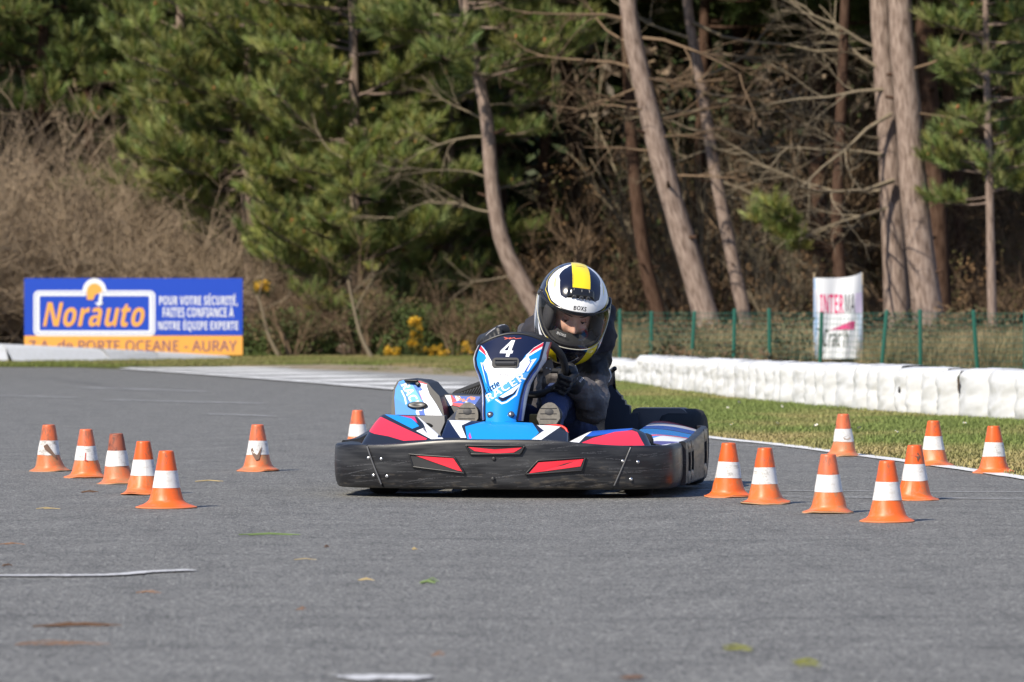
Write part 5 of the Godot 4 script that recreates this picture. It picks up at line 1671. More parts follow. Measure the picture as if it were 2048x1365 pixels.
	af.text("4", bold, Vector2(-46, 482), 58.0, -0.02, WHITE, 1.05, 0.25)
	af.line(v2s([-33, 549, -20, 546, -30, 542, -8, 548, -14, 543, 4, 548, 8, 544, 28, 546]), 2.2, lin(0.7, 0.12, 0.06))
	af.text("BOXS", bold, Vector2(-36, 415), 6.0, 0.0, lin(0.1, 0.1, 0.12), 1.6)
	for q in [[-40, 6, 436], [-42, 8, 427], [-46, 8, 408]]:
		var xx: float = q[0]
		while xx < q[1]:
			var w := rr(2.0, 6.0)
			af.line(v2s([xx, q[2], xx + w, q[2]]), 2.0, lin(0.42, 0.42, 0.45)); xx += w + 1.6
	af.poly(v2s([-110, 252, 80, 252, 80, 200, -110, 200]), BLUE)
	var fm := print_mat(af, 0.22)
	rows = []
	uvs = []
	var nr := 30
	var nc := 24
	for i in nr + 1:
		var f := float(i) / nr
		var g := f * (L.size() - 1)
		var k := mini(int(g), L.size() - 2)
		var l := L[k].lerp(L[k + 1], g - k)
		var rt := R[k].lerp(R[k + 1], g - k)
		var bow := 33.0 * pow(1.0 - f, 6.0) - 36.0 * pow(f, 6.0)
		var row := []
		var ur := []
		for j in nc + 1:
			var u := float(j) / nc
			var p := l.lerp(rt, u) + Vector2(0, bow * 4.0 * u * (1.0 - u))
			var q := p * 0.001
			var e := 2.0 * u - 1.0
			row.append(Vector3(q.x, q.y, fair_z(q.x, q.y) + 0.022 * (1.0 - e * e) - 0.006 * pow(absf(e), 6.0)))
			ur.append(af.uv(p))
		rows.append(row); uvs.append(ur)
	mb = MB.new(); mb.grid(rows, uvs, false, false)
	var fair := sub("number_panel", mb, fm, kart)
	# its flanks fold back; white with red and blue print, a dark rounded edge between
	var edge_l := PackedVector3Array()
	var edge_r := PackedVector3Array()
	for i in nr + 1: edge_l.append(rows[i][0]); edge_r.append(rows[i][nc])
	for s in [0, 1]:
		var e := edge_l if s == 0 else edge_r
		var sx := -1.0 if s == 0 else 1.0
		var arf := Art.new(0, 0, 60, 300, 1.0, lin(0.6, 0.62, 0.68))
		arf.poly(v2s([30, 300, 60, 300, 60, 215, 22, 255]), lin(0.5, 0.02, 0.05))
		arf.poly(v2s([0, 0, 26, 0, 12, 90, 20, 170, 0, 220]), DEEP)
		var fl := []
		var fu := []
		for i in nr + 1:
			var f := float(i) / nr
			var w := lerpf(0.06, 0.045, f)
			var row := []
			var ur := []
			for j in 7:
				var u := j / 6.0
				row.append(e[i] + Vector3(sx * (0.004 + 0.012 * sin(u * PI * 0.6)), -0.002 * u, -w * u - 0.002))
				ur.append(arf.uv(Vector2(u * 60.0, 300.0 * (1.0 - f))))
			fl.append(row); fu.append(ur)
		mb = MB.new(); mb.grid(fl, fu, false, s == 0)
		sub("panel_flank", mb, print_mat(arf, 0.35), fair)
		mb = MB.new(); mb.tube(e, PackedFloat32Array([0.0048]), 8)
		sub("panel_edge", mb, mat(NAVY, 0.3), fair)
	# top lip and bottom scoop
	var lip := PackedVector3Array()
	var scoop := PackedVector3Array()
	for j in nc + 1: lip.append(rows[0][j] + Vector3(0, 0.001, -0.003)); scoop.append(rows[nr][j] + Vector3(0, -0.006, -0.006))
	mb = MB.new(); mb.tube(lip, PackedFloat32Array([0.006]), 8); sub("panel_lip", mb, plastic, fair)
	var back := []
	for i in nr + 1:
		var row := []
		for j in nc + 1: row.append(rows[i][j] + Vector3(0, -0.002, -0.012))
		back.append(row)
	mb = MB.new(); mb.grid(back, [], false, true); sub("panel_back", mb, satin, fair)
	var sc := []
	for k in 5:
		var row := []
		for j in nc + 1:
			var u := float(j) / nc * 2.0 - 1.0
			row.append(rows[nr][j] + Vector3(0.004 * u * k, -0.005 * k + 0.004 * k * u * u * 1.5, -0.004 - 0.012 * k))
		sc.append(row)
	mb = MB.new(); mb.grid(sc, [], false, false); sub("panel_scoop", mb, satin, fair)
	for q in [[-54, 282], [19, 283]]:
		mb = MB.new()
		mb.lathe([Vector2(0, 0.0075), Vector2(0.005, 0.007), Vector2(0.0095, 0.005), Vector2(0.0115, 0.0015), Vector2(0.0118, -0.006)], 18, Transform3D(along(Vector3(0, 0.5, 0.85)), Vector3(q[0] * 0.001, q[1] * 0.001, fair_z(0, q[1] * 0.001) + 0.018)))
		sub("bolt", mb, mat(lin(0.2, 0.2, 0.21), 0.25, 0.8), fair)
	# hand grip let into the panel under the number
	mb = plate(rounded(-66, 443, 29, 478, 12), fair_z, 0.012, null, 0.0235)
	var gr := sub("grip_frame", mb, satin, fair)
	mb = MB.new(); mb.box(Transform3D(Basis.from_euler(Vector3(-0.57, 0, 0)), Vector3(-0.018, 0.459, fair_z(0, 0.459) + 0.027)), Vector3(0.075, 0.017, 0.011), 0.005)
	sub("grip_bar", mb, mat(lin(0.035, 0.036, 0.04), 0.3), gr)
	mb = MB.new(); mb.tube(PackedVector3Array([Vector3(-0.055, 0.468, fair_z(0, 0.468) + 0.027), Vector3(-0.055, 0.471, fair_z(0, 0.471) + 0.029), Vector3(0.02, 0.472, fair_z(0, 0.472) + 0.029), Vector3(0.02, 0.45, fair_z(0, 0.45) + 0.027)]), PackedFloat32Array([0.0018]), 6)
	sub("grip_wire", mb, plastic, gr)

	# --- right-hand (driver's right, picture left) pod: a tall printed hump
	var pod := func(_x, y): return 0.12 - 0.45 * (y - 0.25)
	var body := v2s([-491, 225, -495, 289, -496, 328, -493, 364, -483, 386, -471, 394, -449, 396, -395, 391, -369, 381, -350, 360, -324, 336, -309, 298, -300, 262, -298, 225])
	var hump := sub("tall_pod", plate(body, pod, 0.22), satin, kart)
	var ap := Art.new(-510, 220, -280, 410, 1.8, BLUE)
	ap.poly(v2s([-490, 330, -490, 262, -290, 262, -290, 300, -430, 296]), BLUE.lerp(DEEP, 0.25))
	ap.poly(v2s([-415, 400, -404, 381, -379, 383, -371, 381, -371, 369, -359, 341, -332, 306, -303, 260, -367, 260, -390, 333, -399, 356]), WHITE)
	ap.poly(v2s([-452, 398, -395, 392, -368, 380, -372, 376, -404, 384, -425, 388]), RED)
	ap.poly(v2s([-406, 292, -396, 292, -388, 258, -398, 258]), WHITE)
	ap.poly(v2s([-396, 292, -379, 292, -367, 258, -388, 258]), DEEP)
	ap.poly(v2s([-478, 380, -428, 384, -377, 312, -381, 306, -431, 306, -452, 349]), DEEP)
	ap.poly(v2s([-472, 378, -428, 382, -381, 312, -385, 309, -428, 309, -449, 349]), lin(0.1, 0.4, 0.8))
	ap.text("RACER", bold, Vector2(-467, 374), 30.0, -1.0, WHITE, 0.98, 0.2)
	ap.poly(v2s([-426, 378, -404, 378, -386, 358, -392, 353, -409, 357]), DEEP)
	ap.text("Little", bold, Vector2(-420, 370), 11.0, -0.6, BLUE, 0.8)
	ap.poly(v2s([-466, 354, -461, 356, -446, 330, -440, 308, -444, 304, -452, 330]), WHITE)
	ap.line(v2s([-399, 352, -388, 330, -385, 322]), 1.6, RED)
	var face := v2s([-478, 268, -487, 328, -486, 360, -475, 386, -460, 392, -425, 393, -395, 387, -371, 378, -371, 369, -359, 341, -332, 306, -306, 266])
	sub("pod_sticker", plate(face, pod, 0.0, ap, 0.0035), print_mat(ap, 0.25), hump)
	mb = MB.new()
	mb.lathe([Vector2(0, 0.007), Vector2(0.3, 0.007), Vector2(0.75, 0.009), Vector2(0.95, 0.006), Vector2(1.0, -0.004)], 26, Transform3D(Basis(Vector3(0.038, 0, 0), Vector3(0, 0.41, 0.91), Vector3(0, -0.0128, 0.0058)), Vector3(-0.4, 0.301, pod.call(0, 0.301) + 0.006)))
	sub("filler_cap", mb, mat(lin(0.03, 0.03, 0.032), 0.35), hump)
	mb = MB.new()
	mb.box(Transform3D(Basis.from_euler(Vector3(-0.4, 0, -0.05)), Vector3(-0.428, 0.388, pod.call(0, 0.388) + 0.012)), Vector3(0.052, 0.012, 0.02), 0.005)
	mb.box(Transform3D(Basis.from_euler(Vector3(-0.4, 0, 0.7)), Vector3(-0.405, 0.379, pod.call(0, 0.379) + 0.01)), Vector3(0.016, 0.018, 0.012), 0.004)
	sub("latch", mb, plastic, hump)
	# low rear half of that pod with its print
	var zz := func(_x, _y): return -0.0
	var lowp := sub("low_pod", plate(v2s([-345, 200, -345, 330, -338, 337, -306, 339, -276, 336, -165, 334, -160, 300, -160, 200]), func(_x, y): return -0.02 - 0.35 * (y - 0.29), 0.25), satin, kart)
	var al := Art.new(-350, 270, -150, 350, 2.0, DEEP)
	al.poly(v2s([-342, 345, -303, 345, -290, 298, -319, 285, -345, 290]), WHITE)
	al.poly(v2s([-306, 345, -277, 314, -295, 309]), RED)
	al.poly(v2s([-292, 345, -276, 345, -262, 322, -278, 314]), lin(0.7, 0.75, 0.8))
	al.poly(v2s([-294, 309, -255, 306, -200, 294, -214, 282, -246, 290, -295, 296]), RED)
	al.poly(v2s([-250, 312, -244, 314, -196, 298, -202, 294]), WHITE)
	al.line(v2s([-277, 332, -264, 324, -270, 318, -252, 322, -258, 314, -242, 318, -238, 326, -226, 330]), 4.0, lin(0.72, 0.2, 0.1))
	al.poly(v2s([-232, 328, -222, 331, -210, 327, -214, 319, -226, 319]), lin(0.72, 0.2, 0.1))
	al.line(v2s([-190, 332, -180, 314]), 1.5, lin(0.5, 0.6, 0.8))
	al.line(v2s([-326, 330, -322, 305]), 2.0, lin(0.3, 0.3, 0.33))
	sub("pod_sticker", plate(v2s([-337, 334, -306, 336, -276, 333, -168, 331, -168, 307, -207, 288, -244, 289, -293, 300, -319, 294, -331, 299]), func(_x, y): return -0.02 - 0.35 * (y - 0.29), 0.0, al, 0.003), print_mat(al, 0.3), lowp)
	# louvred cover
	var lz := func(_x, _y): return -0.3
	var lou := sub("louvred_cover", plate(v2s([-344, 318, -342, 340, -330, 349, -240, 383, -205, 386, -200, 318]), lz, 0.12), mat(lin(0.05, 0.052, 0.058), 0.35), kart)
	sub("louvre_well", plate(v2s([-320, 328, -311, 343, -240, 371, -215, 374, -215, 328]), lz, 0.0, null, 0.002), mat(lin(0.006, 0.006, 0.006), 0.9), lou)
	for k in 11:
		mb = MB.new()
		var xk := -0.312 + k * 0.0092
		var hk := 0.012 + 0.0043 * k * 0.92
		var a := Vector3(xk, 0.329, -0.293)
		mb.tube(PackedVector3Array([a, a + Vector3(hk * 0.5 + 0.003, hk, 0.0)]), PackedFloat32Array([0.0026]), 5)
		sub("louvre", mb, mat(lin(0.06, 0.062, 0.068), 0.35) if k == 0 else lou.get_child(1).material_override, lou)
	# grey foot tray between nose and pod, dark footwell
	var tray := sub("foot_tray", plate(v2s([-352, 180, -350, 271, -250, 272, -248, 249, -262, 212, -256, 180]), func(_x, y): return 0.40 - 0.3 * (y - 0.27), 0.06), grey, kart)
	mb = MB.new(); mb.lathe([Vector2(0, 0.001), Vector2(1, 0.001), Vector2(1.0, -0.004)], 18, Transform3D(Basis(Vector3(0.015, -0.004, 0), Vector3(0, 0.3, 0.95), Vector3(0, -0.006, 0.002)), Vector3(-0.304, 0.24, 0.4105)))
	sub("tray_hole", mb, mat(lin(0.004, 0.004, 0.004), 0.9), tray)
	rows = []
	for i in 9:
		var f := i / 8.0
		var row := []
		for j in 15:
			var u := j / 14.0
			row.append(Vector3(lerpf(-0.272, -0.145, u), 0.2 + (0.102 * sin(PI * (0.2 + 0.62 * u))) * sin(f * PI * 0.5), 0.33 - 0.22 * (1.0 - cos(f * PI * 0.5))))
		rows.append(row)
	mb = MB.new(); mb.grid(rows, [], false, true)
	sub("footwell_arch", mb, mat(lin(0.045, 0.046, 0.05), 0.4), kart)

	# --- left-hand (picture right) pod
	var at := Art.new(380, -360, 640, 440, 1.2, BLUE)
	at.poly(v2s([440, 440, 640, 440, 640, 130, 570, 180, 500, 270]), WHITE)
	at.poly(v2s([380, 360, 480, 285, 560, 195, 640, 130, 640, 105, 555, 172, 470, 262, 380, 335]), RED)
	at.poly(v2s([440, 440, 500, 360, 580, 290, 520, 400]), lin(0.08, 0.05, 0.2))
	at.poly(v2s([380, 20, 470, 40, 560, 20, 640, -40, 640, -60, 560, 0, 470, 22, 380, 0]), NAVY)
	at.poly(v2s([380, 0, 470, 22, 560, 0, 640, -60, 640, -140, 380, -110]), DEEP)
	at.poly(v2s([380, -110, 640, -140, 640, -260, 380, -220]), lin(0.68, 0.69, 0.74))
	at.poly(v2s([380, -220, 600, -250, 600, -330, 380, -330]), RED)
	rows = []
	uvs = []
	for i in 21:
		var f := i / 20.0
		var z := lerpf(0.40, -0.32, f)
		var row := []
		var ur := []
		for j in 13:
			var u := j / 12.0
			var xo := 0.588 - 0.05 * pow(maxf(0.0, f - 0.7) / 0.3, 2.0) - 0.03 * pow(maxf(0.0, 0.2 - f) / 0.2, 2.0)
			var xx := lerpf(xo, 0.40, u)
			var yo := lerpf(0.176, 0.214, f)
			var y := yo + 0.024 * sin(u * PI * 0.62) + lerpf(-0.014, 0.0, minf(1.0, f * 5.0))
			row.append(Vector3(xx, y, z))
			ur.append(at.uv(Vector2(xx, z) * 1000.0))
		rows.append(row); uvs.append(ur)
	mb = MB.new(); mb.grid(rows, uvs, false, false)
	var rp := sub("side_pod", mb, print_mat(at, 0.25), kart)
	var skirt := []
	for i in 21:
		var row := []
		for j in 5:
			var q: Vector3 = rows[i][0]
			row.append(Vector3(q.x + 0.006 * sin(j / 4.0 * PI), lerpf(q.y - 0.001, 0.07, j / 4.0), q.z))
		skirt.append(row)
	mb = MB.new(); mb.grid(skirt, [], false, true); sub("pod_skirt", mb, satin, rp)
	var fr := []
	for k in 4:
		var row := []
		for j in 13: row.append(Vector3(rows[0][j].x, lerpf(rows[0][j].y, 0.08, k / 3.0), rows[0][j].z + 0.004 * sin(k / 3.0 * PI)))
		fr.append(row)
	mb = MB.new(); mb.grid(fr, [], false, true); sub("pod_front", mb, satin, rp)
	# slotted side bumpers, both flanks
	for s in [1, -1]:
		var bar := MB.new()
		var px := func(z): return 0.607 - 0.035 * pow(maxf(0.0, -z - 0.22) / 0.12, 2.0)
		var ztop := func(z): return lerpf(0.186, 0.222, smoothstep(0.3, -0.3, z))
		var slots := [[0.375, 0.30], [0.275, 0.205], [-0.12, -0.20]]
		if s < 0: slots = [[0.36, 0.30], [0.25, 0.19]]
		var cuts := [0.44]
		for q in slots: cuts.append(q[0]); cuts.append(q[1])
		cuts.append(-0.335)
		for i in cuts.size() - 1:
			var open := i % 2 == 1
			for band in ([[0.0, 0.3], [0.72, 1.0]] if open else [[0.0, 1.0]]):
				var nz := maxi(2, int((cuts[i] - cuts[i + 1]) / 0.03))
				var rws := []
				for k in nz + 1:
					var z: float = lerpf(cuts[i], cuts[i + 1], float(k) / nz)
					var x0: float = px.call(z)
					var y0: float = lerpf(0.035 + 0.03 * smoothstep(-0.2, -0.335, z), ztop.call(z), band[0])
					var y1: float = lerpf(0.035 + 0.03 * smoothstep(-0.2, -0.335, z), ztop.call(z), band[1])
					var row := []
					for e in [[0.0, 0.0], [0.0, 1.0], [0.004, 1.0], [0.02, 1.0], [0.024, 0.96], [0.026, 0.5], [0.024, 0.04], [0.02, 0.0], [0.0, 0.0]]:
						row.append(Vector3(s * (x0 - 0.02 + e[0]), lerpf(y0, y1, e[1]), z))
					rws.append(row)
				bar.grid(rws, [], false, s < 0)
				for e in [0, rws.size() - 1]:
					var b := bar.v.size()
					for q in rws[e]: bar.vert(q)
					for k in range(1, 7): bar.tri(b, b + k, b + k + 1)
		for i in bar.t.size(): bar.t[i] = Vector2(bar.v[i].z * 0.6 + 0.3, 1.0 - bar.v[i].y / 0.24)
		var sb := sub("side_bumper", bar, scuff, kart)
		mb = MB.new(); mb.box(Transform3D(Basis(), Vector3(s * 0.565, 0.115, 0.05)), Vector3(0.012, 0.1, 0.7), 0.003)
		sub("side_tube_cover", mb, dullred, sb)
	# rear box beside the seat, at picture right
	mb = plate(v2s([311, 150, 312, 233, 305, 261, 311, 276, 322, 282, 486, 282, 497, 278, 523, 258, 520, 217, 505, 150]), func(_x, y): return -0.42 - 0.25 * (y - 0.2), 0.16)
	sub("engine_cover", mb, mat(lin(0.05, 0.052, 0.06), 0.4), kart)

	# --- chassis, wheels, seat, steering
	mb = MB.new()
	for s in [-1, 1]:
		mb.tube(spline([Vector3(s * 0.22, 0.07, 0.7), Vector3(s * 0.24, 0.06, 0.45), Vector3(s * 0.3, 0.06, 0.1), Vector3(s * 0.3, 0.06, -0.3), Vector3(s * 0.22, 0.09, -0.62)], 16), PackedFloat32Array([0.015]), 8)
		mb.tube(PackedVector3Array([Vector3(s * 0.3, 0.06, 0.3), Vector3(s * 0.58, 0.1, 0.3), Vector3(s * 0.585, 0.1, -0.25), Vector3(s * 0.3, 0.06, -0.25)]), PackedFloat32Array([0.011]), 8)
	for q in [0.66, 0.42, -0.1, -0.55]: mb.tube(PackedVector3Array([Vector3(-0.27, 0.06, q), Vector3(0.27, 0.06, q)]), PackedFloat32Array([0.014]), 8)
	sub("frame", mb, mat(lin(0.02, 0.02, 0.022), 0.4, 0.5), kart)
	mb = MB.new(); mb.box(Transform3D(Basis(), Vector3(0, 0.043, 0.12)), Vector3(0.5, 0.006, 1.1), 0.002); sub("floor_tray", mb, mat(lin(0.1, 0.1, 0.1), 0.5, 0.7), kart)
	mb = MB.new(); mb.tube(PackedVector3Array([Vector3(-0.5, 0.135, -0.5), Vector3(0.5, 0.135, -0.5)]), PackedFloat32Array([0.016]), 10); sub("rear_axle", mb, steel, kart)
	mb = MB.new(); mb.tube(PackedVector3Array([Vector3(-0.45, 0.125, 0.5), Vector3(0.45, 0.125, 0.5)]), PackedFloat32Array([0.012]), 8); sub("front_axle", mb, satin, kart)
	for q in [[-0.45, 0.48, 0.108, 0.10], [0.45, 0.48, 0.108, 0.10], [-0.49, -0.5, 0.14, 0.16], [0.49, -0.5, 0.14, 0.16]]:
		var w := Node3D.new(); w.name = "wheel"; kart.add_child(w, true)
		w.position = Vector3(q[0], q[2], q[1])
		if q[1] > 0: w.rotation.y = 0.12
		var r: float = q[2]; var hw: float = q[3] * 0.5
		mb = MB.new()
		mb.lathe([Vector2(r * 0.52, -hw), Vector2(r * 0.8, -hw * 1.05), Vector2(r * 0.95, -hw * 0.9), Vector2(r, -hw * 0.6), Vector2(r, 0), Vector2(r, hw * 0.6), Vector2(r * 0.95, hw * 0.9), Vector2(r * 0.8, hw * 1.05), Vector2(r * 0.52, hw)], 32, Transform3D(Basis.from_euler(Vector3(0, 0, PI / 2)), Vector3.ZERO))
		put("tyre", mb, rubber, w)
		mb = MB.new()
		mb.lathe([Vector2(0.0, -hw * 0.3), Vector2(r * 0.2, -hw * 0.35), Vector2(r * 0.25, -hw * 0.1), Vector2(r * 0.45, -hw * 0.3), Vector2(r * 0.54, -hw), Vector2(r * 0.5, 0), Vector2(r * 0.54, hw), Vector2(r * 0.45, hw * 0.3), Vector2(r * 0.25, hw * 0.1), Vector2(0.0, hw * 0.3)], 24, Transform3D(Basis.from_euler(Vector3(0, 0, PI / 2)), Vector3.ZERO))
		put("rim", mb, mat(lin(0.3, 0.3, 0.31), 0.35, 0.9), w)
	# seat: a bucket shell
	rows = []
	for i in 19:
		var f := i / 18.0
		var row := []
		for j in 21:
			var u := j / 20.0 * 2.0 - 1.0
			var wing := pow(absf(u), 3.0)
			var y := 0.09 + 0.30 * pow(maxf(0.0, f - 0.4) / 0.6, 1.1) + wing * 0.10 * (1.0 - 0.6 * f)
			var z := lerpf(0.02, -0.46, minf(1.0, f / 0.75)) - 0.05 * f + wing * 0.16 * smoothstep(0.35, 1.0, f)
			row.append(Vector3(0.06 + u * (0.215 - 0.02 * f), y, z))
		rows.append(row)
	mb = MB.new(); mb.grid(rows)
	var seat := sub("seat", mb, mat(lin(0.012, 0.013, 0.018), 0.35), kart)
	var outl := PackedVector3Array()
	for j in 21: outl.append(rows[18][j])
	mb = MB.new(); mb.tube(outl, PackedFloat32Array([0.009]), 7); sub("seat_edge", mb, plastic, seat)
	mb = plate(v2s([223, 190, 224, 320, 230, 366, 240, 370, 251, 356, 272, 332, 279, 330, 282, 316, 293, 312, 295, 298, 312, 292, 314, 262, 345, 268, 350, 190]), func(_x, y): return -0.3 - 0.4 * (y - 0.2), 0.05)
	sub("seat_side_guard", mb, mat(lin(0.012, 0.014, 0.022), 0.45), kart)
	# steering wheel, seen from below its rim
	var sw := Node3D.new(); sw.name = "steering_wheel"; kart.add_child(sw, true)
	sw.transform = Transform3D(Basis.from_euler(Vector3(0.62, 0.0, -0.16)), Vector3(0.024, 0.445, 0.262))
	var tor := []
	for i in 41:
		var a := TAU * i / 40
		var row := []
		for j in 13:
			var b := TAU * j / 12
			var rad := 0.135 + 0.0135 * cos(b)
			row.append(Vector3(cos(a) * rad, sin(a) * rad * (0.93 if sin(a) < 0 else 1.0), 0.0135 * sin(b)))
		tor.append(row)
	mb = MB.new(); mb.grid(tor, [], false, false); put("rim", mb, mat(lin(0.010, 0.010, 0.011), 0.6), sw)
	for a in [0.0, PI, -PI / 2]:
		mb = MB.new(); mb.tube(PackedVector3Array([Vector3(0, 0, 0.02), Vector3(cos(a) * 0.13, sin(a) * 0.12, 0.0)]), PackedFloat32Array([0.013, 0.008]), 8); put("spoke", mb, satin, sw)
	mb = MB.new(); mb.lathe([Vector2(0, 0.03), Vector2(0.03, 0.03), Vector2(0.036, 0.02), Vector2(0.036, 0.0), Vector2(0.0, 0.0)], 20, Transform3D(Basis.from_euler(Vector3(PI / 2, 0, 0)), Vector3.ZERO)); put("hub", mb, satin, sw)
	mb = MB.new(); mb.tube(PackedVector3Array([Vector3(0.02, 0.46, 0.27), Vector3(0.0, 0.12, 0.6)]), PackedFloat32Array([0.011]), 8); sub("steering_column", mb, steel, kart)
	# bracket between panel and wheel, with two bright screws
	mb = plate(v2s([95, 410, 118, 424, 128, 444, 122, 470, 104, 466, 88, 440]), func(_x, _y): return 0.33, 0.006)
	var br := sub("panel_bracket", mb, mat(lin(0.12, 0.105, 0.095), 0.5), kart)
	for q in [[104, 440], [116, 436]]:
		mb = MB.new(); mb.ball(Vector3(q[0] * 0.001, q[1] * 0.001, 0.332), Vector3(0.003, 0.003, 0.002), 10, 6); sub("screw", mb, steel, br)
	# red hose over the nose, tan floor board, pedals
	mb = MB.new(); mb.tube(spline([Vector3(0.1, 0.238, 0.6), Vector3(0.163, 0.244, 0.605), Vector3(0.194, 0.243, 0.605), Vector3(0.213, 0.233, 0.61), Vector3(0.218, 0.22, 0.615), Vector3(0.217, 0.195, 0.62)], 18), PackedFloat32Array([0.0042]), 8)
	var hose := sub("red_hose", mb, mat(lin(0.75, 0.025, 0.015), 0.35), kart)
	mb = MB.new(); mb.tube(PackedVector3Array([Vector3(0.218, 0.224, 0.615), Vector3(0.217, 0.205, 0.618)]), PackedFloat32Array([0.0068, 0.006]), 8); sub("hose_end", mb, hose.material_override, hose)
	mb = MB.new(); mb.box(Transform3D(Basis(), Vector3(0.072, 0.23, 0.42)), Vector3(0.03, 0.1, 0.02), 0.003); sub("pedal_plate", mb, mat(lin(0.30, 0.21, 0.07), 0.7), kart)
	for q in [-0.155, 0.135]:
		mb = MB.new(); mb.tube(PackedVector3Array([Vector3(q - 0.03, 0.19, 0.55), Vector3(q, 0.192, 0.552), Vector3(q + 0.03, 0.19, 0.55)]), PackedFloat32Array([0.006]), 7)
		mb.tube(PackedVector3Array([Vector3(q + 0.03, 0.19, 0.55), Vector3(q + 0.035, 0.1, 0.56)]), PackedFloat32Array([0.006]), 7)
		sub("pedal", mb, steel, kart)


# ---------------------------------------------------------------- driver
# joints with radii become one skin: smooth union of tapered capsules, meshed with surface nets
func skin(bones: Array, cell: float, k: float, nz: FastNoiseLite = null, amp := 0.0) -> MB:
	var lo := Vector3(1e9, 1e9, 1e9)
	var hi := -lo
	for b in bones:
		var r := maxf(b[2], b[3]) + k + cell * 2.0
		lo = lo.min((b[0] as Vector3).min(b[1]) - Vector3.ONE * r)
		hi = hi.max((b[0] as Vector3).max(b[1]) + Vector3.ONE * r)
	var nx := int((hi.x - lo.x) / cell) + 2
	var ny := int((hi.y - lo.y) / cell) + 2
	var nzz := int((hi.z - lo.z) / cell) + 2
	var f := PackedFloat32Array()
	f.resize(nx * ny * nzz)
	f.fill(0.2)
	for b in bones:
		var a: Vector3 = b[0]
		var ba: Vector3 = b[1] - a
		var ra: float = b[2]
		var rb: float = b[3]
		var kk: float = b[4] if b.size() > 4 else k
		var inv := 1.0 / maxf(1e-9, ba.length_squared())
		var m := maxf(ra, rb) + k + cell * 2.0
		var l := (a.min(b[1]) - Vector3.ONE * m - lo) / cell
		var h := (a.max(b[1]) + Vector3.ONE * m - lo) / cell
		for z in range(maxi(0, int(l.z)), mini(nzz, int(h.z) + 1)):
			for y in range(maxi(0, int(l.y)), mini(ny, int(h.y) + 1)):
				var row := (z * ny + y) * nx
				for x in range(maxi(0, int(l.x)), mini(nx, int(h.x) + 1)):
					var p := lo + Vector3(x, y, z) * cell - a
					var t := clampf(p.dot(ba) * inv, 0.0, 1.0)
					var d := (p - ba * t).length() - (ra + (rb - ra) * t)
					var o := f[row + x]
					var g := clampf(0.5 + 0.5 * (o - d) / kk, 0.0, 1.0)
					f[row + x] = o + (d - o) * g - kk * g * (1.0 - g)
	if nz:
		for z in nzz:
			for y in ny:
				for x in nx:
					var i := (z * ny + y) * nx + x
					if absf(f[i]) < 0.03:
						var p := lo + Vector3(x, y, z) * cell
						f[i] += nz.get_noise_3d(p.x, p.y, p.z) * amp
	var mb := MB.new()
	var id := PackedInt32Array()
	id.resize(f.size())
	id.fill(-1)
	var off := [0, 1, nx, nx + 1, nx * ny, nx * ny + 1, nx * ny + nx, nx * ny + nx + 1]
	var edges := [[0, 1], [2, 3], [4, 5], [6, 7], [0, 2], [1, 3], [4, 6], [5, 7], [0, 4], [1, 5], [2, 6], [3, 7]]
	for z in nzz - 1:
		for y in ny - 1:
			for x in nx - 1:
				var i := (z * ny + y) * nx + x
				var mask := 0
				for c in 8:
					if f[i + off[c]] < 0.0: mask |= 1 << c
				if mask == 0 or mask == 255: continue
				var s := Vector3.ZERO
				var n := 0
				for e in edges:
					var va := f[i + off[e[0]]]
					var vb := f[i + off[e[1]]]
					if (va < 0.0) == (vb < 0.0): continue
					var t := va / (va - vb)
					var pa := Vector3(e[0] & 1, (e[0] >> 1) & 1, e[0] >> 2)
					var pb := Vector3(e[1] & 1, (e[1] >> 1) & 1, e[1] >> 2)
					s += pa.lerp(pb, t); n += 1
				id[i] = mb.vert(lo + (Vector3(x, y, z) + s / n) * cell)
	for z in range(1, nzz - 1):
		for y in range(1, ny - 1):
			for x in range(1, nx - 1):
				var i := (z * ny + y) * nx + x
				var a := f[i] < 0.0
				for ax in 3:
					var st: int = [1, nx, nx * ny][ax]
					if a == (f[i + st] < 0.0): continue
					var u: int = [nx, nx * ny, 1][ax]
					var w: int = [nx * ny, 1, nx][ax]
					var q := [id[i], id[i - u], id[i - u - w], id[i - w]]
					if mini(mini(q[0], q[1]), mini(q[2], q[3])) < 0: continue
					if a: mb.quad(q[0], q[3], q[2], q[1])
					else: mb.quad(q[0], q[1], q[2], q[3])
	return mb

func shell_r(az: float, el: float) -> float:
	var d := Vector3(cos(el) * sin(az), sin(el), cos(el) * cos(az))
	var n := lerpf(2.0, 2.5, smoothstep(0.0, -0.7, el))
	var b := lerpf(0.150, 0.205, smoothstep(0.15, -0.5, el))
	var c := 0.158 if d.z > 0.0 else 0.168
	var r := pow(pow(absf(d.x) / 0.131, n) + pow(absf(d.y) / b, n) + pow(absf(d.z) / c, n), -1.0 / n)
	r += 0.012 * smoothstep(-0.3, -0.65, el) * maxf(0.0, cos(az))
	return r

func e_top(az: float) -> float:
	return deg_to_rad(14.0 + 3.0 * pow(az / 1.22, 2.0)) if absf(az) < 1.43 else deg_to_rad(18.1)

func e_bot(az: float) -> float:
	return deg_to_rad(-29.0 + 47.0 * pow(minf(absf(az), 1.43) / 1.43, 2.8))

func on_shell(az: float, el: float, k := 1.0, add := 0.0) -> Vector3:
	var d := Vector3(cos(el) * sin(az), sin(el), cos(el) * cos(az))
	return d * (shell_r(az, el) * k + add)

func crown_uv(az: float, el: float) -> Vector2:
	var r := 90.0 - rad_to_deg(el)
	return Vector2(r * sin(az), -r * cos(az))

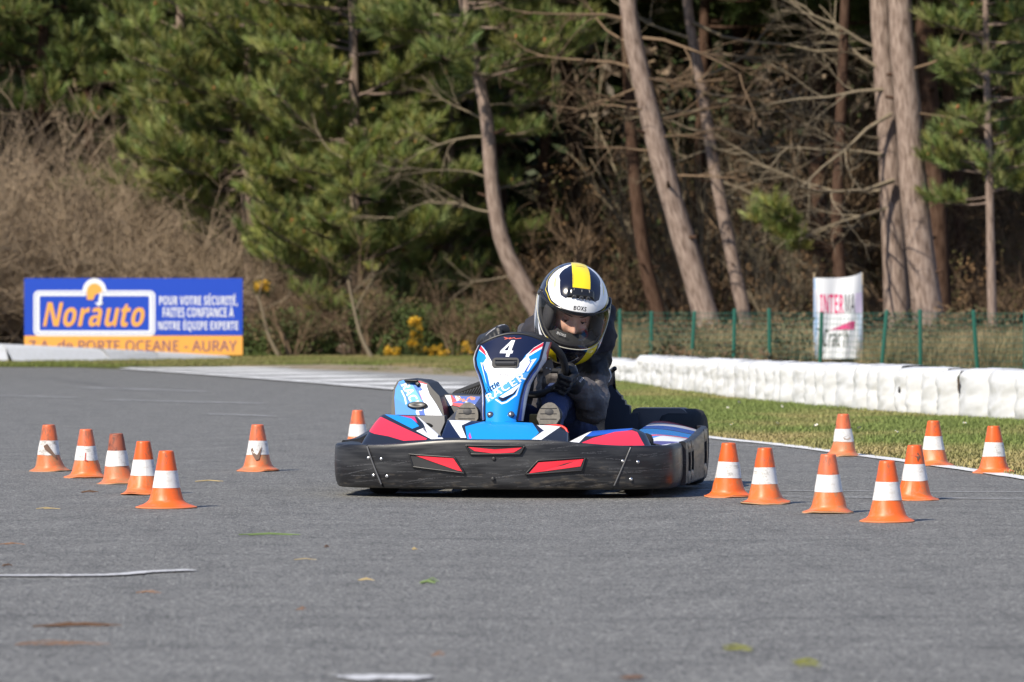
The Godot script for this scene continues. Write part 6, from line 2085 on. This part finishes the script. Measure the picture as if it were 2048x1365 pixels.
func crown_poly(p: Array, mirror := false) -> PackedVector2Array:
	var o := PackedVector2Array()
	for i in range(0, p.size(), 2):
		var j := (i + 2) % p.size()
		for k in 5:
			var f := k / 5.0
			o.append(crown_uv(deg_to_rad(lerpf(p[i], p[j], f)) * (-1.0 if mirror else 1.0), deg_to_rad(lerpf(p[i + 1], p[j + 1], f))))
	return o

func shells(k: float, art: Art) -> MB:
	var mb := MB.new()
	for half in 2:
		var rows := []
		var uvs := []
		for i in 31:
			var f := i / 30.0
			var row := []
			var ur := []
			for j in 145:
				var az := -PI + TAU * j / 144.0
				var el := lerpf(PI / 2, e_top(az), f) if half == 0 else lerpf(e_bot(az), deg_to_rad(-62.0), f)
				row.append(on_shell(az, el, k))
				ur.append(art.uv(crown_uv(az, el)) if art else Vector2.ZERO)
			rows.append(row); uvs.append(ur)
		mb.grid(rows, uvs, false, true)
	return mb

func glove(p: Vector3, t: Vector3, o: Vector3, n: Vector3, wrist: Vector3) -> Array:
	# fist closed on the rim at p; t along the rim, o outwards, n towards the front
	var b := []
	var palm := p + o * 0.014 - n * 0.036
	b.append([wrist, palm, 0.033, 0.030])
	b.append([palm - t * 0.026, palm + t * 0.026, 0.024, 0.024])
	for i in 4:
		var off := (i - 1.5) * 0.0205
		var l: float = [0.9, 1.05, 1.0, 0.82][i]
		var kn := p + t * off + o * 0.036 - n * 0.012
		var mid := p + t * off + o * 0.020 * l + n * 0.030
		var tip := p + t * off * 0.95 - o * 0.014 * l + n * 0.027
		b.append([palm + t * off, kn, 0.017, 0.0125, 0.008])
		b.append([kn, mid, 0.0122, 0.0105, 0.004])
		b.append([mid, tip, 0.0105, 0.009, 0.004])
	b.append([palm - t * 0.02 - o * 0.01, p - o * 0.024 - n * 0.012 - t * 0.026, 0.016, 0.012, 0.006])
	b.append([p - o * 0.024 - n * 0.012 - t * 0.026, p - o * 0.016 + n * 0.024 - t * 0.03, 0.012, 0.0105, 0.005])
	return b

func build_driver() -> void:
	var t := thing("person", "person in a white, black and yellow helmet and grey jacket, crouched at the kart's wheel", "person", KART_AT, KART_TURN)
	var hc := Vector3(0.156, 0.6626, 0.05)
	var hb := Basis.from_euler(Vector3(0, deg_to_rad(15), 0)) * Basis.from_euler(Vector3(deg_to_rad(26), 0, 0)) * Basis.from_euler(Vector3(0, 0, deg_to_rad(-8)))
	var hx := Transform3D(hb, hc)
	# wheel points that the hands hold
	var wb := Basis.from_euler(Vector3(0.62, 0.0, -0.16))
	var wc := Vector3(0.024, 0.445, 0.262)
	var hold := func(a: float): return [wc + wb * (Vector3(cos(a), sin(a), 0) * 0.135), wb * Vector3(-sin(a), cos(a), 0), wb * Vector3(cos(a), sin(a), 0), wb * Vector3(0, 0, 1)]
	var hl: Array = hold.call(-0.28)
	var hr: Array = hold.call(2.45)
	var wl := Vector3(0.185, 0.375, 0.165)
	var wr := Vector3(-0.135, 0.525, 0.185)
	var neck := Vector3(0.16, 0.52, -0.03)
	var chest := Vector3(0.13, 0.42, -0.14)
	var hips := Vector3(0.06, 0.19, -0.3)
	var sl := Vector3(0.212, 0.485, -0.075)
	var sr := Vector3(0.0, 0.535, -0.06)
	var el := Vector3(0.222, 0.305, 0.03)
	var er := Vector3(-0.085, 0.455, 0.06)
	var kl := Vector3(0.112, 0.328, 0.13)
	var kr := Vector3(-0.105, 0.325, 0.14)
	var al := Vector3(0.135, 0.235, 0.43)
	var ar := Vector3(-0.155, 0.235, 0.43)
	# body: one skin under the clothes, with the head
	var body := skin([[hips, chest, 0.085, 0.09], [chest, neck, 0.085, 0.045], [neck, hc + hb * Vector3(0, -0.06, -0.02), 0.042, 0.045], [sl, sr, 0.045, 0.045], [sl, el, 0.036, 0.03], [el, wl, 0.03, 0.022], [sr, er, 0.036, 0.03], [er, wr, 0.03, 0.022], [wl, hl[0], 0.02, 0.018], [wr, hr[0], 0.02, 0.018],
		[hips + Vector3(0.06, -0.02, 0), kl, 0.055, 0.036], [kl, al, 0.034, 0.025], [hips + Vector3(-0.06, -0.02, 0), kr, 0.055, 0.036], [kr, ar, 0.034, 0.025]], 0.016, 0.02)
	var rows := []
	for i in 61:
		var e := lerpf(1.4, -1.4, i / 60.0)
		var row := []
		for j in 81:
			var a := -PI + TAU * j / 80.0
			var d := Vector3(cos(e) * sin(a), sin(e), cos(e) * cos(a))
			var q := Vector3(d.x * 0.076, d.y * 0.115 - 0.024, d.z * 0.110)
			if d.z > 0.0:
				var fx := q.x; var fy := q.y
				q.z += 0.007 * exp(-pow(fx / 0.012, 2.0) - pow((fy + 0.016) / 0.022, 2.0))
				q.z += 0.023 * exp(-pow(fx / 0.0105, 2.0) - pow((fy + 0.048) / 0.012, 2.0)) + 0.011 * exp(-pow(fx / 0.01, 2.0) - pow((fy + 0.032) / 0.02, 2.0))
				q.z += 0.007 * exp(-pow((absf(fx) - 0.012) / 0.007, 2.0) - pow((fy + 0.052) / 0.008, 2.0))
				q.z -= 0.012 * exp(-pow((absf(fx) - 0.031) / 0.016, 2.0) - pow((fy + 0.016) / 0.010, 2.0))
				q.z += 0.005 * exp(-pow((absf(fx) - 0.030) / 0.022, 2.0) - pow((fy - 0.004) / 0.008, 2.0))
				q.z += 0.006 * exp(-pow((absf(fx) - 0.040) / 0.018, 2.0) - pow((fy + 0.048) / 0.018, 2.0))
				q.z += 0.007 * exp(-pow(fx / 0.022, 2.0) - pow((fy + 0.08) / 0.009, 2.0)) - 0.003 * exp(-pow(fx / 0.02, 2.0) - pow((fy + 0.08) / 0.0025, 2.0))
			row.append(hx * q)
		rows.append(row)
	body.grid(rows, [], false, true)
	var skin_m := mat(lin(0.64, 0.37, 0.27), 0.5)
	skin_m.subsurf_scatter_enabled = true
	skin_m.subsurf_scatter_strength = 0.12
	put("body", body, skin_m, t)
	# eyes, lids, brows
	var eyew := mat(lin(0.62, 0.6, 0.58), 0.15)
	var iris := mat(lin(0.05, 0.03, 0.02), 0.1)
	var hair := mat(lin(0.045, 0.026, 0.016), 0.7)
	var lid := mat(lin(0.46, 0.23, 0.165), 0.5)
	for s in [-1, 1]:
		var mb := MB.new(); mb.ball(Vector3(s * 0.031, -0.016, 0.086), Vector3(0.0125, 0.0115, 0.0125), 18, 12, hx)
		var eye := put("eye", mb, eyew, t)
		mb = MB.new(); mb.ball(Vector3(s * 0.031 - 0.001, -0.0195, 0.0952), Vector3(0.0058, 0.0056, 0.004), 14, 8, hx); put("iris", mb, iris, eye)
		mb = MB.new()
		var up := []
		for i in 5:
			var r := []
			for j in 13:
				var a := lerpf(-1.25, 1.25, j / 12.0)
				var e := lerpf(1.2, 0.02, i / 4.0)
				r.append(hx * (Vector3(s * 0.031, -0.016, 0.086) + Vector3(sin(a) * cos(e), sin(e), cos(a) * cos(e)) * 0.0136))
			up.append(r)
		mb.grid(up, [], false, true); put("eyelid", mb, lid, eye)
		var lash := PackedVector3Array()
		for j in 13:
			var a := lerpf(-1.2, 1.2, j / 12.0)
			lash.append(hx * (Vector3(s * 0.031, -0.016, 0.086) + Vector3(sin(a), 0.0 - 0.12 * sin(a) * sin(a), cos(a)) * 0.0142))
		mb = MB.new(); mb.tube(lash, PackedFloat32Array([0.0011]), 5); put("eyelash", mb, hair, eye)
		var brow := PackedVector3Array()
		for j in 9:
			var f := j / 8.0
			brow.append(hx * Vector3(s * lerpf(0.013, 0.05, f), 0.006 + 0.0035 * sin(f * 2.2), 0.1115 - 0.022 * f * f))
		mb = MB.new(); mb.tube(brow, PackedFloat32Array([0.001, 0.0017, 0.002, 0.002, 0.0019, 0.0017, 0.0014, 0.001, 0.0006]), 6); put("eyebrow", mb, hair, t)

	# clothes
	var folds := noise(901, 11.0, 4)
	var jm := mat(lin(0.08, 0.072, 0.073), 0.6)
	jm.heightmap_enabled = true
	jm.heightmap_texture = noise_tex(256, 921, 0.018, 4, [])
	jm.heightmap_scale = 0.4
	jm.uv1_triplanar = true
	jm.uv1_scale = Vector3(5, 7, 5)
	jm.rim_enabled = true; jm.rim = 0.25
	var black := mat(lin(0.012, 0.012, 0.014), 0.7)
	var jacket := skin([[hips, chest, 0.115, 0.125], [chest, neck + Vector3(0, -0.02, -0.03), 0.12, 0.085], [sl, sr, 0.068, 0.066], [chest, sl, 0.09, 0.066], [chest, sr, 0.09, 0.064], [sl, el, 0.062, 0.058], [el, wl.lerp(el, 0.18), 0.057, 0.048], [sr, er, 0.058, 0.052], [er, wr.lerp(er, 0.15), 0.05, 0.042]], 0.0085, 0.025, folds, 0.024)
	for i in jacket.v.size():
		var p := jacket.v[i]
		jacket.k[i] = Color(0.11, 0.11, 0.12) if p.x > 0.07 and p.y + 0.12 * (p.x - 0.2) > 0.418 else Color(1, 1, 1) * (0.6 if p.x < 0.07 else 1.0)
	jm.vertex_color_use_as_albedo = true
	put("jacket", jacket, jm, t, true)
	var hood := skin([[hc + Vector3(-0.135, -0.10, -0.06), hc + Vector3(-0.02, -0.16, -0.09), 0.062, 0.07], [hc + Vector3(0.10, -0.125, -0.075), hc + Vector3(0.03, -0.16, -0.09), 0.045, 0.06], [hc + Vector3(-0.07, -0.08, -0.12), hc + Vector3(0.075, -0.09, -0.14), 0.06, 0.05], [hc + Vector3(0.105, -0.09, -0.08), hc + Vector3(0.112, -0.02, -0.12), 0.034, 0.028]], 0.008, 0.03, folds, 0.02)
	put("hood", hood, mat(lin(0.018, 0.017, 0.024), 0.8), t)
	var seamt := MB.new(); seamt.tube(spline([Vector3(0.268, 0.44, -0.02), Vector3(0.28, 0.425, -0.03), Vector3(0.283, 0.405, -0.035), Vector3(0.275, 0.385, -0.03)], 10), PackedFloat32Array([0.0028]), 6)
	put("sleeve_piping", seamt, mat(lin(0.62, 0.62, 0.6), 0.5), t)
	var jeans := mat(Color.WHITE, 0.85)
	world_tex(jeans, noise_tex(128, 905, 0.2, 3, [[0.0, lin(0.012, 0.02, 0.06)], [0.6, lin(0.022, 0.038, 0.11)], [1.0, lin(0.05, 0.075, 0.17)]]), 6.0)
	var trousers := skin([[hips + Vector3(0.06, -0.03, 0), kl, 0.085, 0.053], [kl, al, 0.051, 0.036], [hips + Vector3(-0.06, -0.03, 0), kr, 0.085, 0.053], [kr, ar, 0.05, 0.036], [hips + Vector3(0.05, -0.03, 0), hips + Vector3(-0.05, -0.03, 0), 0.1, 0.1]], 0.0095, 0.02, noise(906, 16.0, 3), 0.009)
	put("trousers", trousers, jeans, t)
	# shoes on the pedals, soles to the front
	var sole_m := mat(Color.WHITE, 0.8)
	world_tex(sole_m, noise_tex(128, 911, 0.08, 4, [[0.0, lin(0.10, 0.092, 0.08)], [1.0, lin(0.2, 0.185, 0.16)]]), 5.0)
	for s in [[-0.152, ar], [0.137, al]]:
		var heel := Vector3(s[0], 0.212, 0.475)
		var ball := Vector3(s[0] + 0.004, 0.282, 0.497)
		var shoe := skin([[s[1], heel + Vector3(0, 0.012, -0.025), 0.038, 0.033], [heel + Vector3(0, 0.01, -0.02), ball + Vector3(0, 0.0, -0.024), 0.033, 0.033], [ball + Vector3(-0.012, 0, -0.022), ball + Vector3(0.012, -0.004, -0.022), 0.028, 0.027]], 0.006, 0.015)
		var sh := put("shoe", shoe, mat(lin(0.03, 0.03, 0.032), 0.6), t)
		var out := PackedVector2Array()
		for k in 22:
			var a := TAU * k / 22
			var w := 0.041 if sin(a) > -0.2 else 0.033
			out.append(Vector2(s[0] + cos(a) * w + 0.004 * sin(a), 0.252 + sin(a) * 0.058))
		var mb := MB.new()
		mb.prism(out, -0.006, 0.009, Transform3D(Basis.from_euler(Vector3(-0.25, 0, 0)), Vector3(0, 0.02, 0.564)))
		for i in mb.v.size(): pass
		var so := put("sole", mb, sole_m, sh)
		for k in 5:
			var g := MB.new()
			g.box(Transform3D(Basis.from_euler(Vector3(-0.25, 0, 0)), Basis.from_euler(Vector3(-0.25, 0, 0)) * Vector3(s[0], 0.212 + k * 0.019, 0.0098) + Vector3(0, 0.02, 0.564)), Vector3(0.058, 0.0022, 0.002), 0.0005)
			put("tread_groove", g, black, so)
	# gloves
	var gm := mat(lin(0.011, 0.011, 0.012), 0.5)
	gm.rim_enabled = true; gm.rim = 0.2
	var pipe := mat(lin(0.4, 0.4, 0.42), 0.5)
	for h in [[hl, wl, el, 1.0], [hr, wr, er, -1.0]]:
		var q: Array = h[0]
		var bones := glove(q[0], q[1] * -h[3], q[2], q[3], h[1])
		bones.append([h[1], (h[1] as Vector3).lerp(h[2], 0.28), 0.036, 0.041])
		var g := put("glove", skin(bones, 0.0042, 0.012, noise(915, 30.0, 2), 0.003), gm, t)
		# light piping over the knuckles and round the cuff
		var o: Vector3 = q[2]; var n: Vector3 = q[3]; var tt: Vector3 = q[1] * -h[3]
		var mb := MB.new()
		mb.tube(spline([q[0] + tt * 0.045 + o * 0.03 - n * 0.04, q[0] + tt * 0.03 + o * 0.043 - n * 0.028, q[0] + o * 0.049 - n * 0.018, q[0] - tt * 0.03 + o * 0.042 - n * 0.028, q[0] - tt * 0.044 + o * 0.025 - n * 0.045], 20), PackedFloat32Array([0.0022]), 6)
		put("knuckle_piping", mb, pipe, g)
		mb = MB.new()
		var ax: Vector3 = ((h[2] as Vector3) - h[1]).normalized()
		var bs := along(ax)
		var ringp := PackedVector3Array()
		for k in 21:
			var a := TAU * k / 20
			ringp.append((h[1] as Vector3) + ax * 0.012 + (bs.x * cos(a) + bs.z * sin(a)) * 0.0385)
		mb.tube(ringp, PackedFloat32Array([0.0016]), 5)
		put("cuff_piping", mb, pipe, g)
		if h[3] > 0:
			mb = MB.new()
			letters(mb, "BOXS", bold, 0.009, 0.022, 0.0, Transform3D(Basis.from_euler(Vector3(-0.2, 0.1, -0.45)), q[0] + o * 0.014 + n * 0.0445 - tt * 0.004 + Vector3(-0.02, 0.02, 0)))
			put("glove_lettering", mb, mat(lin(0.7, 0.7, 0.7), 0.5), g)
			mb = MB.new()
			letters(mb, "BOXS", bold, 0.008, 0.02, 0.0, Transform3D(Basis.from_euler(Vector3(-0.2, 0.35, 0.9)), (h[1] as Vector3) + Vector3(0.022, 0.012, 0.036)))
			put("glove_lettering", mb, mat(lin(0.6, 0.6, 0.62), 0.5), g)

	# helmet
	var hm := Node3D.new(); hm.name = "helmet"; t.add_child(hm, true)
	hm.transform = hx
	var ah := Art.new(-160, -160, 160, 160, 2.6, lin(0.008, 0.009, 0.022))
	var yellow := lin(0.80, 0.62, 0.012)
	for m in [false, true]:
		ah.poly(crown_poly([-150, 78, -112, 64, -86, 41, -64, 30, -46, 21, -17, 15.5, 0.4, 15, 0.4, 36, -20, 34, -24, 31, -34, 33, -46, 45, -55, 52, -72, 57, -100, 72], m), WHITE)
		ah.line(crown_poly([-118, 58, -90, 37, -78, 34, -74, 28, -62, 25.5, -46, 18, -24, 14.6, -46, 18, -62, 25.5, -74, 28, -78, 34, -90, 37], m), 1.3, yellow)
		ah.poly(crown_poly([-80, 55, -64, 44, -50, 36, -54, 42, -66, 50], m), lin(0.8, 0.7, 0.25))
		ah.poly(crown_poly([-39, -27, -22, -30, -16, -62, -36, -62], m), yellow)
		ah.poly(crown_poly([-100, 12, -84, 10, -66, -20, -50, -28, -44, -30, -43, -44, -60, -62, -75, -62, -100, -20], m), lin(0.66, 0.68, 0.74))
		ah.poly(crown_poly([-88, 2, -74, -14, -60, -26, -50, -33, -46, -46, -60, -62, -66, -62, -80, -20], m), lin(0.012, 0.012, 0.02))
		ah.line(crown_poly([-86, -4, -76, -30, -70, -50, -76, -30], m), 2.0, DEEP)
	ah.poly(v2s([-13.5, -44, 13.5, -44, 12.5, -10, 9, 45, -9, 45, -12.5, -10]), yellow)
	ah.line(v2s([-6, 4, 6, 4]), 1.4, lin(0.1, 0.08, 0.03))
	ah.line(v2s([-11.5, -14, -12, -34]), 0.9, lin(0.3, 0.23, 0.03))
	ah.text("BOXS", bold, Vector2(-10.5, -71.0), 5.8, 0.0, lin(0.012, 0.012, 0.015), 1.18)
	put("shell", shells(1.0, ah), print_mat(ah, 0.14), hm)
	put("liner", shells(0.90, null), mat(lin(0.02, 0.02, 0.022), 0.9), hm)
	# rubber edge of the face opening; dark cheek pads inside; chin curtain
	var loop := PackedVector3Array()
	for j in 49: loop.append(on_shell(lerpf(-1.43, 1.43, j / 48.0), e_top(lerpf(-1.43, 1.43, j / 48.0)), 0.985))
	for j in range(1, 49): loop.append(on_shell(lerpf(1.43, -1.43, j / 48.0), e_bot(lerpf(1.43, -1.43, j / 48.0)), 0.985))
	var mb2 := MB.new(); mb2.tube(loop, PackedFloat32Array([0.0062]), 8); put("opening_seal", mb2, black, hm)
	for s in [-1, 1]:
		mb2 = MB.new(); mb2.ball(Vector3(s * 0.088, -0.035, 0.06), Vector3(0.026, 0.06, 0.055), 18, 12); put("cheek_pad", mb2, mat(lin(0.03, 0.03, 0.034), 0.85), hm)
	rows = []
	for i in 6:
		var row := []
		for j in 31:
			var az := lerpf(-1.1, 1.1, j / 30.0)
			var el2 := e_bot(az) - 0.02 + i * 0.022
			row.append(on_shell(az, el2, 0.965 - 0.035 * i, 0.0))
		rows.append(row)
	mb2 = MB.new(); mb2.grid(rows, [], false, false); put("breath_guard", mb2, mat(lin(0.02, 0.02, 0.02), 0.7), hm)
	mb2 = MB.new(); letters(mb2, "BOXS", bold, 0.0095, 0.034, 0.0, Transform3D(Basis.from_euler(Vector3(-0.5, -0.28, -0.12)), Vector3(-0.062, -0.058, 0.1345))); put("guard_lettering", mb2, mat(lin(0.5, 0.5, 0.5), 0.6), hm)
	# visor
	rows = []
	for i in 17:
		var row := []
		for j in 61:
			var az := lerpf(-1.55, 1.55, j / 60.0)
			var c := az * 1.43 / 1.62
			row.append(on_shell(az, lerpf(e_top(c) + 0.035 * (1.0 - 0.3 * absf(c)), e_bot(c) - 0.04 * (1.0 - 0.5 * absf(c)), i / 16.0), 1.0, 0.0045))
		rows.append(row)
	mb2 = MB.new(); mb2.grid(rows, [], false, true)
	var vm := mat(lin(0.02, 0.02, 0.02), 0.03, 0, 0.38)
	vm.albedo_color.a = 0.10
	vm.transparency = BaseMaterial3D.TRANSPARENCY_ALPHA
	var visor := put("visor", mb2, vm, hm)
	var rimp := PackedVector3Array()
	for j in 61: rimp.append(rows[16][j] + (rows[16][j] as Vector3).normalized() * 0.0004)
	mb2 = MB.new(); mb2.tube(rimp, PackedFloat32Array([0.0017]), 6); put("visor_edge", mb2, mat(lin(0.62, 0.6, 0.5), 0.3), visor)
	rimp = PackedVector3Array()
	for j in 61: rimp.append(rows[0][j] + (rows[0][j] as Vector3).normalized() * 0.0005)
	mb2 = MB.new(); mb2.tube(rimp, PackedFloat32Array([0.0035]), 6); put("visor_top_edge", mb2, mat(lin(0.02, 0.02, 0.022), 0.2), visor)
	for s in [-1, 1]:
		var c := on_shell(s * 1.5, 0.3, 1.0, 0.004)
		mb2 = MB.new(); mb2.lathe([Vector2(0, 0.004), Vector2(0.008, 0.004), Vector2(0.012, 0.002), Vector2(0.013, -0.004)], 18, Transform3D(along(c), c)); put("visor_pivot", mb2, mat(lin(0.03, 0.03, 0.032), 0.3), visor)
	# top vent
	var vent := func(a0, a1, e0, e1, h, inset):
		var rws := []
		for i in 11:
			var row := []
			for j in 21:
				var u := j / 20.0
				var v := i / 10.0
				var edge := minf(1.0, minf(minf(u, 1.0 - u) * 7.0, minf(v, 1.0 - v) * 4.0))
				var e := deg_to_rad(lerpf(e1, e0, v)) - 0.05 * pow(absf(u * 2.0 - 1.0), 2.5)
				var a: float = deg_to_rad(lerpf(a0, a1, u)) * (1.0 + inset * (1.0 - v))
				row.append(on_shell(a, e, 1.0, -0.002 + h * pow(edge, 0.6)))
			rws.append(row)
		var b := MB.new(); b.grid(rws, [], false, true)
		return b
	var glossy := mat(lin(0.012, 0.012, 0.013), 0.18)
	var vn := put("top_vent", vent.call(-23.0, 23.0, 34.0, 50.0, 0.010, 0.25), glossy, hm)
	for k in 3: put("vent_slider", vent.call(-15.0 + k * 11.0, -7.0 + k * 11.0, 34.5, 38.5, 0.0125, 0.0), mat(lin(0.05, 0.05, 0.052), 0.25), vn)
	for k in 3: put("vent_tab", vent.call(-15.0 + k * 14.0, -13.6 + k * 14.0, 42.5, 47.0, 0.0125, 0.0), mat(lin(0.3, 0.3, 0.3), 0.25), vn)
	# chin vent with its V
	put("chin_vent", vent.call(-15.0, 15.0, -56.0, -37.0, 0.006, -0.25), glossy, hm)
	for s in [-1, 1]:
		mb2 = MB.new()
		mb2.tube(PackedVector3Array([on_shell(s * 0.2, deg_to_rad(-41), 1.0, 0.0055), on_shell(s * 0.1, deg_to_rad(-46), 1.0, 0.007), on_shell(0.0, deg_to_rad(-51), 1.0, 0.0065)]), PackedFloat32Array([0.0018]), 6)
		put("chin_groove", mb2, mat(lin(0.16, 0.16, 0.17), 0.3), hm)
